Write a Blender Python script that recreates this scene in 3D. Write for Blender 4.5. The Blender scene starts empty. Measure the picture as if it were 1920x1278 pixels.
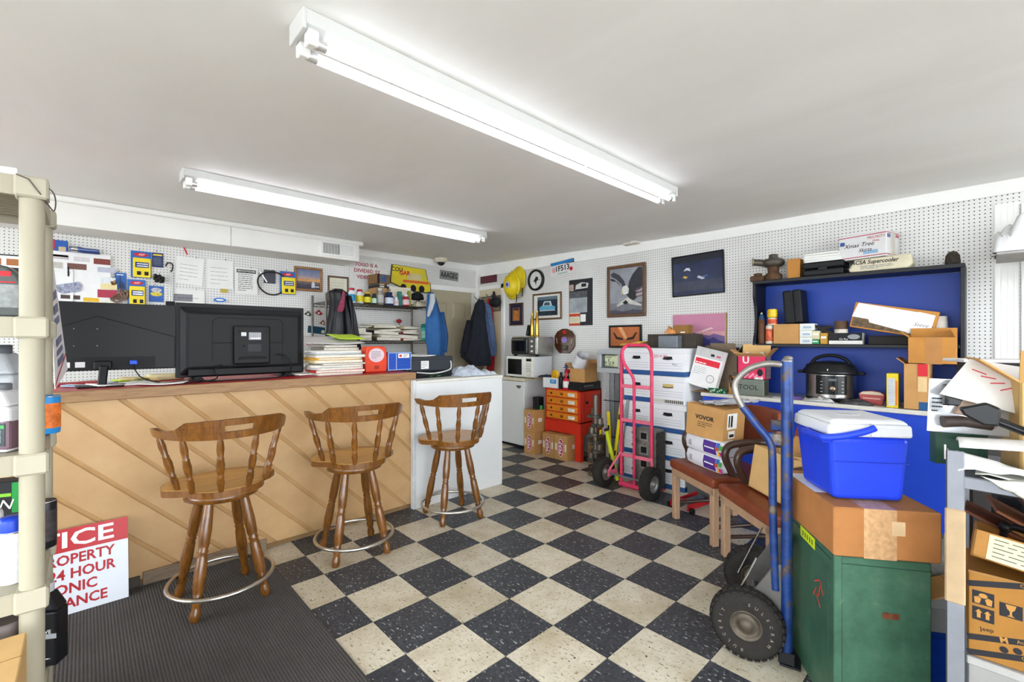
import bpy, math, random
from mathutils import Vector, Matrix, noise
random.seed(7)
SC = bpy.context.scene
COL = SC.collection
PI = math.pi
R = math.radians
# ------------------------------------------------------------------ camera
TH = R(43.28); CT, ST = math.cos(TH), math.sin(TH)      # room axes: x along the counter, y towards the back wall
FPX, HZ, CAMZ = 850.0, 637.0, 1.351
cam_d = bpy.data.cameras.new('camera'); cam_d.sensor_width = 36.0; cam_d.lens = 36.0*FPX/1920
cam_d.shift_y = (HZ-639.0)/1920; cam_d.clip_start = 0.05; cam_d.clip_end = 200
cam = bpy.data.objects.new('camera', cam_d); COL.objects.link(cam)
cam.location = (0, 0, CAMZ); cam.rotation_euler = (PI/2, 0, -TH)
SC.camera = cam
# ------------------------------------------------------------------ world, exposure
world = bpy.data.worlds.new('world'); SC.world = world; world.use_nodes = True
wn = world.node_tree.nodes; wbg = wn['Background']
wbg.inputs[0].default_value = (0.875, 0.945, 1.0, 1); wbg.inputs[1].default_value = 8.8
SC.view_settings.view_transform = 'Standard'; SC.view_settings.look = 'None'
SC.view_settings.exposure = 0.4; SC.view_settings.gamma = 1.0; SC.view_settings.use_curve_mapping = False
SC.cycles.max_bounces = 10; SC.cycles.diffuse_bounces = 8; SC.cycles.glossy_bounces = 3
SC.cycles.transparent_max_bounces = 6; SC.cycles.transmission_bounces = 4
SC.cycles.sample_clamp_indirect = 6.0; SC.cycles.caustics_reflective = False; SC.cycles.caustics_refractive = False
TUBE_POWER = 2.8

# ------------------------------------------------------------------ picture point -> room point, on a real plane
def ray(px, py):
    r = (px-960.0)/FPX
    return Vector((r*CT+ST, -r*ST+CT, (HZ-py)/FPX))
def PU(px, py, u): d = ray(px, py); return Vector((0, 0, CAMZ)) + d*(u/d.x)
def PV(px, py, v): d = ray(px, py); return Vector((0, 0, CAMZ)) + d*(v/d.y)
def PZ(px, py, z): d = ray(px, py); return Vector((0, 0, CAMZ)) + d*((z-CAMZ)/d.z)
def PD(px, py, dep): return Vector((0, 0, CAMZ)) + ray(px, py)*dep
class Rect: pass
def rectU(u, x0, x1, yt, yb=None, z0=None):
    """rectangle in the plane x=u, seen from the room (faces -x)"""
    a = PU(x0, HZ, u); b = PU(x1, HZ, u); m = (x0+x1)/2
    t = PU(m, yt, u); q = Rect(); q.w = abs(a.y-b.y); q.c = (a.y+b.y)/2; q.zt = t.z
    q.z0 = z0 if z0 is not None else PU(m, yb, u).z
    q.h = q.zt-q.z0; q.loc = (u, q.c, q.z0); q.rz = -PI/2; return q
def rectV(v, x0, x1, yt, yb=None, z0=None):
    """rectangle in the plane y=v (faces -y)"""
    a = PV(x0, HZ, v); b = PV(x1, HZ, v); m = (x0+x1)/2
    t = PV(m, yt, v); q = Rect(); q.w = abs(a.x-b.x); q.c = (a.x+b.x)/2; q.zt = t.z
    q.z0 = z0 if z0 is not None else PV(m, yb, v).z
    q.h = q.zt-q.z0; q.loc = (q.c, v, q.z0); q.rz = 0.0; return q

# ------------------------------------------------------------------ materials
def lin(h):
    h = h.lstrip('#'); o = []
    for i in (0, 2, 4):
        c = int(h[i:i+2], 16)/255; o.append(c/12.92 if c <= .04045 else ((c+.055)/1.055)**2.4)
    return (*o, 1.0)
MATS = {}
class NT:
    def __init__(s, name):
        s.m = bpy.data.materials.new(name); s.m.use_nodes = True; s.t = s.m.node_tree; s.n = s.t.nodes
        s.b = s.n['Principled BSDF']
    def node(s, kind, **kw):
        n = s.n.new(kind)
        for k, v in kw.items():
            if k.startswith('i_'):
                key = k[2:]; key = int(key) if key.isdigit() else key.replace('_', ' ')
                n.inputs[key].default_value = v
            else: setattr(n, k, v)
        return n
    def link(s, a, b): s.t.links.new(a, b)
    def math(s, op, a, b=None, c=None):
        n = s.n.new('ShaderNodeMath'); n.operation = op
        for i, x in enumerate((a, b, c)):
            if x is None: continue
            if isinstance(x, (int, float)): n.inputs[i].default_value = x
            else: s.link(x, n.inputs[i])
        return n.outputs[0]
    def mix(s, fac, a, b, mode='MIX'):
        n = s.n.new('ShaderNodeMix'); n.data_type = 'RGBA'; n.blend_type = mode
        for x, k in ((fac, 0), (a, 6), (b, 7)):
            if isinstance(x, (int, float)): n.inputs[k].default_value = x
            elif isinstance(x, tuple): n.inputs[k].default_value = x
            else: s.link(x, n.inputs[k])
        return n.outputs[2]
    def coord(s, kind='Object', scale=(1, 1, 1), rot=(0, 0, 0)):
        c = s.n.new('ShaderNodeTexCoord'); m = s.n.new('ShaderNodeMapping')
        m.inputs['Scale'].default_value = scale; m.inputs['Rotation'].default_value = rot
        s.link(c.outputs[kind], m.inputs[0]); return m.outputs[0]
    def noise(s, vec, scale, detail=4, rough=.55, dist=0):
        n = s.n.new('ShaderNodeTexNoise'); n.inputs['Scale'].default_value = scale
        n.inputs['Detail'].default_value = detail; n.inputs['Roughness'].default_value = rough
        n.inputs['Distortion'].default_value = dist
        s.link(vec, n.inputs['Vector']); return n.outputs[0]
    def ramp(s, fac, stops):
        n = s.n.new('ShaderNodeValToRGB'); e = n.color_ramp.elements
        while len(e) < len(stops): e.new(.5)
        for i, (p, c) in enumerate(stops):
            e[i].position = p; e[i].color = c if len(c) == 4 else (*c, 1)
        s.link(fac, n.inputs[0]); return n.outputs[0]
    def bump(s, h, strength=.2, dist=.01):
        n = s.n.new('ShaderNodeBump'); n.inputs['Strength'].default_value = strength
        n.inputs['Distance'].default_value = dist; s.link(h, n.inputs['Height'])
        s.link(n.outputs[0], s.b.inputs['Normal'])
    def col(s, c): s.link(c, s.b.inputs['Base Color'])
    def rnd(s):
        return s.n.new('ShaderNodeObjectInfo').outputs['Random']
def mat(hexc, rough=.6, metal=0.0, var=.10, scale=14.0, bump=0.0, bscale=60.0, coat=0.0, alpha=1.0, trans=0.0, rvar=0.0, spec=None):
    key = (hexc, rough, metal, var, scale, bump, bscale, coat, alpha, trans, rvar, spec)
    if key in MATS: return MATS[key]
    t = NT('paint_%s_%d' % (hexc.strip('#'), len(MATS))); c = lin(hexc); v = t.coord()
    t.b.inputs['Roughness'].default_value = rough; t.b.inputs['Metallic'].default_value = metal
    t.b.inputs['Coat Weight'].default_value = coat; t.b.inputs['Alpha'].default_value = alpha
    t.b.inputs['Transmission Weight'].default_value = trans
    spec = .3 if spec is None else spec
    t.b.inputs['Specular IOR Level'].default_value = spec
    n = t.noise(v, scale, 5, .6)
    lo = tuple(x*(1-var) for x in c[:3])+(1,); hi = tuple(min(1, x*(1+var)) for x in c[:3])+(1,)
    cc = t.ramp(n, [(.3, lo), (.7, hi)])
    if rvar:
        r = t.rnd(); f = t.math('MULTIPLY_ADD', r, 2*rvar, 1-rvar); cc = t.mix(1.0, cc, f, 'MULTIPLY')
    t.col(cc)
    if bump: t.bump(t.noise(v, bscale, 4, .6), bump, .004)
    MATS[key] = t.m; return t.m
def emis(hexc, s):
    key = ('e', hexc, s)
    if key in MATS: return MATS[key]
    t = NT('lit_%d' % len(MATS)); t.b.inputs['Base Color'].default_value = lin(hexc)
    t.b.inputs['Emission Color'].default_value = lin(hexc); t.b.inputs['Emission Strength'].default_value = s
    MATS[key] = t.m; return t.m

# ------------------------------------------------------------------ mesh builder
class MB:
    def __init__(s): s.v = []; s.f = []; s.mi = []; s.cur = 0; s.sm = []
    def add(s, vs, fs, M=None, smooth=False):
        o = len(s.v)
        for p in vs:
            p = Vector(p); s.v.append(M @ p if M is not None else p)
        for f in fs: s.f.append([i+o for i in f]); s.mi.append(s.cur); s.sm.append(smooth)
        return s
    def box(s, sx, sy, sz, c=(0, 0, 0), M=None):
        """size and centre"""
        x, y, z = sx/2, sy/2, sz/2; cx, cy, cz = c
        vs = [(cx+a*x, cy+b*y, cz+d*z) for a in (-1, 1) for b in (-1, 1) for d in (-1, 1)]
        return s.add(vs, [(0, 1, 3, 2), (4, 6, 7, 5), (0, 4, 5, 1), (2, 3, 7, 6), (0, 2, 6, 4), (1, 5, 7, 3)], M)
    def bx(s, x0, x1, y0, y1, z0, z1, M=None):
        return s.box(x1-x0, y1-y0, z1-z0, ((x0+x1)/2, (y0+y1)/2, (z0+z1)/2), M)
    def frustum(s, b, t, M=None):
        """b,t: (x0,x1,y0,y1,z)"""
        vs = [(x, y, q[4]) for q in (b, t) for x, y in ((q[0], q[2]), (q[1], q[2]), (q[1], q[3]), (q[0], q[3]))]
        return s.add(vs, [(3, 2, 1, 0), (4, 5, 6, 7), (0, 1, 5, 4), (1, 2, 6, 5), (2, 3, 7, 6), (3, 0, 4, 7)], M)
    def prism(s, poly, y0, y1, M=None, plane='xz'):
        """2-D outline (counter-clockwise seen from -y) pushed from y0 to y1"""
        n = len(poly)
        if plane == 'xz': vs = [(p[0], y0, p[1]) for p in poly]+[(p[0], y1, p[1]) for p in poly]
        elif plane == 'xy': vs = [(p[0], p[1], y0) for p in poly]+[(p[0], p[1], y1) for p in poly]
        else: vs = [(y0, p[0], p[1]) for p in poly]+[(y1, p[0], p[1]) for p in poly]
        fs = [tuple(range(n)), tuple(range(2*n-1, n-1, -1))]
        fs += [(i, i+n, (i+1) % n+n, (i+1) % n) for i in range(n)]
        if plane == 'xy': fs = [tuple(reversed(f)) for f in fs]
        return s.add(vs, fs, M)
    def lathe(s, prof, n=20, M=None, smooth=True, cap=True):
        vs = []; fs = []
        for r, z in prof:
            for k in range(n):
                a = 2*PI*k/n; vs.append((r*math.cos(a), r*math.sin(a), z))
        for i in range(len(prof)-1):
            for k in range(n):
                fs.append((i*n+k, i*n+(k+1) % n, (i+1)*n+(k+1) % n, (i+1)*n+k))
        s.add(vs, fs, M, smooth)
        if cap:
            if prof[0][0] > 1e-5: s.add(vs[:n], [tuple(reversed(range(n)))], M)
            if prof[-1][0] > 1e-5: s.add(vs[-n:], [tuple(range(n))], M)
        return s
    def cyl(s, r, a, b, n=14, r2=None, smooth=True):
        a, b = Vector(a), Vector(b); d = b-a; q = d.to_track_quat('Z', 'Y').to_matrix().to_4x4()
        return s.lathe([(r, 0), (r if r2 is None else r2, d.length)], n, Matrix.Translation(a) @ q, smooth)
    def turned(s, prof, a, b, n=12):
        """profile (r, t in 0..1) between two points"""
        a, b = Vector(a), Vector(b); d = b-a; q = d.to_track_quat('Z', 'Y').to_matrix().to_4x4()
        return s.lathe([(r, t*d.length) for r, t in prof], n, Matrix.Translation(a) @ q)
    def tube(s, pts, r, n=8, closed=False, M=None):
        pts = [Vector(p) for p in pts]; m = len(pts); rs = r if isinstance(r, (list, tuple)) else [r]*m
        vs = []; fs = []; prev = None
        for i, p in enumerate(pts):
            if closed: d = pts[(i+1) % m]-pts[i-1]
            else: d = pts[min(i+1, m-1)]-pts[max(i-1, 0)]
            if d.length < 1e-9: d = Vector((0, 0, 1))
            d.normalize()
            if prev is None:
                up = Vector((0, 0, 1)) if abs(d.z) < .9 else Vector((1, 0, 0))
                x = d.cross(up).normalized()
            else:
                x = prev-d*prev.dot(d); x.normalize()
            prev = x; y = d.cross(x)
            for k in range(n):
                a = 2*PI*k/n; vs.append(p+(x*math.cos(a)+y*math.sin(a))*rs[i])
        rng = m if closed else m-1
        for i in range(rng):
            j = (i+1) % m
            for k in range(n): fs.append((i*n+k, i*n+(k+1) % n, j*n+(k+1) % n, j*n+k))
        s.add(vs, fs, M, True)
        if not closed:
            s.add(vs[:n], [tuple(reversed(range(n)))], M); s.add(vs[-n:], [tuple(range(n))], M)
        return s
    def ring(s, R0, r, n=28, k=8, M=None):
        return s.tube([(R0*math.cos(2*PI*i/n), R0*math.sin(2*PI*i/n), 0) for i in range(n)], r, k, True, M)
    def ball(s, r, c=(0, 0, 0), n=12, sc=(1, 1, 1)):
        prof = [(max(r*math.sin(PI*i/8), 1e-6), -r*math.cos(PI*i/8)) for i in range(9)]
        return s.lathe(prof, n, Matrix.Translation(c) @ Matrix.Diagonal((*sc, 1)), True, False)
    def sheet(s, fn, nu, nv, thick=.002, smooth=True, M=None):
        """fn(a,b) -> point; a closed thin slab below it"""
        vs = []; fs = []
        for off in (0, -thick):
            for i in range(nu+1):
                for j in range(nv+1):
                    p = Vector(fn(i/nu, j/nv)); vs.append((p.x, p.y, p.z+off))
        w = nv+1; o = (nu+1)*w
        for i in range(nu):
            for j in range(nv):
                a = i*w+j; fs.append((a, a+w, a+w+1, a+1)); fs.append((o+a, o+a+1, o+a+w+1, o+a+w))
        for i in range(nu):
            a = i*w; fs.append((a, o+a, o+a+w, a+w)); a = i*w+nv; fs.append((a, a+w, o+a+w, o+a))
        for j in range(nv):
            a = j; fs.append((a, a+1, o+a+1, o+a)); a = nu*w+j; fs.append((a, o+a, o+a+1, a+1))
        return s.add(vs, fs, M, smooth)
    def build(s, name, mats, parent=None, loc=(0, 0, 0), rot=(0, 0, 0), bevel=0, seg=1, smooth=None, sub=0):
        me = bpy.data.meshes.new(name); me.from_pydata([tuple(p) for p in s.v], [], s.f)
        if not isinstance(mats, (list, tuple)): mats = [mats]
        for m in mats: me.materials.append(m)
        sm = [True]*len(s.f) if smooth else s.sm
        me.polygons.foreach_set('use_smooth', sm); me.polygons.foreach_set('material_index', s.mi); me.update()
        o = bpy.data.objects.new(name, me); COL.objects.link(o); o.location = loc; o.rotation_euler = rot
        if parent is not None: o.parent = parent
        if bevel:
            b = o.modifiers.new('bevel', 'BEVEL'); b.width = bevel; b.segments = seg; b.limit_method = 'ANGLE'; b.angle_limit = R(40)
        if sub:
            b = o.modifiers.new('sub', 'SUBSURF'); b.levels = sub; b.render_levels = sub
        return o
def tag(o, label, cat, group=None, kind=None):
    if label: o['label'] = label
    if cat: o['category'] = cat
    if group: o['group'] = group
    if kind: o['kind'] = kind
    return o
def thing(name, label, cat, loc=(0, 0, 0), rz=0.0, group=None, rot=None):
    o = bpy.data.objects.new(name, None); COL.objects.link(o); o.empty_display_size = .05
    o.location = loc; o.rotation_euler = rot if rot else (0, 0, rz)
    return tag(o, label, cat, group)
def struct(o): o['kind'] = 'structure'; return o
def copy_tree(o, parent=None):
    c = o.copy(); COL.objects.link(c); c.parent = parent
    for ch in o.children: copy_tree(ch, c)
    return c
def bxo(name, m, parent, x0, x1, y0, y1, z0, z1, bevel=0, seg=1):
    """a box part in its parent's frame"""
    return MB().bx(x0, x1, y0, y1, z0, z1).build(name, m, parent, bevel=bevel, seg=seg)
def T(x=0, y=0, z=0): return Matrix.Translation((x, y, z))
def RX(a): return Matrix.Rotation(a, 4, 'X')
def RY(a): return Matrix.Rotation(a, 4, 'Y')
def RZ(a): return Matrix.Rotation(a, 4, 'Z')
def nz(x, y=0, z=0): return noise.noise(Vector((x, y, z)))
def text(s, size, m, parent, M, name='lettering', depth=.0006, align='CENTER', wid=None, bold=0.0, shear=0.0):
    """raised print: letters as a mesh, lying in local xz facing -y after M"""
    cu = bpy.data.curves.new('t', 'FONT'); cu.body = s; cu.size = size; cu.align_x = align; cu.align_y = 'CENTER'
    cu.extrude = depth; cu.resolution_u = 2; cu.offset = bold*size; cu.shear = shear; cu.space_line = 1.0
    ob = bpy.data.objects.new('t', cu); me = ob.to_mesh().copy(); ob.to_mesh_clear()
    bpy.data.objects.remove(ob); bpy.data.curves.remove(cu)
    me.name = name
    sx = 1.0
    if wid and len(me.vertices):
        xs = [v.co.x for v in me.vertices]; ext = max(xs)-min(xs); sx = wid/ext if ext > 0 else 1
    me.transform(M @ RX(PI/2) @ Matrix.Diagonal((sx, 1, 1, 1)))
    me.materials.clear(); me.materials.append(m)
    o = bpy.data.objects.new(name, me); COL.objects.link(o)
    if parent is not None: o.parent = parent
    return o
def scribble(parent, m, x0, x1, z0, z1, y, lines, name='print', seed=0, th=.003, fill=.85):
    """rows of short dashes standing for unreadable small print"""
    rr = random.Random(seed); b = MB(); step = (z1-z0)/lines
    for i in range(lines):
        z = z1-(i+.5)*step; x = x0
        end = x0+(x1-x0)*(fill if i < lines-1 else fill*.55)
        while x < end:
            w = min(rr.uniform(.012, .05)*(x1-x0)/.2+.002, end-x); b.bx(x, x+w, y-.0004, y, z-th/2, z+th/2); x += w+.006*(x1-x0)/.2
    return b.build(name, m, parent)
# ------------------------------------------------------------------ surface materials
def tile_mat(dark):
    t = NT('tile_dark' if dark else 'tile_cream'); v = t.coord('Object'); g = t.n.new('ShaderNodeNewGeometry').outputs['Position']
    st = t.node('ShaderNodeMapping'); st.inputs['Scale'].default_value = (1, .38, 1); st.inputs['Rotation'].default_value = (0, 0, R(35)); t.link(g, st.inputs[0]); sv = st.outputs[0]
    n1 = t.noise(g, 7, 6, .65); n2 = t.noise(g, 60, 4, .7); n3 = t.noise(sv, 95, 2, .5); n4 = t.noise(g, 38, 1, .3); n5 = t.noise(g, 2.3, 5, .6)
    if dark:
        c = t.ramp(n1, [(.3, lin('#34373d')), (.7, lin('#4d4f55'))])
        c = t.mix(t.ramp(n2, [(.40, (1, 1, 1)), (.56, (0, 0, 0))]), c, lin('#2a2c31'))
        c = t.mix(t.ramp(n3, [(.635, (0, 0, 0)), (.66, (1, 1, 1))]), c, lin('#a9a9a6'))
        t.b.inputs['Roughness'].default_value = .42
    else:
        c = t.ramp(n1, [(.25, lin('#b3a78e')), (.5, lin('#c9c0ac')), (.75, lin('#d5cebd'))])
        c = t.mix(t.ramp(n5, [(.50, (0, 0, 0)), (.70, (.55, .55, .55))]), c, lin('#9c8a68'))
        c = t.mix(t.ramp(n2, [(.52, (0, 0, 0)), (.68, (.6, .6, .6))]), c, lin('#a39069'))
        c = t.mix(t.ramp(n3, [(.625, (0, 0, 0)), (.66, (.8, .8, .8))]), c, lin('#7a6a50'))
        c = t.mix(t.ramp(n4, [(.76, (0, 0, 0)), (.775, (.95, .95, .95))]), c, lin('#26231f'))
        t.b.inputs['Roughness'].default_value = .45
    t.b.inputs['Specular IOR Level'].default_value = .35
    f = t.math('MULTIPLY_ADD', t.rnd(), .22, .89); c = t.mix(1.0, c, f, 'MULTIPLY')
    t.col(c); t.bump(n2, .06, .003); return t.m
M_TD, M_TC = tile_mat(True), tile_mat(False)
def pegboard(axis):
    t = NT('pegboard_'+axis); g = t.n.new('ShaderNodeNewGeometry').outputs['Position']
    s = t.node('ShaderNodeSeparateXYZ'); t.link(g, s.inputs[0])
    P = .0254
    a = t.math('SUBTRACT', t.math('FRACT', t.math('DIVIDE', s.outputs[axis.upper()], P)), .5)
    b = t.math('SUBTRACT', t.math('FRACT', t.math('DIVIDE', s.outputs['Z'], P)), .5)
    d = t.math('SQRT', t.math('ADD', t.math('MULTIPLY', a, a), t.math('MULTIPLY', b, b)))
    hole = t.math('LESS_THAN', d, .15)
    n = t.noise(g, 1.6, 4, .6)
    base = t.ramp(n, [(.3, lin('#d6d4d0')), (.7, lin('#e3e2e0'))])
    t.col(t.mix(hole, base, lin('#2c2a2a'))); t.b.inputs['Roughness'].default_value = .55
    return t.m
M_PEGX, M_PEGY = pegboard('x'), pegboard('y')
def ceil_mat():
    t = NT('ceiling_paint'); g = t.coord('Object', (1, .35, 1), (0, 0, R(20)))
    n = t.noise(g, 2.2, 5, .55, .6)
    t.col(t.ramp(n, [(.3, lin('#f1efed')), (.55, lin('#f6f5f3')), (.8, lin('#faf9f8'))])); t.b.inputs['Roughness'].default_value = .7
    t.bump(n, .12, .02); return t.m
M_CEIL = ceil_mat()
M_WHITE = mat('#e9e7e3', .55, var=.03, scale=3)
M_WTRIM = mat('#efeeeb', .45, var=.03, scale=4)
M_BEIGE = mat('#d6c8ab', .6, var=.05, scale=3)
M_TAUPE = mat('#b0a78f', .5, var=.04, scale=3)
def wood(a, b, sc=(1, 8, 8), rough=.35, coat=.2, scale=9, name='wood', rot=(0, 0, 0), rv=.08):
    key = ('w', a, b, sc, rough, coat, scale, rot)
    if key in MATS: return MATS[key]
    t = NT(name); v = t.coord('Object', sc, rot); n = t.noise(v, scale, 6, .6, 1.2)
    c = t.ramp(n, [(.28, lin(a)), (.72, lin(b))]); n2 = t.noise(v, scale*7, 3, .5)
    c = t.mix(t.math('MULTIPLY', n2, .35), c, lin(a))
    f = t.math('MULTIPLY_ADD', t.rnd(), 2*rv, 1-rv); c = t.mix(1.0, c, f, 'MULTIPLY')
    t.col(c); t.b.inputs['Roughness'].default_value = rough; t.b.inputs['Coat Weight'].default_value = coat
    t.b.inputs['Coat Roughness'].default_value = .2; t.bump(n, .08, .002); MATS[key] = t.m; return t.m
M_STOOL = wood('#4a2806', '#8f5a1c', (6, 6, 1.2), .3, .35, 8, 'stool_wood')
M_SEATW = wood('#96672a', '#c2934f', (1.2, 7, 7), .38, .25, 7, 'seat_wood')
M_PLANKEDGE = wood('#7d5a3a', '#a98459', (1, 9, 9), .55, 0, 6, 'edge_wood')
M_OLDBOARD = wood('#6b5b49', '#94806a', (1, 9, 9), .75, 0, 6, 'old_board')
def plank_mat():
    t = NT('tan_painted_plank'); v = t.coord('Object', (1, 1, 1)); d = t.coord('Object', (3, 1, 26), (0, R(45), 0))
    n = t.noise(d, 3, 5, .6); n2 = t.noise(v, 5, 5, .6); n3 = t.noise(v, 26, 4, .7)
    c = t.ramp(n2, [(.3, lin('#b78f61')), (.7, lin('#c39f70'))])
    c = t.mix(t.ramp(n3, [(.62, (0, 0, 0)), (.78, (.55, .55, .55))]), c, lin('#b98d58'))
    f = t.math('MULTIPLY_ADD', t.rnd(), .10, .95); c = t.mix(1.0, c, f, 'MULTIPLY'); t.col(c)
    t.b.inputs['Roughness'].default_value = .5; t.bump(n, .18, .004); return t.m
M_PLANK = plank_mat()
def mat_mat():
    t = NT('ribbed_mat'); g = t.n.new('ShaderNodeNewGeometry').outputs['Position']
    s = t.node('ShaderNodeSeparateXYZ'); t.link(g, s.inputs[0])
    a = t.math('SINE', t.math('MULTIPLY', s.outputs['X'], 2*PI/.012)); n = t.noise(g, 130, 3, .7); n0 = t.noise(g, 3, 4, .6)
    h = t.math('ADD', t.math('MULTIPLY', a, .5), t.math('MULTIPLY', n, 1.2))
    c = t.ramp(n0, [(.3, lin('#423f3d')), (.7, lin('#504c4a'))]); c = t.mix(t.ramp(h, [(.0, (1, 1, 1)), (.55, (0, 0, 0))]), c, lin('#2c2a29'))
    t.col(c); t.b.inputs['Roughness'].default_value = .95; t.bump(h, .45, .005); return t.m
# ------------------------------------------------------------------ the room
UW, VW = 4.39, 5.42           # right wall, back wall
UL, VF = -2.7, -2.6           # left wall, street wall behind the viewer
def ceil_z(v): return 2.395 + max(0, v-2.0)/3.42*.095
floor = struct(MB().bx(UL, UW+.1, VF, VW+.1, -.08, -.0035).build('floor', mat('#2b2a2a', .8)))
TS = .3048; TU0, TV0 = 1.920, 1.430
tile_me = {}
def tile(iu, iv):
    dark = (iu+iv) % 2 == 0
    o = MB()
    if dark not in tile_me:
        g = .0011
        q = MB().frustum((g, TS-g, g, TS-g, -.0035), (g+.0008, TS-g-.0008, g+.0008, TS-g-.0008, 0)).build('floor_tile', M_TD if dark else M_TC, floor)
        tile_me[dark] = q.data
    else:
        q = bpy.data.objects.new('floor_tile', tile_me[dark]); COL.objects.link(q); q.parent = floor
    q.location = (TU0+iu*TS, TV0+iv*TS, 0)
def in_view(p, mx=40):
    x = p.x*CT-p.y*ST; y = p.x*ST+p.y*CT
    if y < .3: return False
    px = 960+FPX*x/y; py = HZ+FPX*(CAMZ-p.z)/y
    return -mx < px < 1920+mx and py < 1278+mx
far = MB(); far_c = MB()
for iu in range(-15, 9):
    for iv in range(-14, 14):
        u0, v0 = TU0+iu*TS, TV0+iv*TS
        if u0 > UW or v0 > VW or u0 < UL or v0 < VF: continue
        near = any(in_view(Vector((u0+a*TS, v0+b*TS, 0))) for a in (0, 1) for b in (0, 1))
        hid = (v0 > 3.25 and u0 < 2.6) or (u0 < .5 and v0 > 1.2) or u0 < -.2
        if near and not hid: tile(iu, iv)
        else:
            (far if (iu+iv) % 2 == 0 else far_c).bx(u0+.001, u0+TS-.001, v0+.001, v0+TS-.001, -.0035, -.0002)
for b, m in ((far, M_TD), (far_c, M_TC)):
    q = b.build('floor_tile_field', m, floor); q['kind'] = 'stuff'
# ceiling, rising a little towards the back
b = MB()
vs = []
for v in (VF, 2.0, VW+.1):
    for u in (UL, UW+.1): vs += [(u, v, ceil_z(v)), (u, v, ceil_z(v)+.1)]
b.add(vs, [(0, 2, 6, 4), (4, 6, 10, 8), (1, 5, 7, 3), (5, 9, 11, 7), (0, 1, 3, 2), (8, 10, 11, 9), (0, 4, 5, 1), (4, 8, 9, 5), (2, 3, 7, 6), (6, 7, 11, 10)])
struct(b.build('ceiling', M_CEIL))
# back wall with the door opening, right wall, left wall, street wall; unseen windows added in the last two for daylight
D0, D1 = 3.47, 4.27
wb = MB().bx(UL, D0, VW, VW+.1, 0, 2.6).bx(D0, D1, VW, VW+.1, 2.07, 2.6).bx(D1, UW+.1, VW, VW+.1, 0, 2.6)
struct(wb.build('wall_back', M_PEGX))
struct(MB().bx(UW, UW+.1, VF, VW, 0, 2.6).build('wall_right', M_PEGY))
struct(MB().bx(UL-.1, UL, VF, -2.2, 0, 2.6).bx(UL-.1, UL, 4.95, VW, 0, 2.6).bx(UL-.1, UL, -2.2, 4.95, 0, .5).bx(UL-.1, UL, -2.2, 4.95, 2.25, 2.6).build('wall_left', M_WHITE))
w2 = MB()
for y in (-2.2, -.5, 1.25, 3.0, 4.9): w2.bx(UL-.09, UL-.01, y, y+.05, .5, 2.25)
w2.bx(UL-.09, UL-.01, -2.2, 4.95, .5, .55).bx(UL-.09, UL-.01, -2.2, 4.95, 2.2, 2.25)
struct(w2.build('added_window_2', mat('#c9c9c7', .4, .6)))  # unseen side window, added to brighten the right wall and far corner
wf = MB().bx(UL, -2.3, VF-.1, VF, 0, 2.6).bx(4.0, UW, VF-.1, VF, 0, 2.6).bx(-2.3, 4.0, VF-.1, VF, 0, .4).bx(-2.3, 4.0, VF-.1, VF, 2.25, 2.6)
struct(wf.build('wall_front', M_WHITE))
w1 = MB()
for x in (-2.3, -.2, 1.9, 3.95): w1.bx(x, x+.05, VF-.09, VF-.01, .4, 2.25)
w1.bx(-2.3, 4.0, VF-.09, VF-.01, .4, .45).bx(-2.3, 4.0, VF-.09, VF-.01, 2.2, 2.25)
struct(w1.build('added_window_1', mat('#c9c9c7', .4, .6)))  # unseen front window, added to let daylight in from behind the viewer
# outside pavement, seen only through the added window openings
struct(MB().bx(-14, 12, VF-10, VF-.1, -.12, -.08).bx(-14, UL-.1, VF-.1, 9, -.12, -.08).build('pavement', mat('#8d8b86', .9)))
# trims
b = MB()
b.add([(UW-.014, v, z) for v, z in ((VF, 2.30), (VW, 2.31), (VW, 2.488), (2.0, 2.394), (VF, 2.394))] +
      [(UW, v, z) for v, z in ((VF, 2.30), (VW, 2.31), (VW, 2.488), (2.0, 2.394), (VF, 2.394))],
      [(0, 4, 3, 2, 1), (5, 6, 7, 8, 9), (0, 1, 6, 5), (1, 2, 7, 6), (2, 3, 8, 7), (3, 4, 9, 8), (4, 0, 5, 9)])
struct(b.build('trim_1', M_WTRIM))
struct(MB().bx(2.3, UW-.014, VW-.014, VW, 2.40, ceil_z(VW)-.003).build('trim_2', M_WTRIM))
# corner trims, beige closet panel on the right wall beside the door
struct(MB().bx(UW-.06, UW, VW-.06, VW, 0, 2.40).build('trim_3', M_WTRIM, bevel=.004))
struct(MB().bx(UW-.02, UW, 4.865, VW-.06, 0, 2.10).build('wall_panel', M_BEIGE))
struct(MB().bx(UW-.03, UW, 4.80, 4.865, 0, 2.16).build('trim_4', M_WTRIM, bevel=.004))
struct(MB().bx(UW-.03, UW, 4.80, VW-.06, 2.10, 2.16).build('trim_5', M_WTRIM, bevel=.004))
struct(MB().bx(D0-.06, UW-.06, VW-.03, VW, 2.06, 2.13).build('trim_6', M_WTRIM, bevel=.004))
# tall white boards on the right wall, near the front
q = rectU(UW-.012, 1864, 1912, 380, z0=0)
b = MB(); w = q.w
for i in range(4): b.bx(-w/2+i*w/4+.004, -w/2+(i+1)*w/4-.004, 0, .012, 0, q.h)
b.bx(-w/2, w/2, .005, .012, 0, q.h)
struct(b.build('trim_7', M_WTRIM, loc=q.loc, rot=(0, 0, q.rz)))
struct(MB().bx(-.05, .05, 0, .03, 0, q.h-.02).build('trim_8', M_WTRIM, loc=(UW-.03, q.c-q.w/2-.055, 0), rot=(0, 0, q.rz), bevel=.004))
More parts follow.
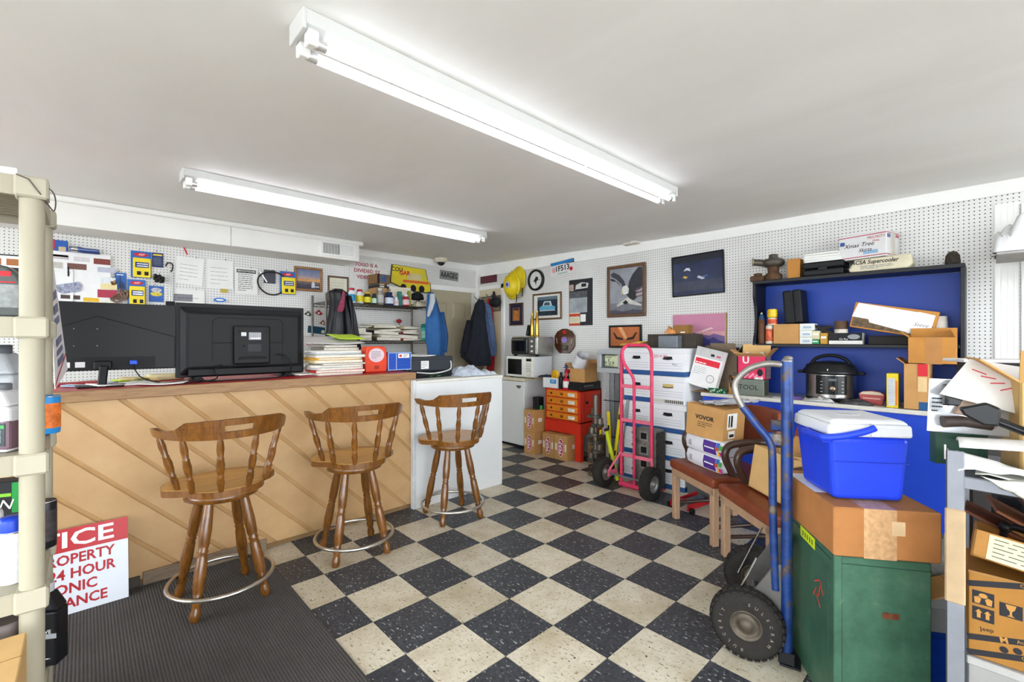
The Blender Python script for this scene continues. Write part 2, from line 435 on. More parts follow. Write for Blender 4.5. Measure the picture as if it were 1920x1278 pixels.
# six-panel door in the back wall
d = struct(MB().bx(D0, D1, VW+.02, VW+.055, 0, 2.065).build('door_1', M_TAUPE))
def door_panel(x0, x1, z0, z1):
    b = MB().frustum((x0, x1, z0, z1, 0), (x0+.03, x1-.03, z0+.03, z1-.03, .012))
    b.v = [Vector((p.x, VW+.02-p.z, p.y)) for p in b.v]
    o = b.build('door_panel', M_TAUPE, d)
    g = MB().bx(x0-.012, x1+.012, VW+.017, VW+.0205, z0-.012, z0).bx(x0-.012, x1+.012, VW+.017, VW+.0205, z1, z1+.012).bx(x0-.012, x0, VW+.017, VW+.0205, z0, z1).bx(x1, x1+.012, VW+.017, VW+.0205, z0, z1)
    g.build('panel_moulding', M_TAUPE, o)
for x0, x1 in ((D0+.11, D0+.35), (D1-.35, D1-.11)):
    door_panel(x0, x1, 1.66, 1.90); door_panel(x0, x1, .95, 1.53); door_panel(x0, x1, .18, .78)
MB().lathe([(.001, 0), (.02, .004), (.012, .02), (.026, .035), (.024, .055), (.001, .062)], 16, T(D0+.06, VW+.02, .98) @ RX(PI/2)).build('door_knob', mat('#b89b5a', .3, 1), d)
# boxed-in duct under the ceiling along the back wall
vb = 5.0; zb = 2.25
b = MB().bx(UL, 2.285, vb, VW-.001, zb, ceil_z(vb)-.002)
duct = struct(b.build('bulkhead', M_WHITE))
MB().bx(UL, 2.33, vb-.045, vb, ceil_z(vb)-.05, ceil_z(vb)-.004).build('crown_strip', M_WTRIM, duct, bevel=.01)
xs = PV(433, 460, vb).x
MB().bx(xs-.004, xs+.004, vb-.003, vb, zb, ceil_z(vb)-.05).build('seam_strip', mat('#b9b7b2', .6), duct)
MB().bx(xs+.02, 2.287, vb-.012, vb, zb+.002, ceil_z(vb)-.05).build('front_sheet', M_WHITE, duct)
# duct grille
g0, g1 = PV(603, 460, vb-.02).x, PV(664, 470, vb-.02).x
ga, gb = zb+.045, zb+.16
gr = thing('vent_grille', 'white metal supply grille with slats at the end of the ceiling duct', 'vent', ((g0+g1)/2, vb-.012, (ga+gb)/2))
gw, gh = g1-g0, gb-ga
MB().bx(-gw/2, gw/2, -.012, 0, gh/2, gh/2+.022).bx(-gw/2, gw/2, -.012, 0, -gh/2-.022, -gh/2).bx(-gw/2-.02, -gw/2, -.012, 0, -gh/2-.022, gh/2+.022).bx(gw/2, gw/2+.02, -.012, 0, -gh/2-.022, gh/2+.022).build('frame', M_WTRIM, gr, bevel=.003)
bxo('backing', mat('#1c1c1c', .9), gr, -gw/2, gw/2, -.002, 0, -gh/2, gh/2)
sl = None
for i in range(22):
    x = -gw/2+(i+.5)*gw/22
    if sl is None:
        sl = MB().box(.0035, .016, gh, M=RZ(R(35))).build('slat', M_WTRIM, gr, (x, -.008, 0))
    else:
        o = sl.copy(); COL.objects.link(o); o.location = (x, -.008, 0)
        if i <= 11: o.rotation_euler = (0, 0, R(-70))
for i in range(6):
    z = -gh/2+(i+.5)*gh/6; bxo('cross_bar', M_WTRIM, gr, -gw/2, 0, -.004, -.0015, z-.002, z+.002)
# ------------------------------------------------------------------ fluorescent fixtures
M_HOUS = mat('#cfcfcd', .4, var=.02); M_TUBE = emis('#f4f8ff', TUBE_POWER)
def fixture(u0, u1, v0, v1, label, tubes=2):
    vm = (v0+v1)/2; zc = min(ceil_z(v0), ceil_z(v1))
    t = thing('ceiling_light', label, 'ceiling light', ((u0+u1)/2, vm, zc), 0, 'fluorescent strip lights')
    L = (u1-u0)/2; w = (v1-v0)/2
    MB().prism([(-w, -.001), (w, -.001), (w, -.045), (w*.55, -.062), (-w*.55, -.062), (-w, -.045)], -L, L, plane='yz').build('housing', M_HOUS, t, bevel=.002)
    for s in (-1, 1):
        MB().bx(s*L-.006, s*L+.006, -w-.002, w+.002, -.068, -.001).build('end_cap', M_HOUS, t, bevel=.002)
        for k in (-1, 1):
            MB().bx(s*(L-.03)-.018, s*(L-.03)+.018, k*w*.62-.02, k*w*.62+.02, -.105, -.055).build('lamp_holder', mat('#f5f5f2', .3), t, bevel=.006, seg=2)
    for k in (-1, 1):
        y = k*w*.62
        o = MB().cyl(.017, (-L+.07, y, -.088), (L-.07, y, -.088), 16).build('tube', M_TUBE, t)
        for a in (-1, 1): MB().cyl(.0175, (a*(L-.035), y, -.088), (a*(L-.075), y, -.088), 16).build('tube_cap', mat('#d7d7d7', .3, .6), o)
    MB().bx(.35, .353, -w*.9, w*.9, -.064, -.0445).build('joint', mat('#c5c5c3', .5), t)
fixture(.50, 2.94, 1.478, 1.604, 'white two-tube fluorescent strip light nearest the viewer on the ceiling')
fixture(.45, 2.93, 3.487, 3.613, 'white fluorescent strip light on the ceiling above the wooden counter')
fixture(.50, 2.94, -.532, -.406, 'unseen white fluorescent strip light added behind the viewer for more light')  # unseen third strip light, added to brighten the room
# ------------------------------------------------------------------ service counter
CV, CZ = 3.23, 1.09; CU0, CU1 = -.95, 1.918
ct = thing('service_counter', 'long wooden counter faced with diagonal tan boards', 'counter', (0, 0, 0))
bxo('carcass', mat('#8a6d48', .8), ct, CU0, CU1-.002, CV, CV+.57, .0, 1.055)
def clip(poly, f):
    out = []
    for i in range(len(poly)):
        a, b = poly[i], poly[(i+1) % len(poly)]; fa, fb = f(a), f(b)
        if fa >= 0: out.append(a)
        if (fa >= 0) != (fb >= 0):
            t = fa/(fa-fb); out.append((a[0]+(b[0]-a[0])*t, a[1]+(b[1]-a[1])*t))
    return out
per = .2395; zlo, zhi = .035, 1.035
# board edges follow x+z = const: groove passes through (-.101, 1.048)
k0 = -.101+1.048
for i in range(-9, 13):
    c0, c1 = k0+i*per+.002, k0+(i+1)*per-.026
    big = [(c0-9, 9), (c0+9, -9), (c1+9, -9), (c1-9, 9)]
    pl = clip(big, lambda p: p[0]-CU0); pl = clip(pl, lambda p: CU1-p[0]) if pl else pl
    pl = clip(pl, lambda p: p[1]-zlo) if pl else pl; pl = clip(pl, lambda p: zhi-p[1]) if pl else pl
    if len(pl) < 3: continue
    ar = abs(sum(pl[j][0]*pl[(j+1) % len(pl)][1]-pl[(j+1) % len(pl)][0]*pl[j][1] for j in range(len(pl))))
    if ar < 1e-3: continue
    MB().prism(pl, CV-.018, CV+.0).build('plank', M_PLANK, ct, bevel=.003)
MB().bx(CU0, CU1, CV-.010, CV, zlo, zhi).build('groove_board', mat('#b48d5e', .6, var=.06), ct)
MB().bx(CU0, CU1+.015, CV-.03, CV+.60, 1.06, CZ).build('countertop', mat('#b3262f', .4, var=.12, scale=5), ct, bevel=.003)
MB().bx(CU0, CU1+.02, CV-.05, CV-.03, 1.035, CZ+.002).build('edge_strip', M_PLANKEDGE, ct, bevel=.003)
MB().bx(.23, .85, CV-.035, CV-.002, 0, .075).build('kick_board', M_OLDBOARD, ct, bevel=.003)
MB().bx(CU0, .22, CV-.03, CV-.002, 0, .06).build('kick_board', mat('#4c453e', .8), ct, bevel=.003)
# white half wall / return counter
hc = thing('return_counter', 'plain white panelled counter end joined to the diagonal-board counter', 'counter', (0, 0, 0))
bxo('panel', mat('#dfe1e1', .45, var=.03, scale=3), hc, 1.925, 2.855, 3.165, 3.185, 0, 1.0, bevel=.003)
bxo('body', mat('#d5d6d4', .6), hc, 1.93, 2.85, 3.185, 3.80, 0, 1.0)
bxo('top_board', mat('#dcdad2', .5, var=.03), hc, 1.925, 2.86, 3.155, 3.82, 1.0, 1.022, bevel=.004)
bxo('edge_post', mat('#cfd1d2', .5), hc, 1.90, 1.9255, 3.160, 3.205, 0, 1.03, bevel=.003)
# ------------------------------------------------------------------ ribbed entrance mat
tag(MB().bx(-1.1, .82, .6, 3.19, .0, .009).build('floor_mat', mat_mat(), bevel=.004), 'dark grey ribbed carpet runner along the foot of the counter', 'mat')
# ------------------------------------------------------------------ bar stools
STEEL = mat('#c9c4ba', .28, .95, var=.10, scale=30)
LEGP = [(r_*1.14, t_) for r_, t_ in [(.014, 0), (.019, .02), (.021, .06), (.016, .10), (.0155, .13), (.021, .145), (.0165, .16), (.0215, .175), (.016, .195), (.021, .24), (.024, .36), (.021, .50), (.017, .535), (.0215, .55), (.0165, .565), (.021, .60), (.0235, .72), (.020, .86), (.0165, 1.0)]]
SPP = [(r_*1.12, t_) for r_, t_ in [(.0095, 0), (.012, .05), (.0155, .18), (.012, .25), (.0145, .27), (.011, .29), (.015, .40), (.0165, .5), (.013, .60), (.0145, .62), (.011, .64), (.015, .80), (.012, .92), (.008, 1.0)]]
def arc_pt(a, r, z): return Vector((r*math.sin(a), -r*math.cos(a), z))
def make_stool():
    s = thing('bar_stool', 'x', 'bar stool')
    H = .60
    # legs and ring
    for k in range(4):
        a = PI/4+k*PI/2
        foot = Vector((.225*math.cos(a), .225*math.sin(a), 0)); top = Vector((.105*math.cos(a), .105*math.sin(a), H-.045))
        lg = MB().turned(LEGP, foot, top, 14).build('leg', M_STOOL, s)
        MB().cyl(.011, foot+Vector((0, 0, .0)), foot+Vector((0, 0, .006)), 10).build('glide', mat('#9a9a98', .3, .8), lg)
    MB().ring(.236, .0105, 40, 10, T(0, 0, .105)).build('foot_ring', STEEL, s)
    MB().lathe([(.15, H-.07), (.168, H-.062), (.168, H-.034), (.15, H-.026)], 28).build('swivel_base', M_STOOL, s)
    # saddle seat
    out = []
    n = 48
    for i in range(n):
        a = 2*PI*i/n; sx, cy = math.sin(a), math.cos(a)      # cy>0: front
        rx = .255; ry = .215
        x, y = rx*(abs(sx)**.72)*(1 if sx >= 0 else -1), ry*(abs(cy)**.8)*(1 if cy >= 0 else -1)
        if y < -.02: x *= 1-.30*min(1, (-.02-y)/.05)*(1 if y > -.20 else .9)
        out.append((x, y))
    b = MB(); vs = []; rings = [(.99, -.036), (1.0, -.030), (1.0, -.004), (.985, 0), (.80, -.004), (.45, -.008), (.001, -.008)]
    for f, dz in rings:
        for x, y in out: vs.append((x*f, y*f, H+.012+dz))
    fs = []
    for i in range(len(rings)-1):
        for k in range(n): fs.append((i*n+k, (i+1)*n+k, (i+1)*n+(k+1) % n, i*n+(k+1) % n))
    fs = [tuple(reversed(f)) for f in fs]
    fs.append(tuple(range(n))); fs.append(tuple(reversed(range((len(rings)-1)*n, len(rings)*n))))
    fs = [tuple(reversed(f)) for f in fs]
    b.add(vs, fs, None, True)
    st = b.build('seat', M_SEATW, s)
    rim = MB(); o2 = [(x*1.002, y*1.002) for x, y in out]
    vs = [(x, y, H-.022) for x, y in o2]+[(x, y, H+.0095) for x, y in o2]
    rim.add(vs, [(k, (k+1) % n, n+(k+1) % n, n+k) for k in range(n)], None, True)
    rim.build('seat_rim', M_STOOL, st)
    # back rail with a hand slot
    r0, r1 = .268, .292; A = R(98)
    def ztop(t):
        a = abs(t)
        if a < .44: return .955+.012*math.cos(a*3)
        if a < .54: return .967-.040*(a-.44)/.10*.9-.004
        return .927-.010*math.sin((a-.54)*9)-.02*max(0, a-.85)/.15
    def zbot(t): return .872+.014*t*t+(.025*max(0, abs(t)-.9)/.1)
    rail = MB()
    def strip(t0, t1, f0, f1, m):
        vs = []; fs = []
        for i in range(m+1):
            t = t0+(t1-t0)*i/m; z0 = zbot(t)+(ztop(t)-zbot(t))*f0; z1 = zbot(t)+(ztop(t)-zbot(t))*f1
            fl = .014*(z1-.87)/.09; fl0 = .014*(z0-.87)/.09
            vs += [arc_pt(t*A, r0+fl0, z0), arc_pt(t*A, r1+fl0, z0), arc_pt(t*A, r1+fl, z1), arc_pt(t*A, r0+fl, z1)]
        for i in range(m):
            a = 4*i
            for k in range(4): fs.append((a+k, a+(k+1) % 4, a+4+(k+1) % 4, a+4+k))
        fs.append((3, 2, 1, 0)); fs.append((4*m, 4*m+1, 4*m+2, 4*m+3)); rail.add(vs, fs, None, False)
    strip(-1, 1, 0, .36, 44); strip(-1, 1, .68, 1, 44); strip(-1, -.13, .36, .68, 20); strip(.13, 1, .36, .68, 20)
    rail.build('back_rail', M_STOOL, s, bevel=.003)
    for k in range(6):
        a = R(-82+k*164/5)
        p0 = arc_pt(a, .215 if abs(a) < R(60) else .2, H+.008); p1 = arc_pt(a, .279, zbot(a/A)+.006)
        MB().turned(SPP, p0, p1, 12).build('spindle', M_STOOL, s)
    return s
st0 = make_stool()
for i, (u, v, rz, lab) in enumerate(((.525, 2.775, 4, 'wooden captain bar stool standing on the dark ribbed mat'), (1.262, 2.815, -8, 'middle one of three wooden captain bar stools, on checkered tiles before the tan boards'),
                                     (2.065, 2.86, -10, 'wooden captain bar stool standing in front of the white counter end'))):
    o = st0 if i == 0 else copy_tree(st0)
    o.location = (u, v, .009 if i == 0 else 0); o.rotation_euler = (0, 0, R(rz)); tag(o, lab, 'bar stool', 'captain bar stools at the counter')
# ------------------------------------------------------------------ notice sign leaning on the counter
SV = 3.10
sg = thing('notice_sign', 'red and white notice board leaning on the counter foot', 'sign', (.166, SV, .010), rot=(R(-11), 0, 0))
bxo('board', mat('#d9dde4', .35, var=.02), sg, -.62, 0, -.002, .004, 0, .405)
bxo('red_band', mat('#b5141d', .35, var=.03), sg, -.62, 0, -.0035, -.002, .295, .405)
WL, RL = mat('#eef0f3', .4, var=0), mat('#a80f1c', .4, var=0)
text('NOTICE', .105, WL, sg, T(-.055, -.0038, .348), align='RIGHT', bold=.02, wid=.50)
for i, (s, w, x) in enumerate((('THIS PROPERTY', .42, -.055), ('HAS 24 HOUR', .37, -.052), ('ELECTRONIC', .36, -.12), ('SURVEILLANCE', .40, -.082))):
    text(s, .066, RL, sg, T(x, -.0022, .254-i*.068), align='RIGHT', bold=.025, wid=w)
# ------------------------------------------------------------------ monitors on the counter
BLK = mat('#0d0d0f', .5, var=.08, spec=.25); BLK2 = mat('#0f1012', .5, var=.08, spec=.25); GLOSS = mat('#0c0d0f', .45, var=.04, spec=.25); DKG = mat('#2e3034', .5)
def screenback(w, h, z): pass
m1 = thing('computer_monitor', 'thin black computer monitor seen from behind, blue plug at its lower edge', 'monitor', (.135, 3.47, CZ), R(-3))
w, h, z0 = .545, .385, .088
MB().bx(-w/2, w/2, 0, .018, z0, z0+h).build('screen_panel', GLOSS, m1, bevel=.002)
# two-level back shell: raised lower field with a roof-shaped edge
MB().prism([(-w/2+.004, z0+.004), (w/2-.004, z0+.004), (w/2-.004, z0+h*.50), (-.085+.0, z0+h*.80), (-w/2+.004, z0+h*.60)], -.010, 0).build('back_shell', GLOSS, m1, bevel=.003)
MB().prism([(-w/2+.02, z0+.01), (w/2-.10, z0+.01), (w/2-.10, z0+.075), (-w/2+.02, z0+.075)], -.012, -.009).build('port_recess', mat('#0c0c0e', .6), m1)
for x in (-.18, -.085):
    for z in (.14, .235): MB().cyl(.0025, (x, -.0115, z0+z), (x, -.0095, z0+z), 8).build('screw', mat('#8d8f94', .3, .9), m1)
bxo('stand_hinge', BLK, m1, -.10, -.02, -.035, -.01, z0+.005, z0+.055, .006)
MB().prism([(-.085, 0), (-.045, 0), (-.035, z0+.03), (-.075, z0+.03)], -.055, -.03).build('stand_leg', BLK, m1, bevel=.006)
MB().prism([(-.16, -.13), (.03, -.13), (.05, .02), (-.18, .02)], 0.001, .009, plane='xy').build('stand_foot', BLK, m1, bevel=.003)
pg = bxo('video_plug', mat('#1c4fd0', .4), m1, .055, .09, -.045, -.012, z0+.03, z0+.055, .004)
MB().tube([(.072, -.03, z0+.03), (.078, -.045, z0+.0), (.10, -.06, -.04+z0), (.14, -.075, .025), (.20, -.09, .006), (.30, -.11, .006)], .0035, 6).build('cable', BLK, m1)
for x in (-.235, -.175): bxo('sticker', mat('#c9cacb', .5), m1, x, x+.04, -.0128, -.0118, z0+.02, z0+.05)
tv = thing('television', 'black flat television seen from behind on the counter, with square electronics hump', 'television', (.80, 3.52, CZ), R(1))
w, h, z0 = .775, .475, .022
MB().bx(-w/2, w/2, .0, .022, z0, z0+h).build('screen_panel', BLK2, tv, bevel=.004)
MB().frustum((-w/2+.02, w/2-.02, z0+.01, z0+h-.022, 0), (-w/2+.05, w/2-.05, z0+.06, z0+h-.055, .05))
b = MB(); q = MB().frustum((-w/2+.015, w/2-.015, z0+.008, z0+h-.02, 0), (-w/2+.055, w/2-.05, z0+.06, z0+h-.062, .05)); b.v = [Vector((p.x, -p.z, p.y)) for p in q.v]; b.f = [tuple(reversed(f)) for f in q.f]; b.mi = q.mi; b.sm = q.sm
b.build('back_shell', BLK2, tv, bevel=.012, seg=3)
hx0, hx1, hz0, hz1 = -.085, .135, z0+.075, z0+.335
hump = MB().bx(hx0, hx1, -.088, -.048, hz0, hz1).build('electronics_cover', BLK2, tv, bevel=.012, seg=3)
for i in range(26): bxo('vent_slot', mat('#060607', .8), hump, hx0+.03+i*.0063, hx0+.033+i*.0063, -.0888, -.0875, hz0+.035, hz0+.055)
for x, z in ((-.055, .30), (.105, .30), (-.055, .11), (-.03, .20), (.07, .20)): MB().cyl(.006, (x, -.0885, z0+z), (x, -.0872, z0+z), 10).build('screw_hole', mat('#050505', .8), hump)
bxo('rating_label', mat('#9ea1a6', .5), hump, .0, .075, -.0887, -.0876, hz0+.165, hz0+.215)
bxo('rating_label', mat('#d2d4d6', .5), hump, -.045, -.015, -.0887, -.0876, hz0+.19, hz0+.215)
bxo('barcode_label', mat('#dfe0e2', .5), hump, .01, .07, -.0893, -.0888, hz0+.17, hz0+.18)
bxo('badge', mat('#08080a', .4), hump, -.005, .075, -.0887, -.0876, hz0+.085, hz0+.135)
rr = [(-.20, .10), (-.20, .36), (-.17, .385), (.20, .385), (.225, .36), (.225, .10)]
MB().tube([(x, -.051, z0+z) for x, z in rr], .0025, 6).build('shell_rib', mat('#0d0d0f', .5), tv)
MB().tube([(x, -.051, z0+.22) for x in (-.2, .225)], .002, 6).build('shell_rib', mat('#0d0d0f', .5), tv)
bxo('lower_bulge', BLK, tv, -w/2+.06, w/2-.02, -.062, -.02, z0+.002, z0+.062, .012)
for x in (-.28, .26): MB().prism([(x-.04, .001), (x+.04, .001), (x+.015, .03), (x-.015, .03)], -.06, .06).build('foot', BLK, tv, bevel=.004)
def cable(name, label, pts, r=.004, m=None):
    return tag(MB().tube(smooth_path(pts), r, 6).build(name, m or BLK), label, 'cable')
def smooth_path(pts, k=6):
    p = [Vector(x) for x in pts]; out = []
    for i in range(len(p)-1):
        a, b, c, d = p[max(i-1, 0)], p[i], p[i+1], p[min(i+2, len(p)-1)]
        for j in range(k):
            t = j/k; out.append(.5*((2*b)+(c-a)*t+(2*a-5*b+4*c-d)*t*t+(3*b-a-3*c+d)*t**3))
    out.append(p[-1]); return out
cable('power_cable', 'black cable looping from the television hump down to the counter', [(.98, 3.44, CZ+.16), (1.03, 3.42, CZ+.15), (1.06, 3.40, CZ+.08), (1.02, 3.36, CZ+.02), (.9, 3.34, CZ+.005), (.7, 3.33, CZ+.005), (.55, 3.31, CZ+.005)])
cable('signal_cable', 'black cable lying across the counter under the television', [(.65, 3.44, CZ+.10), (.60, 3.42, CZ+.07), (.61, 3.38, CZ+.02), (.52, 3.33, CZ+.005), (.40, 3.30, CZ+.005), (.34, 3.34, CZ+.005), (.46, 3.36, CZ+.012), (.62, 3.30, CZ+.006)])
# ------------------------------------------------------------------ reusable things
CARD = mat('#b98b55', .8, var=.10, scale=9, bump=.05, bscale=90, rvar=.06); CARD_D = mat('#8e6637', .85, var=.12, scale=9); CARD_L = mat('#cfa86f', .8, var=.08, scale=9)
CARD_O = mat('#b87f3d', .8, var=.12, scale=8); TAPE = mat('#c9ad84', .3, var=.06); WPAP = mat('#e8e7e3', .75, var=.04, scale=6, rvar=.03); WCARD = mat('#e6e6e6', .65, var=.03)
INK = mat('#1e1d22', .7, var=0); GINK = mat('#77767b', .7, var=0); REDP = mat('#c4202c', .5, var=.04); CHROME = mat('#c8cacc', .2, 1.0, var=.05)
STEELG = mat('#7d8086', .45, .7, var=.12, scale=20); IRON = mat('#4b4642', .6, .6, var=.3, scale=30, bump=.2); RUST = mat('#5e4532', .75, .3, var=.35, scale=25, bump=.3)
RUBBER = mat('#272421', .85, var=.2, scale=40)
def garment(rows, nseg=26, fold=.018, nf=5.0, seed=0.0, back=True, flat=.25):
    """rows: (z, x_left, x_right, thickness); closed draped body, front towards -y"""
    b = MB(); vs = []; n = nseg*2; rr = []
    for i in range(len(rows)-1):
        for k in range(4): t = k/4; rr.append([rows[i][j]*(1-t)+rows[i+1][j]*t for j in range(4)])
    rr.append(list(rows[-1])); m = len(rr)
    for i, (z, xl, xr, th) in enumerate(rr):
        cx, hw = (xl+xr)/2, (xr-xl)/2; dn = i/(m-1)
        for k in range(n):
            a = 2*PI*k/n; x = cx-hw*math.cos(a); s = math.sin(a)
            f = 1+fold/max(th, .01)*(math.sin(nf*(x-cx)/max(hw, .01)*2.2+seed+2.1*dn)+.7*nz(x*9+seed, z*4, seed))*(.25+.9*dn)
            y = -th*s*f if s > 0 else -th*s*flat
            vs.append((x+.012*nz(z*7, seed, k*.0), y, z+.01*nz(x*6, seed)*(dn > .9)))
    fs = [(i*n+k, i*n+(k+1) % n, (i+1)*n+(k+1) % n, (i+1)*n+k) for i in range(m-1) for k in range(n)]
    fs += [tuple(reversed(range(n))), tuple(range((m-1)*n, m*n))]
    return b.add(vs, [tuple(reversed(f)) for f in fs], None, True)
def crumple(sx, sy, h, seed=0, n=16, rough=1.0, power=.7):
    """crumpled heap: closed lump lying on z=0"""
    def fn(a, b):
        x, y = (a-.5)*sx, (b-.5)*sy; e = max(0, 1-(2*abs(a-.5))**3)*max(0, 1-(2*abs(b-.5))**3)
        z = h*(e**power)*(.55+.45*rough*(abs(nz(a*5+seed, b*5, seed))*1.6+.5*nz(a*11, b*11+seed)))
        return (x+.06*sx*nz(b*4, seed, a), y+.06*sy*nz(a*4, seed+3, b), max(z, .002)+.002)
    return MB().sheet(fn, n, n, .002)
def sheet_thing(name, label, cat, c, w, d, rz, m, curl=.0, th=.0012, seed=0, tilt=0):
    def fn(a, b): return ((a-.5)*w, (b-.5)*d, th+curl*((2*a-1)**2*.5+.5*max(0, nz(a*2+seed, b*2, seed)))+tilt*a)
    o = MB().sheet(fn, 8, 6, th).build(name, m, loc=c, rot=(0, 0, rz)); return tag(o, label, cat)
def block(name, label, cat, q, d, m, bevel=.004, group=None, dx=0, rzo=0.0):
    """box thing whose front face is the rectangle q"""
    t = thing(name, label, cat, q.loc, q.rz+rzo, group)
    bxo('body', m, t, -q.w/2, q.w/2, 0, d, 0, q.h, bevel); return t
def carton(name, label, q, d, m=None, flaps='', group=None, rzo=0.0, tape=True, openlid=False, th=.004):
    """cardboard box; closed with a seam tape, or open with flaps (letters f b l r)"""
    m = m or CARD; t = thing(name, label, 'box', q.loc, q.rz+rzo, group); w, h = q.w, q.h
    if not flaps:
        bxo('body', m, t, -w/2, w/2, 0, d, 0, h, .003)
        if tape:
            bxo('tape', TAPE, t, -.025, .025, -.0006, d+.0006, h-.0005, h+.0008); bxo('tape', TAPE, t, -.025, .025, -.0008, -.0002, h*.72, h)
        bxo('lid_seam', CARD_D, t, -w/2, w/2, d/2-.0012, d/2+.0012, h-.0006, h+.0004)
    else:
        b = MB().bx(-w/2, w/2, 0, th, 0, h).bx(-w/2, w/2, d-th, d, 0, h).bx(-w/2, -w/2+th, th, d-th, 0, h).bx(w/2-th, w/2, th, d-th, 0, h).bx(-w/2, w/2, 0, d, 0, th)
        b.build('body', m, t); fl = min(w, d)/2*.95
        for c in flaps:
            a = {'f': 125, 'b': 70, 'l': 120, 'r': 110, 'F': 160, 'L': 40, 'R': 45, 'B': 30}[c]; M0 = T(0, 0, h)
            L = fl if c in 'fbFB' else fl*.9
            if c in 'fF': M1 = M0 @ RX(R(a-90)) ; x0, x1, off = -w/2, w/2, 0
            if c in 'fF': MB().bx(x0, x1, 0, th, 0, L, M1).build('flap', m, t)
            elif c in 'bB': MB().bx(-w/2, w/2, -th, 0, 0, L, T(0, d, h) @ RX(R(-(a-60)))).build('flap', m, t)
            elif c in 'lL': MB().bx(0, th, 0, d, 0, L, T(-w/2, 0, h) @ RY(R(-(a-70)))).build('flap', m, t)
            else: MB().bx(-th, 0, 0, d, 0, L, T(w/2, 0, h) @ RY(R(a-70))).build('flap', m, t)
    return t
def decal(parent, name, m, x0, x1, z0, z1, y=-.0008): return bxo(name, m, parent, x0, x1, y, y+.0006, z0, z1)
def bottle(name, label, c, r, h, body, cap, lab=None, cat='bottle', neck=.45, capfrac=.16, group=None, n=18):
    t = thing(name, label, cat, c, 0, group); hc = h*capfrac; hb = h-hc
    MB().lathe([(r*.9, 0), (r, h*.03), (r, hb*.76), (r*.93, hb*.84), (r*neck, hb*.96), (r*neck, hb)], n).build('body', body, t)
    MB().lathe([(r*neck*1.15, hb), (r*neck*1.2, hb+.002), (r*neck*1.2, h-.002), (r*neck*1.0, h)], n).build('cap', cap, t)
    if lab: MB().lathe([(r*1.012, h*.12), (r*1.012, hb*.68)], n, cap=False).build('paper_label', lab, t)
    return t
def can(name, label, c, r, h, body, band=None, cap=None, cat='can', group=None):
    t = thing(name, label, cat, c, 0, group)
    MB().lathe([(r*.94, 0), (r, .004), (r, h-.006), (r*.95, h-.002), (r*.9, h)], 20).build('body', body, t)
    MB().ring(r*.97, .0022, 20, 6, T(0, 0, h-.003)).build('rim', CHROME, t)
    if band: MB().lathe([(r*1.01, h*.15), (r*1.01, h*.8)], 20, cap=False).build('paper_label', band, t)
    if cap: MB().lathe([(r*.92, h), (r*.92, h+.03), (r*.8, h+.042), (.001, h+.043)], 20).build('cap', cap, t)
    return t
def frame_thing(name, label, q, fw, fm, depth=.018, fill=None, cat='picture', tilt=0):
    """picture frame on a wall: rails are parts; fill(parent,w,h,y) paints the image with flat pieces"""
    t = thing(name, label, cat, (q.loc[0], q.loc[1], q.z0), q.rz, rot=(0, tilt, q.rz) if tilt else None); w, h = q.w, q.h
    for nm, a in (('top_rail', (-w/2, w/2, h-fw, h)), ('bottom_rail', (-w/2, w/2, 0, fw)), ('left_rail', (-w/2, -w/2+fw, fw, h-fw)), ('right_rail', (w/2-fw, w/2, fw, h-fw))):
        bxo(nm, fm, t, a[0], a[1], -depth, 0, a[2], a[3], min(.004, fw*.3))
    if fill: fill(t, w-2*fw, h-2*fw, -depth*.5, fw)
    return t
def poly(parent, name, m, pts, y, th=.0005):
    """flat coloured piece of a picture; pts in xz"""
    a = sum(pts[i][0]*pts[(i+1) % len(pts)][1]-pts[(i+1) % len(pts)][0]*pts[i][1] for i in range(len(pts)))
    if a < 0: pts = pts[::-1]
    return MB().prism(pts, y-th, y).build(name, m, parent)
def ell(cx, cz, rx, rz, n=20, a0=0): return [(cx+rx*math.cos(2*PI*i/n+a0), cz+rz*math.sin(2*PI*i/n+a0)) for i in range(n)]
# ------------------------------------------------------------------ cream plastic shelving, left
CREAM = mat('#a39c88', .5, var=.05, scale=4); CREAM2 = mat('#aca592', .5, var=.04, scale=4)
SZ = [.216, .616, 1.016, 1.418, 1.830]
su0, su1, sv0, sv1 = -1.05, -.115, 1.965, 2.42
sh = thing('shelving_unit', 'cream plastic shelving unit with round posts at the left edge', 'shelf', ((su0+su1)/2, (sv0+sv1)/2, 0))
cx, cy = (su0+su1)/2, (sv0+sv1)/2; hw, hd = (su1-su0)/2, (sv1-sv0)/2
for z in SZ:
    s = MB().bx(-hw-.005, hw+.005, -hd-.02, hd+.02, z-.012, z)
    s.bx(-hw+.03, hw-.03, -hd-.022, -hd-.008, z-.058, z-.004).bx(-hw+.03, hw-.03, hd+.008, hd+.022, z-.058, z-.004).bx(-hw-.022, -hw-.008, -hd+.03, hd-.03, z-.058, z-.004).bx(hw+.008, hw+.022, -hd+.03, hd-.03, z-.058, z-.004)
    for i in range(9): s.bx(-hw, hw, -hd+.03+i*.045, -hd+.038+i*.045, z-.04, z-.011)
    so = s.build('shelf_board', CREAM, sh)
    for a in (-1, 1):
        for c in (-1, 1): bxo('corner_block', CREAM2, so, a*hw-.036, a*hw+.036, c*hd-.036, c*hd+.036, z-.062, z+.001, .006)
for a in (-1, 1):
    for c in (-1, 1):
        MB().cyl(.0275, (a*hw, c*hd, 0), (a*hw, c*hd, 1.80), 20).build('post', CREAM, sh)
tag(MB().tube(smooth_path([(su1-.005, sv0-.04, 1.82), (su1+.02, sv0-.035, 1.78), (su1+.045, sv0+.03, 1.75), (su1+.042, sv0-.02, 1.80), (su1-.03, sv0-.04, 1.828)]), .0018, 5).build('wire_tie', mat('#5a5048', .6)), 'thin dark wire looped over the top corner of the plastic shelving', 'wire')
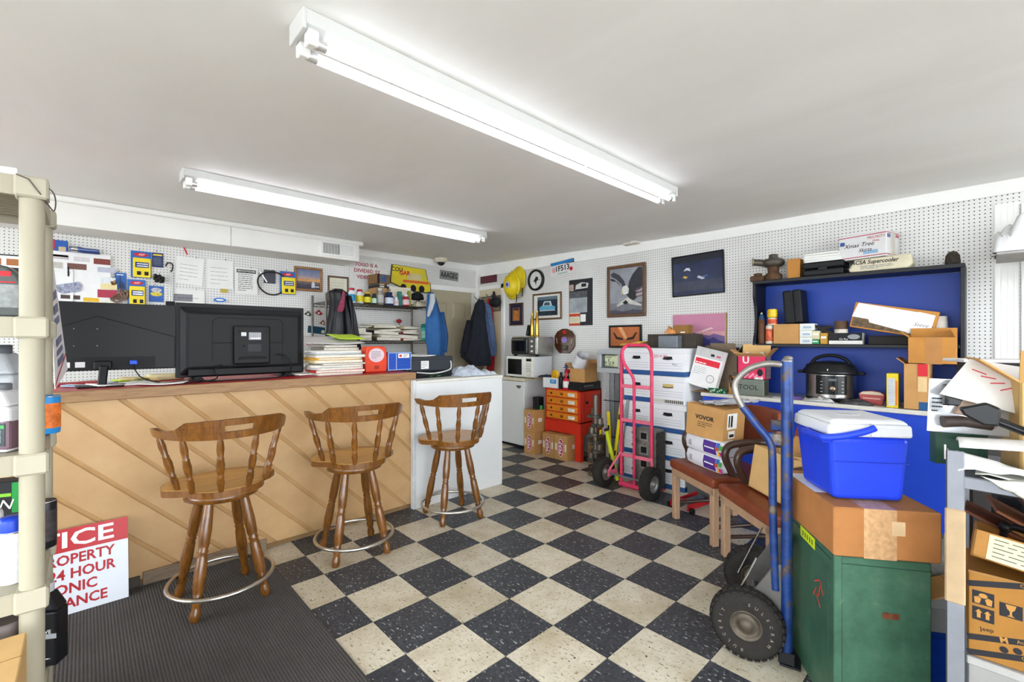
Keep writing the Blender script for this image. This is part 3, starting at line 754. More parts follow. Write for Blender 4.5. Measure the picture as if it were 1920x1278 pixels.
def sp(px, py, z): return PZ(px, py, z)
def loc(px, dep, z): p = PD(px, HZ, dep); return (p.x, p.y, z+.0015)
# things on the shelves
q = loc(5, 1.36, SZ[4]); t = thing('product_carton', 'small red and white carton on top of the plastic shelving', 'box', q, R(-10))
bxo('body', WCARD, t, -.08, .035, -.02, .06, 0, .036, .002); bxo('red_stripe', REDP, t, -.08, .0352, -.0206, .0, .006, .014)
t = thing('oil_treatment_pouch', 'dark round-topped pouch with grey and red print on second shelf', 'pouch', loc(6, 1.38, SZ[3]), R(-12))
arch = [(-.10, 0), (.045, 0), (.05, .09), (.035, .13), (.01, .155), (-.03, .165), (-.07, .155), (-.10, .12)]
MB().prism(arch, -.012, .05).build('body', mat('#4b4f4c', .3, var=.3, scale=18), t, bevel=.008, seg=2)
decal(t, 'red_label', REDP, -.09, .02, .125, .14, -.0128); decal(t, 'grey_label', mat('#8d8f8e', .4, var=.3, scale=60), -.09, .036, .03, .10, -.0128); decal(t, 'red_stripe', REDP, -.09, .03, .105, .109, -.0132)
t = thing('black_carton', 'black carton with red panel and amber windows behind the dark pouch', 'box', loc(12, 1.58, SZ[3]), R(-8))
bxo('body', mat('#17171a', .5), t, -.16, .05, 0, .1, 0, .23, .002); decal(t, 'white_top_band', WPAP, -.16, .05, .185, .225)
for i in range(4): decal(t, 'amber_window', mat('#9a5a20', .4), -.15+i*.05, -.112+i*.05, .192, .215, -.0014)
decal(t, 'red_panel', REDP, -.04, .03, .10, .15); scribble(t, WPAP, -.15, .045, .155, .18, -.0012, 2, seed=3)
PLAST = mat('#b9bcc0', .25, var=.05, alpha=.55); LIQ = mat('#6e5560', .25, var=.1)
def jug(label, c, w, d, h, rz, liq=True, capm=None):
    t = thing('plastic_jug', label, 'jug', c, rz)
    MB().frustum((-w/2, w/2, -d/2, d/2, 0), (-w/2, w/2, -d/2, d/2, h*.68)).frustum((-w/2, w/2, -d/2, d/2, h*.68), (-w*.2, w*.2, -d*.3, d*.3, h*.92)).build('body', mat('#d3d2d6', .35, var=.06) if liq else mat('#a7a9ad', .3, var=.12), t, bevel=.012, seg=3)
    if liq: MB().bx(-w/2-.0012, w/2+.0012, -d/2-.0012, d/2+.0012, .004, h*.50).build('fluid', LIQ, t, bevel=.012, seg=3)
    MB().lathe([(w*.19, h*.90), (w*.20, h*.905), (w*.20, h), (w*.17, h*1.005)], 18).build('cap', capm or mat('#6d7076', .5), t)
    MB().tube(smooth_path([(0, d*.30, h*.88), (0, d*.48, h*.80), (0, d*.52, h*.6), (0, d*.48, h*.45)]), .011, 8).build('handle', mat('#c3c2c6', .35), t)
    decal(t, 'paper_label', mat('#2f3a3c', .5, var=.2, scale=60), w*.05, w*.46, h*.10, h*.44, -d/2-.0024); decal(t, 'green_label', mat('#3f8f4e', .5), w*.06, w*.45, h*.36, h*.41, -d/2-.003)
    scribble(t, WPAP, w*.07, w*.44, h*.12, h*.34, -d/2-.0028, 8, seed=5, th=.002)
    return t
jug('translucent jug of purple fluid at the front of the third shelf', loc(-2, 1.38, SZ[2]), .14, .10, .20, R(-38))
jug('tall grey jug with dark cap behind the purple fluid jug', loc(2, 1.60, SZ[2]), .14, .11, .315, R(-30), False, mat('#55585e', .5))
can('small_can', 'blue can with orange and yellow label at the shelving rear post', (-.098, 2.33, SZ[2]+.001), .034, .135, mat('#2a86c9', .4), mat('#e0702c', .5, var=.5, scale=30))
can('spray_can', 'white spray can with bright blue cap on fourth shelf', loc(23, 1.38, SZ[1]), .031, .155, WCARD, mat('#dfe2e6', .5, var=.15, scale=120), mat('#1d3fb4', .35))
can('spray_can', 'dark red spray can beside the blue-capped one, cut by picture edge', loc(-18, 1.44, SZ[1]), .031, .15, mat('#a3232b', .4), None, mat('#d8d8d8', .4))
t = thing('wipes_carton', 'black and green carton with white lettering on fourth shelf', 'box', loc(14, 1.66, SZ[1]), R(-20))
bxo('body', mat('#15171a', .5), t, -.11, .045, 0, .07, 0, .215, .002); decal(t, 'green_flash', mat('#1f8f3f', .5), .012, .045, .10, .21); text('RAIN', .05, WPAP, t, T(-.045, -.0015, .13), shear=.3)
decal(t, 'lime_flash', mat('#7fbf2f', .5), -.10, .01, .16, .172)
can('black_can', 'black can with white band standing at the fourth shelf rear', (-.103, 2.31, SZ[1]+.001), .03, .165, mat('#18181b', .4), mat('#3a3436', .5, var=.6, scale=40))
t = thing('oil_bottle', 'black motor oil bottle with barcode label on the bottom shelf corner', 'bottle', (-.100, 2.285, SZ[0]+.001), R(-30))
MB().frustum((-.05, .05, -.03, .03, 0), (-.05, .05, -.03, .03, .19)).frustum((-.05, .05, -.03, .03, .19), (-.022, .022, -.022, .022, .25)).build('body', mat('#141417', .4), t, bevel=.008, seg=2)
MB().lathe([(.021, .25), (.022, .252), (.022, .278), (.02, .28)], 16).build('cap', mat('#b9bbbe', .4), t)
decal(t, 'grey_band', mat('#a9abb0', .5), -.049, .049, .098, .115, -.0312); decal(t, 'barcode', WPAP, -.045, .015, .045, .075, -.0312)
for i in range(8): decal(t, 'bar', INK, -.042+i*.007, -.039+i*.007+.001*(i % 3), .048, .072, -.0318)
text('30', .03, WPAP, t, T(-.015, -.0318, .165)); text('ERVE', .018, WPAP, t, T(.015, -.0318, .123)); scribble(t, WPAP, -.045, .045, .012, .036, -.0312, 2, seed=8, th=.003)
t = thing('cleaner_jar', 'round jar with brownish grey lid on the bottom shelf', 'jar', loc(10, 1.36, SZ[0]))
MB().lathe([(.045, 0), (.048, .01), (.048, .20), (.040, .25)], 20).build('body', mat('#3a3c3b', .4, var=.3, scale=40), t); MB().lathe([(.043, .25), (.05, .255), (.05, .29), (.044, .296)], 22).build('lid', mat('#7b716e', .4), t)
t = thing('gasoline_additive_box', 'black and green additive box low at the left edge', 'box', loc(22, 1.52, SZ[0]), R(-25))
bxo('body', mat('#17181a', .5), t, -.12, .05, 0, .07, 0, .215, .002); decal(t, 'green_panel', mat('#3d7a3f', .5), -.10, .045, .13, .16); text('FOR GASOLINE', .017, WPAP, t, T(-.03, -.0014, .185)); scribble(t, WPAP, -.1, .04, .02, .12, -.0012, 6, seed=9)
# open carton on the floor by the shelving
class Q: pass
def mkq(c, w, h, rz=0.0):
    q = Q(); q.loc = c; q.w = w; q.h = h; q.rz = rz; q.z0 = c[2]; q.zt = c[2]+h; return q
t = carton('cardboard_carton', 'light tan carton on the floor at the lower left corner', mkq((-.29, 1.60, .009), .34, .52), .27, CARD_L, tape=False)
decal(t, 'hand_slot', mat('#4a3722', .9), .06, .12, .42, .44); scribble(t, mat('#6a5132', .8), -.15, .0, .40, .43, -.001, 1, seed=2, th=.006)
t = thing('floor_funnel', 'dusty pink plastic funnel standing beside the shelving foot', 'funnel', (-.045, 1.835, .0095))
PK = mat('#a98a88', .4, var=.12); MB().lathe([(.048, 0), (.05, .005), (.05, .23), (.045, .235)], 24).build('barrel', mat('#c3a9a4', .45, var=.1), t); MB().lathe([(.045, .235), (.055, .24), (.066, .275), (.068, .285), (.058, .29), (.03, .285), (.001, .283)], 28).build('dish', PK, t)
# foam-board banner standing on edge at the counter end
A, B, Cc, D = PV(104, 729, 3.22), PV(127, 692, 3.40), PV(94, 450, 3.05), PV(90.5, 452, 2.98)
A.z = max(A.z, CZ+.003); B.z = max(B.z, CZ+.003)
t = thing('foam_banner', 'white foam board banner with purple lettering leaning at the counter end', 'banner', A)
n = Vector((.004, -.001, 0)); o = Vector(A)
b = MB(); vs = [p-o for p in (A, B, Cc, D)]; vs += [p-n for p in vs]
b.add(vs, [(0, 1, 2, 3), (7, 6, 5, 4), (0, 4, 5, 1), (1, 5, 6, 2), (2, 6, 7, 3), (3, 7, 4, 0)]); b.build('board', WCARD, t)
PUR = mat('#7d7f9c', .7)
for f0, f1 in ((.12, .17), (.2, .24), (.27, .32), (.42, .47), (.5, .56), (.6, .66)):
    def P(f, g): a = A.lerp(D, f); c = B.lerp(Cc, f); return a.lerp(c, g)-o+Vector((.0015, -.0015, 0))
    MB().add([P(f0, .3), P(f0, .8), P(f1, .8), P(f1, .3)], [(0, 1, 2, 3)]).build('lettering', PUR, t)
MB().add([P2-o+Vector((.0015, -.0015, 0)) for P2 in (A.lerp(D, .02), B.lerp(Cc, .13), B.lerp(Cc, .145), A.lerp(D, .035))], [(0, 1, 2, 3)]).build('red_line', REDP, t)
# papers and small clutter on the counter, left to right
pcol = {'white': WPAP, 'cream': mat('#ddcf9f', .8), 'lime': mat('#a9c63a', .7), 'red': mat('#a81f2c', .6), 'blue': mat('#9fb6cf', .7), 'manila': mat('#d9c48c', .8), 'olive': mat('#6d6a36', .7)}
items = [(132, 722, 'red', .26, .16, 10, .012, 'red folder lying on the counter under the banner foot'), (150, 716, 'white', .22, .28, 30, .004, 'white paper on the red folder at the counter left end'),
         (165, 724, 'blue', .20, .14, -12, .004, 'pale blue form lying left of the monitor foot'), (228, 722, 'white', .26, .2, 14, .006, 'white sheet with lifted corner right of the monitor foot'),
         (262, 713, 'manila', .2, .14, -6, .022, 'thick manila pad behind the monitor foot'), (232, 703, 'lime', .15, .12, 20, .012, 'lime green booklet behind the monitor stand'),
         (300, 706, 'cream', .18, .12, 3, .035, 'cream parts box lid below the blue monitor plug'), (268, 717, 'olive', .06, .05, 10, .02, 'small olive green carton beside the manila pad'),
         (530, 700, 'blue', .2, .14, 8, .004, 'pale blue sheet under the television right foot'), (312, 722, 'white', .22, .17, -18, .003, 'long white leaflet at the counter edge below the cables')]
for k, (x, y, c, w, d, a, th, lab) in enumerate(items):
    p = PZ(x, y, CZ+.002); p.y = min(max(p.y, CV+.06), CV+.44)
    sheet_thing('paper_sheet' if th < .01 else 'paper_pad', lab, 'paper', (p.x, p.y+.05, CZ+.0005+.0005*k), w, d, R(a), pcol[c], .012 if th < .01 else .002, th, k)
# ------------------------------------------------------------------ things on the back pegboard wall
WV = VW-.004
BLUE = mat('#1f5fae', .4, var=.1); YEL = mat('#e8d021', .4, var=.06); NAVY = mat('#1b2a6b', .4, var=.1)
def hook(parent, x, z, y=0): MB().tube([(x, y+.004, z+.02), (x, y-.012, z+.022), (x, y-.02, z+.01)], .0022, 5).build('peg_hook', mat('#39332e', .5, .6), parent)
# white cabinet door with stickers
q = rectV(WV-.02, 95, 208, 474, z0=1.42)
t = thing('cabinet_door', 'white raised-panel cabinet door covered with cards behind the monitor', 'door panel', q.loc)
w, h = q.w, q.h; w += .10; x0 = -w/2-.05; x1 = q.w/2
bxo('board', WCARD, t, x0, x1, 0, .018, 0, h, .003)
for a in ((x0+.10, x1-.24, h-.42, h-.40), (x0+.10, x1-.24, h-.17, h-.15)): bxo('moulding', WCARD, t, a[0], a[1], -.008, 0, a[2], a[3], .003)
for a in ((x0+.10, x0+.12), (x1-.26, x1-.24)): bxo('moulding', WCARD, t, a[0], a[1], -.008, 0, h-.40, h-.17, .003)
cards = [(-.13, .05, .10, .035, '#b9b0b2'), (-.14, .04, .11, .016, '#9a2430'), (.0, .055, .10, .04, '#cfc8cc'), (.13, .06, .11, .05, '#7d3a33'), (.16, .13, .12, .045, '#b3b6c6'), (.17, .22, .10, .05, '#d8dde2'), (.175, .275, .11, .05, '#e3d29a'), (.165, .34, .13, .07, '#a8324a'), (.165, .42, .11, .035, '#dfd9c6'),
         (-.07, .385, .12, .035, '#4a3a36'), (.06, .40, .10, .035, '#e0b52f'), (.06, .44, .11, .03, '#8e3c50'), (-.09, .43, .1, .03, '#dcd6d8'), (-.16, .12, .09, .05, '#b5b2ab'), (-.03, .12, .12, .05, '#6f4a41')]
for cx_, dz, cw, ch, hx in cards:
    decal(t, 'sticker_card', mat(hx, .5, var=.15, scale=70), cx_-cw/2, cx_+cw/2, h-dz-ch/2, h-dz+ch/2, -.0012)
MB().prism([(-.16, h-.29), (-.02, h-.25), (.0, h-.28), (-.01, h-.33), (-.12, h-.36), (-.17, h-.33)], -.012, -.009).build('sticker_flame', mat('#8f93a8', .5, var=.6, scale=50), t)
bxo('marker_pen', INK, t, -.088, -.078, -.012, -.002, h-.21, h-.13, .003)
q = rectV(WV-.02, 92, 127, 450, 470)
t = block('blister_pack', 'blue and red blister pack lying on top of the white cabinet door', 'package', q, .016, mat('#2456a6', .4)); t.location.z = 1.42+h+.001
decal(t, 'red_corner', REDP, -q.w/2, -q.w*.2, .01, q.h); decal(t, 'card_label', mat('#c9b58e', .5), 0, q.w*.4, .0, q.h*.4)
z0 = 1.42+h+.0
a, c = PV(130, 460, WV-.03), PV(186, 462, WV-.03)
t = thing('flashlight', 'long blue and silver flashlight lying on the cabinet door edge', 'flashlight', ((a.x+c.x)/2, WV-.035, z0+.026))
L = (c.x-a.x)/2; MB().lathe([(.016, -L), (.024, -L+.01), (.025, -L+.06), (.018, -L+.09), (.018, L-.02), (.014, L)], 16, RY(PI/2)).build('barrel', mat('#5f6f9f', .25, .5), t); MB().lathe([(.0255, -L+.012), (.0255, -L+.05)], 16, RY(PI/2), cap=False).build('bezel', CHROME, t)
bxo('clip', NAVY, t, -.03, .10, -.02, .0, -.026, -.014, .003)
# blister cards
def blister(label, x0, x1, yt, yb, kind, v=WV):
    q = rectV(v, x0, x1, yt, yb); t = thing('blister_pack', label, 'package', q.loc, 0, 'blister packs hung on the pegboard'); w, h = q.w, q.h
    bxo('backing_card', BLUE if kind != 'navy' else NAVY, t, -w/2, w/2, -.002, 0, 0, h, .001)
    if kind == 'arp':
        bxo('yellow_box', YEL, t, -w*.40, w*.46, -.022, -.002, h*.02, h*.74, .004)
        decal(t, 'blue_window', NAVY, -w*.30, w*.36, h*.38, h*.58, -.0228)
        bxo('bolt', CHROME, t, -w*.22, w*.32, -.026, -.0228, h*.50, h*.535); bxo('bolt', CHROME, t, -w*.22, w*.32, -.026, -.0228, h*.42, h*.455)
        for s in (-1, 1): decal(t, 'black_print', INK, s*w*.18-w*.10+.01, s*w*.18+w*.10+.01, h*.10, h*.24, -.0228)
        poly(t, 'red_logo', REDP, ell(.0, h*.87, w*.36, h*.07), -.0026); text('ARP', h*.10, mat('#f0c8c0', .6, var=0), t, T(0, -.0033, h*.87), bold=.02, shear=.3)
    elif kind == 'navy':
        decal(t, 'yellow_strip', YEL, -w*.4, w*.4, h*.8, h*.9, -.0026); bxo('blister', mat('#46506e', .2, var=.4, scale=50), t, -w*.4, w*.4, -.014, -.002, h*.08, h*.7, .004)
    elif kind == 'scene':
        poly(t, 'dark_print', mat('#12305f', .4), [(-w*.1, h*.1), (w*.4, h*.05), (w*.35, h*.35), (w*.05, h*.5), (w*.0, h*.85), (-w*.1, h*.85)], -.0026); decal(t, 'white_strip', WPAP, -w*.35, w*.25, h*.85, h*.9, -.003)
    elif kind == 'decal':
        for k in range(3): poly(t, 'sticker_art', mat(('#2b55a8', '#d9c23a', '#b9bccb')[k], .4, var=.5, scale=60), ell(0, h*(.25+.25*k), w*(.46-.05*k), h*.14, 12), -.003-.001*k)
    hook(t, -w*.1, h-.004); return t
blister('large blue and yellow fastener pack high on the pegboard', 245, 284, 471, 521, 'arp')
blister('lower blue and yellow fastener pack cut off by the monitor top', 239, 273, 524, 573, 'arp', WV-.03)
blister('blue and yellow fastener pack hung left of the sunset picture', 525, 554, 509, 552, 'arp', WV-.02)
blister('small dark navy pack right of the large fastener pack', 285, 306, 474, 501, 'navy')
blister('small blue card with tower silhouette hung beside the cabinet door', 215, 237, 511, 543, 'scene')
blister('colourful round-edged decal pack above the monitor right corner', 279, 307, 536, 566, 'decal')
# tangles, keys, tools on hooks
def tangle(name, label, cat, x, y, r, n, m, v=WV-.03, seed=1, th=.0035, squash=1.0):
    c = PV(x, y, v); rr = random.Random(seed); pts = [(rr.uniform(-r, r), rr.uniform(-.02, .012), rr.uniform(-r, r)*squash) for _ in range(n)]
    t = thing(name, label, cat, c); MB().tube(smooth_path(pts, 5), th, 6).build('strand', m, t)
    hook(t, 0, r*squash*.9); return t
tangle('chain_bundle', 'tangled brown and silver chains hanging below the blue tower card', 'chain', 225, 553, .07, 22, mat('#7a5f50', .4, .5, var=.4, scale=40), seed=4, th=.006)
tangle('key_bunch', 'small bunch of brass keys hanging left of the blue card', 'keys', 212, 531, .025, 8, mat('#a8824a', .35, .8), seed=6, th=.006, squash=1.6)
tangle('black_fitting', 'black ribbed fitting with chain hanging on pegboard under the navy pack', 'fitting', 298, 522, .035, 14, mat('#1b1a1b', .5), seed=8, th=.011)
c = PV(318, 500, WV-.02)
t = thing('hook_tool', 'long thin metal hook tool hanging beside the papers', 'tool', c)
MB().tube(smooth_path([(-.03, 0, .0), (-.015, 0, .035), (.02, 0, .03), (.022, 0, -.02), (.008, 0, -.05)]), .006, 7).build('hook_end', mat('#2b2728', .5), t); MB().tube([(.008, 0, -.05), (.0, 0, -.33)], .005, 6).tube([(.02, 0, -.05), (.018, 0, -.33)], .004, 6).build('rod', mat('#c8c8c8', .3, .7), t); bxo('base', INK, t, -.03, .04, -.02, .01, -.37, -.33, .003)
def paper_wall(label, x0, x1, yt, yb, v=WV, n=6, hdr=None, seed=0, tilt=0, m=None):
    q = rectV(v, x0, x1, yt, yb); t = thing('wall_paper_sheet', label, 'paper', q.loc, rot=(0, tilt, 0))
    bxo('sheet', m or WPAP, t, -q.w/2, q.w/2, -.002, 0, 0, q.h)
    scribble(t, GINK if not hdr else INK, -q.w*.36, q.w*.40, q.h*.1, q.h*.78, -.0022, n, seed=seed, th=.0035 if not hdr else .006)
    if hdr: decal(t, 'black_header', INK, -q.w*.42, q.w*.42, q.h*.80, q.h*.93, -.003); text(hdr, q.h*.09, WPAP, t, T(0, -.0036, q.h*.865), bold=.02, wid=q.w*.78)
    hook(t, q.w*.2, q.h-.01); return t
paper_wall('white typed sheet nearest the hook tool on pegboard', 327, 379, 482, 533, n=5, seed=1, tilt=R(4))
paper_wall('white typed sheet in the middle of the pegboard row', 388, 437, 487, 541, n=5, seed=2)
paper_wall('white card with black header bar and dense print', 440, 483, 502, 551, v=WV-.012, n=9, hdr='SERVICE POLICIES', seed=3)
t = paper_wall('grey-headed sheet half hidden behind the television top edge', 328, 384, 543, 590, v=WV-.006, n=3, seed=4); 
decal(t, 'grey_photo', mat('#808086', .6, var=.2, scale=60), -.13, .02, .13, .20, -.0026)
c = PV(346, 466, WV-.02); tag(MB().bx(-.006, .006, -.006, 0, -.06, .06).build('red_pen', REDP, loc=c, rot=(0, R(-22), 0), bevel=.002), 'red marker pen stuck in the pegboard above the papers', 'pen')
c = PV(412, 562, WV-.03); t = thing('blue_sticker_tag', 'small bright blue oval tag above the television', 'tag', c); MB().prism(ell(0, 0, .055, .022), -.004, 0).build('oval', mat('#1d72c8', .4), t); MB().prism(ell(.0, .0, .035, .009), -.006, -.004).build('highlight', WPAP, t)
c = PV(420, 545, WV-.01); tag(MB().bx(-.03, .03, -.004, 0, -.02, .02).build('yellow_tag', mat('#b9a03a', .5), loc=c), 'little yellow tag below the black-header card', 'tag')
# drive belt hanging with a black pack
c = PV(511, 531, WV-.03); t = thing('drive_belt', 'thin black drive belt hanging around a dark pack', 'belt', c)
MB().ring(.0, .004, 3, 3).build('splice', INK, t) if False else None
MB().tube([(.145*math.cos(a)*(1+.1*math.sin(a)), 0, .125*math.sin(a)) for a in [2*PI*i/30 for i in range(30)]], .008, 8, True).build('loop', mat('#2b2622', .7), t); hook(t, 0, .125)
q = rectV(WV-.02, 495, 517, 506, 531); t = block('parts_bag', 'dark clear bag with a silver bar hung inside the drive belt', 'package', q, .016, mat('#3a3b44', .2, var=.2)); MB().box(.012, .004, q.h*.9, (0, -.003, q.h*.45), T() ).build('silver_bar', CHROME, t, rot=(0, R(-32), 0), loc=(-.03, 0, .01))
# pictures and signs
def sunset(t, w, h, y, f):
    x0, z0 = -w/2, f
    cols = ['#3f3a4a', '#4a4350', '#6b5a58', '#c8925a', '#a98f86', '#84829a', '#767d98', '#6a7492']
    for i, c in enumerate(cols): decal(t, 'sky_band', mat(c, .5, var=.2, scale=20), x0, x0+w, z0+h*i/8, z0+h*(i+1)/8, y)
    poly(t, 'figure', mat('#bfc4d2', .5), [(w*.12, z0+h*.08), (w*.26, z0+h*.06), (w*.27, z0+h*.3), (w*.2, z0+h*.42), (w*.13, z0+h*.3)], y-.001)
    decal(t, 'surf', mat('#cfc9c4', .5), w*.28, w*.46, z0+h*.10, z0+h*.16, y-.001)
OAK = wood('#6e4520', '#a5733a', (1, 1, 6), .4, .2, 10, 'oak_frame')
frame_thing('framed_picture', 'oak-framed painting of a dark sea at sunset on the back pegboard', rectV(WV, 551, 604, 501, 546), .028, OAK, .02, sunset)
def cert(t, w, h, y, f): decal(t, 'paper', mat('#d6d2bd', .6, var=.08), -w/2, w/2, f, f+h, y); scribble(t, GINK, -w*.4, w*.4, f+h*.2, f+h*.85, y-.0006, 6, seed=11)
frame_thing('framed_certificate', 'dark wood framed certificate behind the hanging black jacket', rectV(WV, 614, 653, 518, 572), .02, wood('#3c2416', '#6a4426', (1, 1, 6), .4, .2, 10, 'dark_frame'), .016, cert)
q = rectV(WV, 655, 722, 486, 548); t = thing('video_warning_sign', 'white board with hand-painted red capital letters beside the duct end', 'sign', q.loc)
bxo('board', mat('#d8d7d3', .6), t, -q.w/2, q.w/2, -.004, 0, 0, q.h)
for i, s in enumerate(('TOGO IS A', 'DIVIDED SY', 'VIDEOCAM')): text(s, .062, mat('#a32a44', .6, var=0), t, T(-.02+.012*i, -.0046, q.h-.075-i*.078), bold=.02, wid=.30+.05*(i == 1))
# yellow van shaped poster
q = rectV(WV-.03, 731, 808, 500, 547); w, h = q.w, q.h
t = thing('van_poster', 'yellow van-shaped poster with black outline high beside the door', 'poster', q.loc)
outl = [(-w/2, h*.30), (-w*.46, h*1.02), (w*.36, h*.97), (w*.42, h*.52), (w*.49, h*.42), (w*.5, h*.05), (w*.40, .0), (-w*.10, h*.02), (-w*.30, h*.18)]
MB().prism(outl[::-1][::-1], -.004, 0).build('black_outline', INK, t)
MB().prism([(x*.96, .012+(z)*.95) for x, z in outl], -.006, -.004).build('yellow_body', mat('#d8c331', .5, var=.12, scale=8), t)
decal(t, 'orange_stripe', mat('#d8642a', .5), -w*.20, w*.44, h*.36, h*.46, -.0068); decal(t, 'tan_panel', mat('#cdbd8d', .5), -w*.10, w*.24, h*.48, h*.74, -.0068); decal(t, 'van_window', mat('#b9c04a', .5), w*.27, w*.35, h*.56, h*.74, -.0072)
text('COU', .075, INK, t, T(-w*.34, -.0068, h*.83), bold=.02); text('GAR', .08, REDP, t, T(-w*.16, -.0068, h*.72), bold=.03)
for x in (-.12, .03, .16): MB().prism(ell(x*w/.5*.8, h*.15, w*.07, h*.14), -.0085, -.0068).build('black_print', INK, t)
# dome camera on the ceiling
c = PV(827, 486, 5.1); zc = ceil_z(5.1); p = PZ(827, 484, zc)
t = thing('dome_camera', 'cream ceiling dome camera with dark bubble near the corner', 'camera', (p.x, p.y, zc-.001))
MB().lathe([(.085, 0), (.085, -.03), (.075, -.055), (.06, -.058)][::-1], 24).build('housing', mat('#d9d2bf', .4), t); MB().ball(.052, (0, 0, -.058), 20, (1, 1, .85)).build('bubble', mat('#22212a', .1, var=.05), t)
q = rectV(WV, 824, 859, 508, 525); t = thing('licence_plate', 'weathered grey licence plate above the beige door', 'licence plate', q.loc, rot=(0, R(3), 0))
bxo('plate', mat('#8f908f', .5, .4, var=.15), t, -q.w/2, q.w/2, -.003, 0, 0, q.h, .003); text('AAAGEG', q.h*.8, INK, t, T(0, -.0036, q.h*.5), bold=.02, wid=q.w*.9)
# calendar and little red figures right of the television
q = rectV(WV-.01, 571, 612, 612, 672); t = thing('wall_calendar', 'calendar with dark teal header between television and black jacket', 'calendar', q.loc, rot=(0, R(6), 0))
bxo('sheet', WPAP, t, -q.w/2, q.w/2, -.003, 0, 0, q.h); decal(t, 'teal_header', mat('#1d4a63', .5), -q.w/2, q.w/2, q.h*.78, q.h, -.0036); decal(t, 'red_rule', REDP, -q.w/2, q.w/2, q.h*.40, q.h*.42, -.0036); decal(t, 'tan_photo', mat('#b59a5a', .5, var=.4, scale=40), -q.w*.1, q.w*.42, q.h*.55, q.h*.70, -.0036)
MB().prism(ell(q.w*.2, q.h*.86, .02, .02), -.006, -.0036).build('badge', mat('#d8e6cf', .5), t); scribble(t, GINK, -q.w*.4, q.w*.45, q.h*.05, q.h*.38, -.0036, 5, seed=14)
for x, y, hx, lab in ((597, 586, '#a3222d', 'small red clip magnet on the pegboard above the calendar'), (577, 588, '#4b4a3c', 'small striped toy figure on the pegboard beside the television corner'), (605, 605, '#8a5a44', 'little brown and white ornament hanging above the calendar corner')):
    c = PV(x, y, WV-.012); t = thing('peg_ornament', lab, 'ornament', c)
    MB().prism([(-.045, -.005), (-.01, -.02), (.02, -.03), (.05, -.01), (.02, .01), (.015, .03), (-.005, .03), (-.02, .012)], -.012, 0).build('body', mat(hx, .5, var=.3, scale=60), t, bevel=.004); MB().ball(.012, (.0, -.012, -.004), 8).build('bead', WPAP, t)
# ------------------------------------------------------------------ wire rack against the back wall
ru0, ru1, rv0, rv1 = 1.90, 3.20, 4.95, 5.36
WIRE = mat('#57524d', .35, .85, var=.15, scale=30)
rk = thing('wire_rack', 'tall chrome wire shelving rack against the back pegboard wall', 'shelf', ((ru0+ru1)/2, (rv0+rv1)/2, 0))
hw, hd = (ru1-ru0)/2, (rv1-rv0)/2
RZ_ = [.18, .75, 1.34, 1.765]
for a in (-1, 1):
    for c in (-1, 1): MB().cyl(.0125, (a*hw, c*hd, 0), (a*hw, c*hd, 1.86), 12).build('post', WIRE, rk)
for z in RZ_:
    b = MB()
    for c in (-1, 1):
        b.tube([(-hw, c*hd, z), (hw, c*hd, z)], .004, 6).tube([(-hw, c*hd, z-.032), (hw, c*hd, z-.032)], .004, 6)
        b.tube([(-hw+i*2*hw/36, c*hd, z-.032*(i % 2)) for i in range(37)], .003, 5)
    for a in (-1, 0, 1): b.tube([(a*hw, -hd, z), (a*hw, hd, z)], .005, 6)
    for i in range(1, 48): b.tube([(-hw+i*2*hw/48, -hd, z+.001), (-hw+i*2*hw/48, hd, z+.001)], .0018, 4)
    b.build('wire_shelf', WIRE, rk)
ZT, ZM = RZ_[3]+.0055, RZ_[2]+.0055
def onrack(px, v, z): d = ray(px, HZ); s = v/d.y; return (d.x*s, v, z)
def rad(x0, x1, v): return abs(PV(x0, HZ, v).x-PV(x1, HZ, v).x)/2
rowv = 5.02
WB = mat('#dfe3e6', .35)
for x0, x1, hh, bm, cm, lm, lab in ((653, 666, .165, WB, mat('#b5243a', .4), mat('#2e9ccf', .4, var=.3), 'white supplement bottle with red cap and blue label, first on the wire rack'),
    (668, 681, .155, WB, mat('#b5243a', .4), mat('#e4cf2a', .4, var=.2), 'white supplement bottle with red cap and yellow label on the wire rack'),
    (682, 695, .135, mat('#3a2c16', .3), mat('#d6b22c', .4), mat('#e6d834', .4), 'dark amber bottle with yellow label and cap on the wire rack'),
    (697, 706, .12, mat('#20402f', .3), mat('#1c2733', .4), mat('#bcd8c6', .4), 'small green bottle with pale label on the wire rack'),
    (707, 719, .19, mat('#8d8780', .2, var=.1), mat('#b9b6ae', .4), mat('#b5b2b0', .4), 'tall clear spray bottle in the middle of the wire rack'),
    (722, 737, .15, mat('#20305c', .3), mat('#1a2348', .4), mat('#ccd3df', .4), 'navy blue bottle with white label on the wire rack'),
    (738, 747, .10, WB, WB, mat('#d6b9bd', .4), 'short white bottle beside the navy blue one'),
    (755, 767, .135, mat('#a82a3c', .35), WB, mat('#e3c3c9', .4), 'red bottle with white cap near the right end of the wire rack')):
    v = rowv; bottle('supplement_bottle', lab, onrack((x0+x1)/2, v, ZT), rad(x0, x1, v), hh*1.05, bm, cm, lm, neck=.62, group='bottles on the wire rack')
q = rectV(rowv, 748, 754, 546, z0=ZT); block('teal_packet', 'narrow teal packet squeezed between the white and red bottles', 'packet', q, .05, mat('#2f7f74', .4, var=.3))
q = rectV(rowv+.02, 767, 771, 545, z0=ZT); block('olive_booklet', 'thin olive booklet standing beside the red bottle', 'book', q, .05, mat('#9a9a3a', .5))
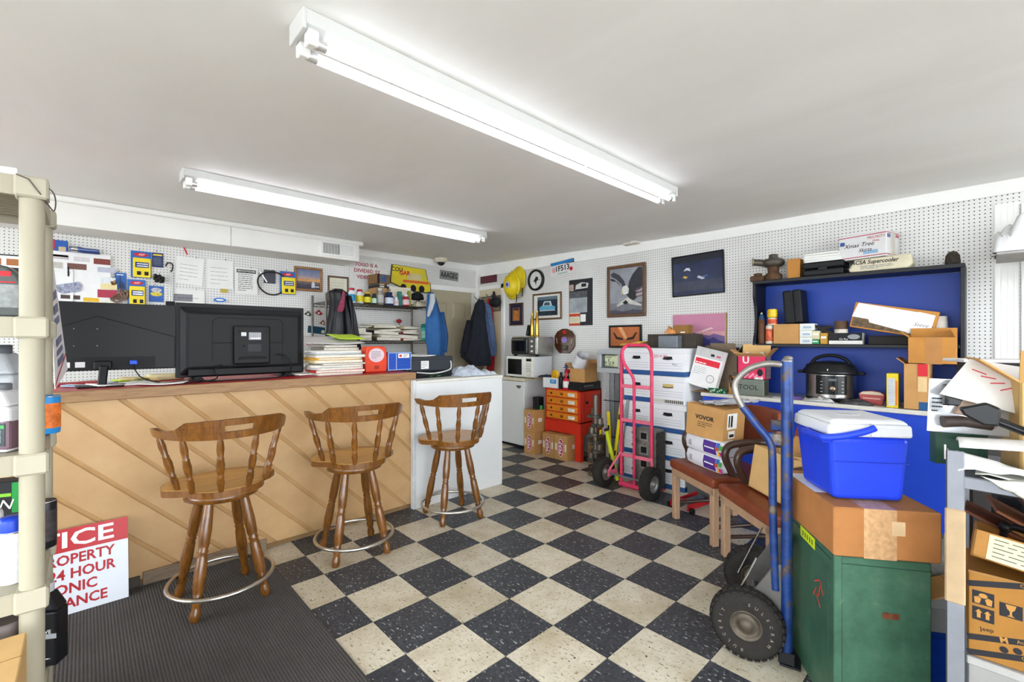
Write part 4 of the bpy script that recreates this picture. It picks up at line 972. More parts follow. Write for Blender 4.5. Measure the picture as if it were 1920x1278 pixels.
# books and boxes piled behind the bottles
bk = [(.30, .24, .035, '#8a7a66'), (.34, .25, .03, '#b7a78d'), (.33, .26, .022, '#d6cdbb'), (.32, .25, .03, '#cfc3ad'), (.33, .25, .028, '#d9d2c6'), (.31, .24, .03, '#c9bea9'), (.32, .24, .03, '#dcd7cf'), (.30, .24, .032, '#bcb6ad')]
z = ZT
base = onrack(744, 5.22, 0)
ordn = ['lowest', 'second lowest', 'third from below', 'fourth from below', 'fifth from below', 'sixth from below', 'second from top', 'topmost']
q = rectV(5.12, 700, 716, 545, z0=ZT)
for i, (w, d, th, hx) in enumerate(bk):
    t = thing('paper_stack_book', '%s catalogue in the pile on the wire rack' % ordn[i], 'book', (base[0]+random.uniform(-.015, .015), base[1], z), R(random.uniform(-5, 5)), 'catalogues on the wire rack')
    bxo('pages', mat('#ddd5c3', .8, var=.08, scale=60, rvar=.05), t, -w/2+.004, w/2-.004, -d/2+.004, d/2, .002, th-.002); MB().bx(-w/2, w/2, -d/2, d/2, 0, .002).bx(-w/2, w/2, -d/2, d/2, th-.002, th).bx(-w/2, w/2, d/2-.002, d/2, 0, th).build('cover', mat(hx, .6), t); z += th+.0006
ztop_b = z
c = onrack(716, 5.14, 0)
zb_ = ZT
for i, (hh, hx, lab) in enumerate(((.215, '#b08a5a', 'brown carton under the dark binders on the wire rack'), (.03, '#2a2528', 'black binder lying on the brown carton on the wire rack'), (.02, '#5a4a40', 'slim brown binder lying on the black binder'))):
    t = thing('document_box' if i == 0 else 'binder', lab, 'box' if i == 0 else 'binder', (c[0]-.02, 5.20, zb_)); bxo('body', mat(hx, .6), t, -.07, .07, -.10, .12, 0, hh, .003)
    bxo('spine_label', mat('#c9c2b5', .6), t, -.03, .03, -.1008, -.10, hh*.2, hh*.8); zb_ += hh+.0006
t = thing('tall_binder', 'tall brown and blue catalogue box on top of the binders', 'book', (c[0]-.01, 5.20, zb_), R(8)); bxo('body', mat('#7a5b39', .6), t, -.09, .09, -.10, .10, 0, .115, .003); decal(t, 'blue_panel', mat('#3a5a8c', .5, var=.3, scale=40), -.04, .04, .02, .10, -.1008); decal(t, 'dark_edge', INK, -.09, -.06, 0, .115, -.1008)
t = thing('folded_cloth', 'folded cream cloth on the right end of the wire rack', 'cloth', onrack(788, 5.06, ZT+.0)); crumple(.19, .18, .11, 5, 14, .8).build('cloth', mat('#cfc6ae', .9, var=.1), t)
t = thing('baseball_cap', 'black cap resting over the cream cloth at the rack corner', 'cap', (3.12, 5.10, ZT+.10), R(-30)); 
MB().lathe([(.085, 0), (.088, .02), (.075, .065), (.045, .09), (.001, .098)], 20).build('crown', mat('#17171a', .8), t); MB().prism([(-.07, -.07), (-.05, -.14), (0, -.165), (.05, -.14), (.07, -.07)], -.002, .004, plane='xy').build('peak', mat('#17171a', .8), t, bevel=.002)
# middle shelf: heaped papers, binders
ml = [(690, .22, .20, .10, 12, '#2c2f3a', 'dark toolbox pouch heaped behind the black jacket'), (705, .20, .16, .05, -25, '#c8c0ae', 'white notebook tilted on the dark pouch')]
def pile(c, entries, lab, grp, jitter=.02, name='paper_bundle'):
    z = c[2]; n = len(entries)
    for i, (w, d, th, hx, rz) in enumerate(entries):
        pos = 'bottom' if i == 0 else 'top' if i == n-1 else '%s from the bottom' % ('second', 'third', 'fourth', 'fifth', 'sixth', 'seventh', 'eighth', 'ninth', 'tenth')[i-1]
        t = thing(name, '%s, %s' % (lab, pos), 'paper', (c[0]+random.uniform(-jitter, jitter), c[1]+random.uniform(-jitter, jitter), z), R(rz), grp)
        if grp.endswith('rack shelf') and name == 'paper_bundle': t.rotation_euler = (R(random.uniform(-1, 5)), R(random.uniform(-5, 5)), R(rz))
        m = mat(hx, .75, var=.08, scale=40)
        MB().sheet(lambda a, b: ((a-.5)*w, (b-.5)*d, th+.012*max(0, nz(a*2.3+i, b*2+i*3))*(1 if i > n-3 else 0)), 6, 5, th).build('sheets', m, t, smooth=False)
        if th > .012: MB().bx(-w/2+.003, w/2-.003, -d/2-.0015, -d/2, .003, th-.003).build('page_edges', mat('#e1dbcd', .8, var=.15, scale=90), t)
        z += th+.0008
    return z
pile(onrack(668, 5.15, ZM), [(.24, .3, .03, '#c9c3b4', 4), (.22, .28, .04, '#8f8778', -8), (.24, .28, .03, '#d8d4ca', 12), (.2, .26, .05, '#5b564e', -15), (.22, .27, .012, '#e2ded4', 20)], 'paper bundle on the middle rack shelf by the black jacket', 'left heap on the middle rack shelf')
pile(onrack(718, 5.16, ZM), [(.30, .34, .04, '#6a6148', -6), (.28, .32, .035, '#cfc8b4', 8), (.30, .34, .04, '#3c3a38', -10), (.28, .30, .03, '#d9d3c2', 5), (.27, .3, .03, '#a8925f', -14), (.3, .32, .02, '#e0dccf', 16)], 'file bundle on the middle rack shelf beneath the bottles', 'centre heap on the middle rack shelf')
pile(onrack(757, 5.17, ZM), [(.26, .3, .03, '#b5533a', 5), (.25, .3, .045, '#d2c9b6', -9), (.26, .3, .03, '#8a3a44', 10), (.24, .28, .03, '#ded8c8', -4), (.25, .3, .035, '#b7aa86', 14)], 'magazine on the middle rack shelf near its right end', 'right heap on the middle rack shelf')
t = thing('wipes_canister', 'teal wipes canister on the middle rack shelf by the blue jacket', 'canister', onrack(796, 4.995, ZM)); MB().lathe([(.04, 0), (.042, .004), (.042, .155), (.04, .16)], 20).build('tub', mat('#3fae9f', .4, var=.1), t); MB().lathe([(.044, .16), (.045, .165), (.045, .20), (.03, .21), (.001, .212)], 20).build('lid', mat('#0f7f7c', .4), t); MB().lathe([(.0425, .03), (.0425, .12)], 20, cap=False).build('paper_label', mat('#9fd3c4', .5, var=.2, scale=60), t)
t = thing('rose_ornament', 'small red rose ornament standing on the rack papers', 'ornament', (onrack(752, 5.25, 0)[0], 5.30, ZM+.18)); MB().tube([(0, 0, -.16), (0, 0, .05)], .004, 6).build('stem', mat('#2f5a2f', .6), t); MB().ball(.035, (0, 0, .07), 10, (1, 1, .8)).build('bloom', mat('#9c1f2c', .6, var=.2), t)
pile(onrack(750, 5.16, RZ_[1]+.0055), [(.5, .3, .20, '#6a6a52', 2), (.45, .28, .12, '#b9b24a', -3), (.4, .28, .10, '#55544c', 4)], 'yellowish storage carton on the lower rack shelf', 'cartons on the lower rack shelf', name='storage_carton')
pile(onrack(679, 5.16, RZ_[1]+.0055), [(.5, .3, .22, '#4c4a48', 2), (.45, .28, .15, '#6e6458', -3)], 'dark storage carton at the lower rack shelf left side', 'dark cartons on the lower rack shelf', name='storage_carton')
# ------------------------------------------------------------------ clothes
LEATH = mat('#101015', .42, var=.2, scale=12, bump=.25, bscale=28)
def gz(y, px, v): return PV(px, y, v).z
v = 4.86; ref = PV(640, HZ, v)
def row(v, ref, y, xl, xr, th): a, b = PV(xl, y, v), PV(xr, y, v); return (a.z, a.x-ref.x, b.x-ref.x, th)
t = thing('black_jacket', 'black leather jacket with red and blue lapel hung on the wire rack corner', 'jacket', (ref.x, v, 0))
garment([row(v, ref, y, a, b, th) for y, a, b, th in ((541, 628, 642, .03), (546, 617, 652, .06), (560, 618, 655, .07), (590, 616, 658, .09), (620, 611, 664, .10), (650, 607, 669, .11), (668, 607, 662, .09))], 28, .03, 3.2, 1.3).build('body', LEATH, t); MB().tube([(-.02, 0, 1.88), (-.10, .09, 1.89), (-.14, .10, 1.84)], .004, 6).build('hanger_hook', STEELG, t)
a = [row(v, ref, y, x0, x1, 0) for y, x0, x1 in ((547, 636, 639), (562, 632, 639), (578, 625, 637), (585, 624, 633))]
vs = [(r[1], -.098-.01*i, r[0]) for i, r in enumerate(a)]+[(r[2], -.098-.01*i, r[0]) for i, r in enumerate(a)]
b = MB(); b.add(vs+[(x, y+.01, z) for x, y, z in vs], [(0, 1, 5, 4), (1, 2, 6, 5), (2, 3, 7, 6), (8, 12, 13, 9), (9, 13, 14, 10), (10, 14, 15, 11), (0, 8, 9, 1), (4, 5, 13, 12)]); b.build('lapel', mat('#8e3550', .5, var=.5, scale=30), t)
garment([row(v, ref, y, a, b, th) for y, a, b, th in ((555, 645, 654, .05), (600, 650, 664, .06), (655, 656, 674, .06))], 16, .015, 2, 4).build('sleeve', LEATH, t, loc=(0, -.05, 0))
v = 4.80; ref = PV(815, HZ, v)
BLJ = mat('#2b5a91', .75, var=.12, scale=10, bump=.1)
t = thing('blue_jacket', 'blue cloth jacket with grey fleece collar hanging at the right end of the rack', 'jacket', (ref.x, v, 0))
garment([row(v, ref, y, a, b, th) for y, a, b, th in ((548, 803, 812, .03), (556, 800, 815, .06), (580, 799, 823, .08), (610, 797, 831, .10), (640, 799, 835, .10), (668, 804, 831, .08))], 24, .02, 2.4, .5).build('body', BLJ, t); MB().tube([(-.05, 0, 1.84), (-.03, .16, 1.855), (-.04, .17, 1.82)], .004, 6).build('hanger_hook', STEELG, t)
garment([row(v, ref, y, a, b, th) for y, a, b, th in ((551, 801, 809, .05), (565, 800, 809, .06), (580, 798, 806, .05), (594, 795, 799, .02))], 14, .006, 2, .5).build('collar', mat('#aab0b5', .9, var=.1), t, loc=(0, -.055, 0))
garment([row(v, ref, y, a, b, th) for y, a, b, th in ((585, 821, 829, .05), (630, 826, 836, .06), (660, 824, 834, .05))], 14, .01, 2, 2).build('sleeve', mat('#254f82', .75, var=.12), t, loc=(0, -.03, 0))
# coats on the closet panel, right wall
def rowu(u, ref, y, xl, xr, th): a, b = PU(xl, y, u), PU(xr, y, u); return (a.z, -(a.y-ref.y), -(b.y-ref.y), th)
def rowD(dep, y, xl, xr, th): s_ = dep/FPX; return (CAMZ+(HZ-y)*s_, (xl-895)*s_, (xr-895)*s_, th)
def hang(label, name, rows, m, dy=0, seed=0, cat='jacket', fold=.02):
    p = PD(895, HZ, dy); t = thing(name, label, cat, (p.x, p.y, 0), -TH); garment([rowD(dy, *r) for r in rows], 24, fold, 2.6, seed, flat=.1).build('body', m, t); return t
t = hang('long red garment hanging behind the denim shirt', 'red_garment', ((560, 914, 920, .02), (590, 915, 925, .03), (650, 915, 930, .04), (696, 912, 926, .03)), mat('#a01622', .85, var=.15), 6.52, 1, 'garment')
t = hang('blue denim shirt hanging between the black coat and the red garment', 'denim_shirt', ((568, 906, 915, .03), (575, 904, 920, .05), (610, 906, 927, .06), (655, 912, 932, .06), (668, 913, 930, .05)), mat('#55678a', .85, var=.2, scale=20), 6.44, 2)
MB().tube([(.14, -.075, 1.75), (.17, -.085, 1.5), (.20, -.085, 1.25)], .004, 5).build('button_strip', mat('#41506e', .8), t)
t = hang('black hooded work coat hanging beside the beige door', 'black_coat', ((562, 896, 906, .03), (570, 890, 909, .07), (600, 882, 911, .10), (640, 872, 916, .12), (668, 863, 921, .13), (685, 884, 921, .10)), mat('#1c2029', .85, var=.2, scale=14), 6.32, 3, fold=.03)
garment([rowD(6.25, *r) for r in ((600, 876, 886, .05), (640, 866, 882, .06), (664, 863, 878, .05))], 14, .01, 2, 3).build('sleeve', mat('#171a22', .85, var=.2), t, loc=(0, -.07, 0))
hang('brown trousers hanging below the black coat', 'brown_trousers', ((585, 897, 904, .03), (640, 890, 905, .04), (690, 886, 908, .05), (702, 886, 904, .04)), mat('#5f5344', .9, var=.3, scale=16), 6.46, 5, 'trousers')
q = rectU(UW-.024, 903, 939, 555, 584)
frame_thing('framed_sketch', 'small brown sketch in a thin frame behind the dark hat', q, .012, mat('#4a3b2d', .5), .012, lambda t, w, h, y, f: decal(t, 'sketch', mat('#8a7d68', .6, var=.3, scale=20), -w/2, w/2, f, f+h, y))
c = PU(929, 566, 4.27); t = thing('dark_hat', 'black peaked hat hung on a hook above the red garment', 'hat', c, -PI/2); MB().ball(.10, (0, 0, 0), 14, (1, .7, .75)).build('crown', mat('#1b1c1f', .7, var=.2), t); MB().prism([(-.06, .05), (-.035, .16), (.0, .06)], -.02, .02).build('peak', mat('#1b1c1f', .7), t, bevel=.004)
# hooks of the coats
for k, (px, py, lab) in enumerate(((900, 560, 'metal coat hook carrying the black coat'), (922, 556, 'metal coat hook carrying the dark hat'))):
    c = PU(px, py, UW-.02); t = thing('coat_hook', lab, 'hook', c, -PI/2); bxo('plate', STEELG, t, -.015, .015, -.004, 0, -.03, .03, .003); MB().tube(smooth_path([(0, 0, 0), (0, -.06, -.01), (0, -.11, .03)]), .006, 8).build('prong', STEELG, t)
q = rectU(UW-.012, 901, 931, 514, 530); t = thing('maroon_plaque', 'small plain maroon plate above the beige closet panel', 'sign', q.loc, q.rz); bxo('plate', mat('#5a2430', .5, var=.1), t, -q.w/2, q.w/2, 0, .008, 0, q.h, .002); bxo('rim', mat('#45191f', .5), t, -q.w/2, q.w/2, -.002, 0, 0, .006)
# ------------------------------------------------------------------ counter, right half
ZC = CZ+.001
e = [(.34, .26, .018, '#d8d3c6', 3), (.36, .28, .02, '#c0392f', -4), (.34, .27, .018, '#cfd1cf', 6), (.36, .27, .016, '#e3dfd2', -8), (.33, .26, .014, '#8c8f92', 2), (.35, .27, .022, '#d9c58d', -3), (.34, .26, .016, '#dfa83f', 5), (.36, .27, .02, '#dcd6c4', -2), (.35, .26, .012, '#b9bdc0', 4), (.33, .25, .014, '#e8e6df', 1)]
pile((1.385, 3.455, ZC), e, 'folder in the counter pile beside the television', 'folder pile on the counter')
e = [(.26, .3, .03, '#6d6762', 2), (.27, .3, .04, '#8c8580', -3), (.26, .3, .03, '#57504d', 4), (.27, .3, .035, '#7b736d', -2), (.26, .3, .03, '#4d4744', 3), (.28, .32, .03, '#8a817b', -4), (.27, .3, .02, '#a39c95', 2)]
zt = pile((1.52, 3.76, ZC), e, 'dark ledger in the tall counter pile', 'ledger pile on the counter')
sheet_thing('open_newspaper', 'open grey newspaper draped over the dark ledger pile', 'newspaper', (1.44, 3.74, zt+.035), .50, .34, R(6), mat('#c9c6c2', .8, var=.1, scale=30), .02, .002, 3).rotation_euler.x = R(11)
sheet_thing('lime_booklet', 'bright lime green booklet on the grey newspaper', 'booklet', (1.60, 3.74, zt+.062), .24, .2, R(10), mat('#b5d234', .6), .008, .006, 7).rotation_euler.x = R(11)
sheet_thing('open_notebook', 'open white notebook lying on the red counter before the folder pile', 'notebook', PZ(575, 703, CZ)+Vector((0, .03, .003)), .20, .15, R(20), WPAP, .004, .01, 4)
q = rectV(3.42, 664, 681, 674, z0=ZC); t = block('pink_note_block', 'pale pink note block standing left of the orange case', 'note block', q, .05, mat('#d9b3b8', .7)); 
# orange strap-case
q = rectV(3.40, 684, 727, 649, z0=ZC); w, h = q.w, q.h
t = thing('orange_case', 'rounded orange plastic case with round pale sticker on the counter', 'case', q.loc)
MB().prism([(-w*.46, .004), (-w*.40, 0), (w*.40, 0), (w*.46, .004), (w*.5, h*.45), (w*.44, h*.93), (w*.36, h), (-w*.36, h), (-w*.44, h*.93), (-w*.5, h*.45)], 0, .10).build('shell', mat('#d8431f', .35, var=.15, scale=16), t, bevel=.012, seg=3)
MB().prism(ell(0, h*.66, w*.34, h*.27, 28), -.0015, 0.001).build('round_sticker', mat('#d9c6cd', .5), t); scribble(t, GINK, -w*.22, w*.26, h*.52, h*.82, -.002, 4, seed=21, th=.005); decal(t, 'front_slot', mat('#9c2f17', .5), -w*.1, w*.12, h*.12, h*.26)
# blue clear-lid organiser
q = rectV(3.40, 727, 771, 660, z0=ZC+.008); w, h = q.w, q.h
t = thing('blue_organizer', 'upright blue small-parts organizer with white sticker on the counter', 'organizer', q.loc)
bxo('shell', mat('#1f4fb0', .35, var=.08), t, -w/2, w/2, 0, .05, 0, h, .006, 2); EDG = mat('#9fb4dc', .3)
for a in ((-w/2, w/2, h-.008, h), (-w/2, w/2, 0, .008), (-w/2, -w/2+.007, 0, h), (w/2-.007, w/2, 0, h), (-w*.16, -w*.13, .0, h)): bxo('clear_rib', EDG, t, a[0], a[1], -.006, 0, a[2], a[3], .002)
for i in range(3): bxo('compartment_rib', mat('#173c8c', .4), t, -w*.45, -w*.18, -.003, 0, h*(.25+.2*i), h*(.27+.2*i)); bxo('compartment_rib', mat('#173c8c', .4), t, -w*.1, w*.45, -.003, 0, h*(.2+.17*i), h*(.22+.17*i))
decal(t, 'white_sticker', WPAP, -w*.08, w*.40, h*.68, h*.92, -.0068); poly(t, 'red_mark', REDP, ell(w*.02, h*.80, w*.06, h*.07, 10), -.0072); scribble(t, GINK, w*.14, w*.38, h*.72, h*.88, -.0072, 2, seed=5, th=.006)
for x in (-w*.42, w*.38): MB().ball(.008, (x, .02, 0), 8).build('foot', EDG, t)
# printer on the white return counter
ZR = 1.0225
q = rectV(3.40, 770, 848, 668, z0=ZR); w, h = q.w, q.h; PRN = mat('#2f333a', .5, var=.06)
t = thing('inkjet_printer', 'dark grey office printer standing on the white counter end', 'printer', q.loc)
bxo('base', mat('#1d1f23', .5), t, -w/2, w/2, 0, .34, 0, h*.30, .006); bxo('body', PRN, t, -w/2-.003, w/2+.003, -.01, .34, h*.30, h, .012, 3)
bxo('lid_seam', mat('#17181b', .6), t, -w/2-.004, w/2+.004, -.0106, .02, h*.84, h*.855); bxo('paper_sticker', WPAP, t, -w*.28, -w*.10, -.012, -.0102, h*.42, h*.80); scribble(t, GINK, -w*.27, -w*.11, h*.46, h*.76, -.0122, 4, seed=2, th=.004)
bxo('output_tray', mat('#17181b', .5), t, -w*.42, w*.42, -.06, 0, h*.10, h*.16, .004)
sheet_thing('printer_paper', 'white paper sheets lying on top of the printer', 'paper', (q.loc[0]-.08, 3.52, ZR+h+.001), .26, .2, R(4), WPAP, .008, .006, 9)
tag(MB().tube(smooth_path([(q.loc[0]-.17, 3.375, ZR+.05), (q.loc[0], 3.37, ZR+.035), (q.loc[0]+.16, 3.37, ZR+.06), (q.loc[0]+.19, 3.38, ZR+.10), (q.loc[0]+.185, 3.382, ZR+.14)]), .006, 7).build('power_cable', mat('#d7dad6', .5)), 'white cord draped along the printer front', 'cord')
tag(MB().tube(smooth_path([(q.loc[0]-.05, 3.36, ZR+.01), (q.loc[0], 3.355, ZR+.022), (q.loc[0]+.06, 3.36, ZR+.016), (q.loc[0]+.02, 3.35, ZR+.012)]), .004, 6).build('green_wire', mat('#3f9a4f', .5)), 'short twist of green wire on the white counter before the printer', 'wire')
c = PZ(880, 703, ZR)
t = thing('laundry_heap', 'crumpled white shirt heaped on the white counter end', 'clothes', (2.585, 3.38, ZR)); crumple(.30, .30, .115, 12, 26, .55).build('cloth', mat('#b9c0cd', .85, var=.28, scale=16, bump=.4, bscale=24), t)
t = thing('grey_cloth', 'flat pale cloth beside the white shirt heap', 'clothes', (2.77, 3.33, ZR)); crumple(.16, .22, .05, 15, 20, 1.2).build('cloth', mat('#b9c2c8', .85, var=.1, scale=9), t)
bx_ = tag(MB().bx(2.62, 2.84, 3.58, 3.76, ZR, ZR+.012).build('black_tray', mat('#15161a', .4), bevel=.003), 'flat black tray on the white counter beside the laundry', 'tray')
# ------------------------------------------------------------------ right pegboard wall
WU = UW-.004
DARKW = wood('#3a2716', '#63452a', (6, 1, 1), .4, .2, 8, 'walnut_frame'); BROWNF = wood('#4b311b', '#6f4c2c', (6, 1, 1), .45, .1, 8, 'brown_frame')
for x, y, s, dy, lab in ((972, 524, 1.0, .0, 'yellow hard hat hanging behind another on the right wall'), (961, 535, 1.05, -.10, 'front yellow hard hat with round blue emblem on the right wall')):
    c = PU(x, y, WU-.02+dy); t = thing('hard_hat', lab, 'helmet', c, -PI/2, 'yellow hard hats'); YH = mat('#d8bf1e', .35, var=.08)
    MB().lathe([(.001, .12), (.05, .112), (.09, .085), (.112, .045), (.118, 0)][::-1], 24, RX(PI/2) @ Matrix.Diagonal((s, 1.3*s, 1, 1))).build('shell', YH, t)
    MB().lathe([(.118, 0), (.142, -.004), (.142, .004), (.118, .012)], 28, RX(PI/2) @ Matrix.Diagonal((s, 1.3*s, 1, 1)), cap=False).build('brim', YH, t)
    for k in (-1, 0, 1): MB().tube([(k*.035*s, -.06-.06*math.cos(a), .14*math.sin(a)) for a in [R(-60+20*i) for i in range(7)]], .006, 6).build('ridge', YH, t)
    if dy: MB().prism(ell(.03, -.0, .035, .045), -.128, -.118).build('emblem', mat('#b9c0d8', .4), t); MB().prism(ell(.03, 0, .02, .025), -.131, -.128).build('emblem_centre', mat('#2b4a9a', .4), t)
    MB().tube(smooth_path([(.09, -.01, -.12), (.10, -.02, -.2), (.09, -.02, -.24)]), .006, 6).build('strap', BLK, t)
q = rectU(WU, 992, 1021, 505, 545); r = (q.w+q.h)/4
t = thing('wall_clock', 'round black-rimmed wall clock with bird on its face', 'clock', (WU, q.c, (q.z0+q.zt)/2), -PI/2)
MB().lathe([(r*.80, 0), (r, .0), (r, .03), (r*.92, .04), (r*.80, .03)], 32, RX(PI/2), cap=False).build('rim', mat('#151517', .35), t); MB().prism(ell(0, 0, r*.82, r*.82, 32), -.012, 0).build('face', mat('#d9dad6', .4), t)
poly(t, 'bird_print', INK, [(-r*.35, -.02), (-r*.1, .03), (r*.1, .045), (r*.3, .03), (r*.22, 0), (r*.05, -.02), (-r*.05, -.07), (-r*.12, -.02)], -.0125); bxo('hour_hand', INK, t, -.004, .004, -.016, -.0135, 0, r*.4); MB().bx(0, r*.55, -.018, -.0165, -.003, .003).build('minute_hand', INK, t)
q = rectU(WU-.01, 1033, 1078, 488, 514); t = thing('licence_plate', 'white licence plate with blue band and red seal on the right wall', 'licence plate', q.loc, rot=(0, R(-4), q.rz)); w, h = q.w, q.h
bxo('plate', mat('#dcd9d9', .4, var=.04), t, -w/2, w/2, 0, .004, 0, h, .006); decal(t, 'blue_band', mat('#2f7fc0', .4), -w*.46, w*.46, h*.76, h*.96); text('1F513', h*.55, INK, t, T(.0, -.0014, h*.45), bold=.02, wid=w*.55)
poly(t, 'red_seal', REDP, ell(w*.36, h*.28, .026, .026), -.001); poly(t, 'pink_seal', mat('#dba0a6', .5), ell(-w*.36, h*.42, .03, .035), -.001); decal(t, 'lower_line', mat('#6a9a8a', .5), -w*.2, w*.2, h*.08, h*.13)
def carpic(t, w, h, y, f):
    decal(t, 'mount', mat('#dad7cf', .6), -w/2, w/2, f, f+h, y); decal(t, 'photo', mat('#26313d', .4, var=.4, scale=16), -w*.36, w*.40, f+h*.10, f+h*.92, y-.001)
    decal(t, 'sky_strip', mat('#5a707a', .4, var=.3, scale=20), -w*.36, w*.40, f+h*.78, f+h*.92, y-.0016)
    poly(t, 'car_body', mat('#5fa3bf', .35, var=.1), [(-w*.26, f+h*.34), (w*.30, f+h*.34), (w*.32, f+h*.46), (w*.22, f+h*.52), (-w*.22, f+h*.52), (-w*.28, f+h*.44)], y-.0022)
    poly(t, 'car_roof', mat('#c3cfd0', .35), [(-w*.16, f+h*.52), (w*.20, f+h*.52), (w*.15, f+h*.72), (-w*.10, f+h*.72)], y-.0022); poly(t, 'windscreen', mat('#3c5560', .3), [(-w*.11, f+h*.54), (w*.14, f+h*.54), (w*.10, f+h*.67), (-w*.07, f+h*.67)], y-.003); decal(t, 'bumper', mat('#b9c3c8', .3), -w*.27, w*.31, f+h*.30, f+h*.34, y-.003)
frame_thing('framed_photo', 'brown-framed photograph of a pale blue old car on the right wall', rectU(WU, 1000, 1054, 549, 599), .022, BROWNF, .02, carpic)
def smallpic(t, w, h, y, f):
    decal(t, 'navy_mat', mat('#1f2238', .5), -w/2, w/2, f, f+h, y); decal(t, 'inner_mat', mat('#8a6a3a', .5), -w*.3, w*.3, f+h*.16, f+h*.84, y-.001); poly(t, 'figure', mat('#b5692f', .5, var=.4, scale=30), [(-w*.2, f+h*.2), (w*.2, f+h*.2), (w*.22, f+h*.4), (w*.05, f+h*.7), (-w*.12, f+h*.72)], y-.002); decal(t, 'dark_top', mat('#4a2430', .5), -w*.24, w*.24, f+h*.70, f+h*.82, y-.0018)
frame_thing('framed_print', 'small dark wood framed figure print above the toaster oven', rectU(WU, 956, 982, 568, 610), .022, wood('#3a1d12', '#5e3220', (6, 1, 1), .35, .3, 8, 'mahogany'), .02, smallpic)
# long photo calendar board
q = rectU(WU, 1067, 1111, 523, 610); t = thing('photo_board', 'tall black and grey photo board with truck picture and calendar pad', 'poster', q.loc, q.rz); w, h = q.w, q.h
bxo('board', mat('#2b2c30', .4, var=.1), t, -w/2, w/2, 0, .006, 0, h); decal(t, 'grey_photo', mat('#9aa0a6', .25, var=.3, scale=6), -w*.48, w*.28, h*.28, h*.60); decal(t, 'dark_photo', mat('#55585c', .35, var=.4, scale=20), -w*.48, w*.28, h*.60, h*.74)
poly(t, 'truck_cab', mat('#c9cbc9', .4), [(-w*.22, h*.78), (w*.30, h*.80), (w*.34, h*.90), (w*.05, h*.93), (-w*.2, h*.88)], -.001); decal(t, 'truck_window', INK, w*.04, w*.24, h*.83, h*.90, -.0018); decal(t, 'truck_wheels', INK, -w*.2, w*.26, h*.76, h*.79, -.0018); decal(t, 'red_sign', mat('#b59a8a', .5, var=.5, scale=40), -w*.48, -w*.3, h*.76, h*.90)
decal(t, 'calendar_pad', mat('#d5cdb0', .6), -w*.48, -w*.02, .0, h*.28); decal(t, 'calendar_red_bar', mat('#c0432e', .5), -w*.48, -w*.02, h*.20, h*.26, -.0014); decal(t, 'calendar_red_foot', mat('#c0432e', .5), -w*.48, -w*.02, 0, h*.05, -.0014); decal(t, 'note', WPAP, 0, w*.22, h*.08, h*.24, -.0014); scribble(t, GINK, -w*.45, -w*.05, h*.07, h*.18, -.0016, 3, seed=31)
# wooden plaque
q = rectU(WU, 1042, 1079, 616, 662); t = thing('wooden_plaque', 'dark octagonal wooden plaque with purple crest above the red cabinet', 'plaque', q.loc, q.rz); w, h = q.w, q.h
oc = [(-w*.25, 0), (w*.25, 0), (w*.42, h*.16), (w*.5, h*.30), (w*.5, h*.72), (w*.36, h*.9), (w*.12, h), (-w*.12, h), (-w*.36, h*.9), (-w*.5, h*.72), (-w*.5, h*.30), (-w*.42, h*.16)]
MB().prism(oc, -.022, 0).build('board', wood('#3b1e10', '#5f3620', (6, 1, 1), .25, .5, 8, 'plaque_wood'), t, bevel=.005, seg=2); MB().prism(ell(0, h*.55, w*.15, h*.13), -.026, -.022).build('crest', mat('#8f78b5', .4, var=.5, scale=60), t); MB().prism(ell(0, h*.86, w*.08, h*.07), -.026, -.022).build('red_crest', REDP, t)
bxo('name_plate', mat('#17161a', .3), t, -w*.17, w*.19, -.025, -.022, h*.12, h*.32); scribble(t, mat('#b09a5a', .4), -w*.1, w*.14, h*.15, h*.29, -.0254, 3, seed=3, th=.004)
for s in (-1, 1): MB().tube([(s*w*.36, -.024, h*.4), (s*w*.40, -.024, h*.62)], .004, 6).build('side_trim', mat('#c9b8a0', .3, .5), t)
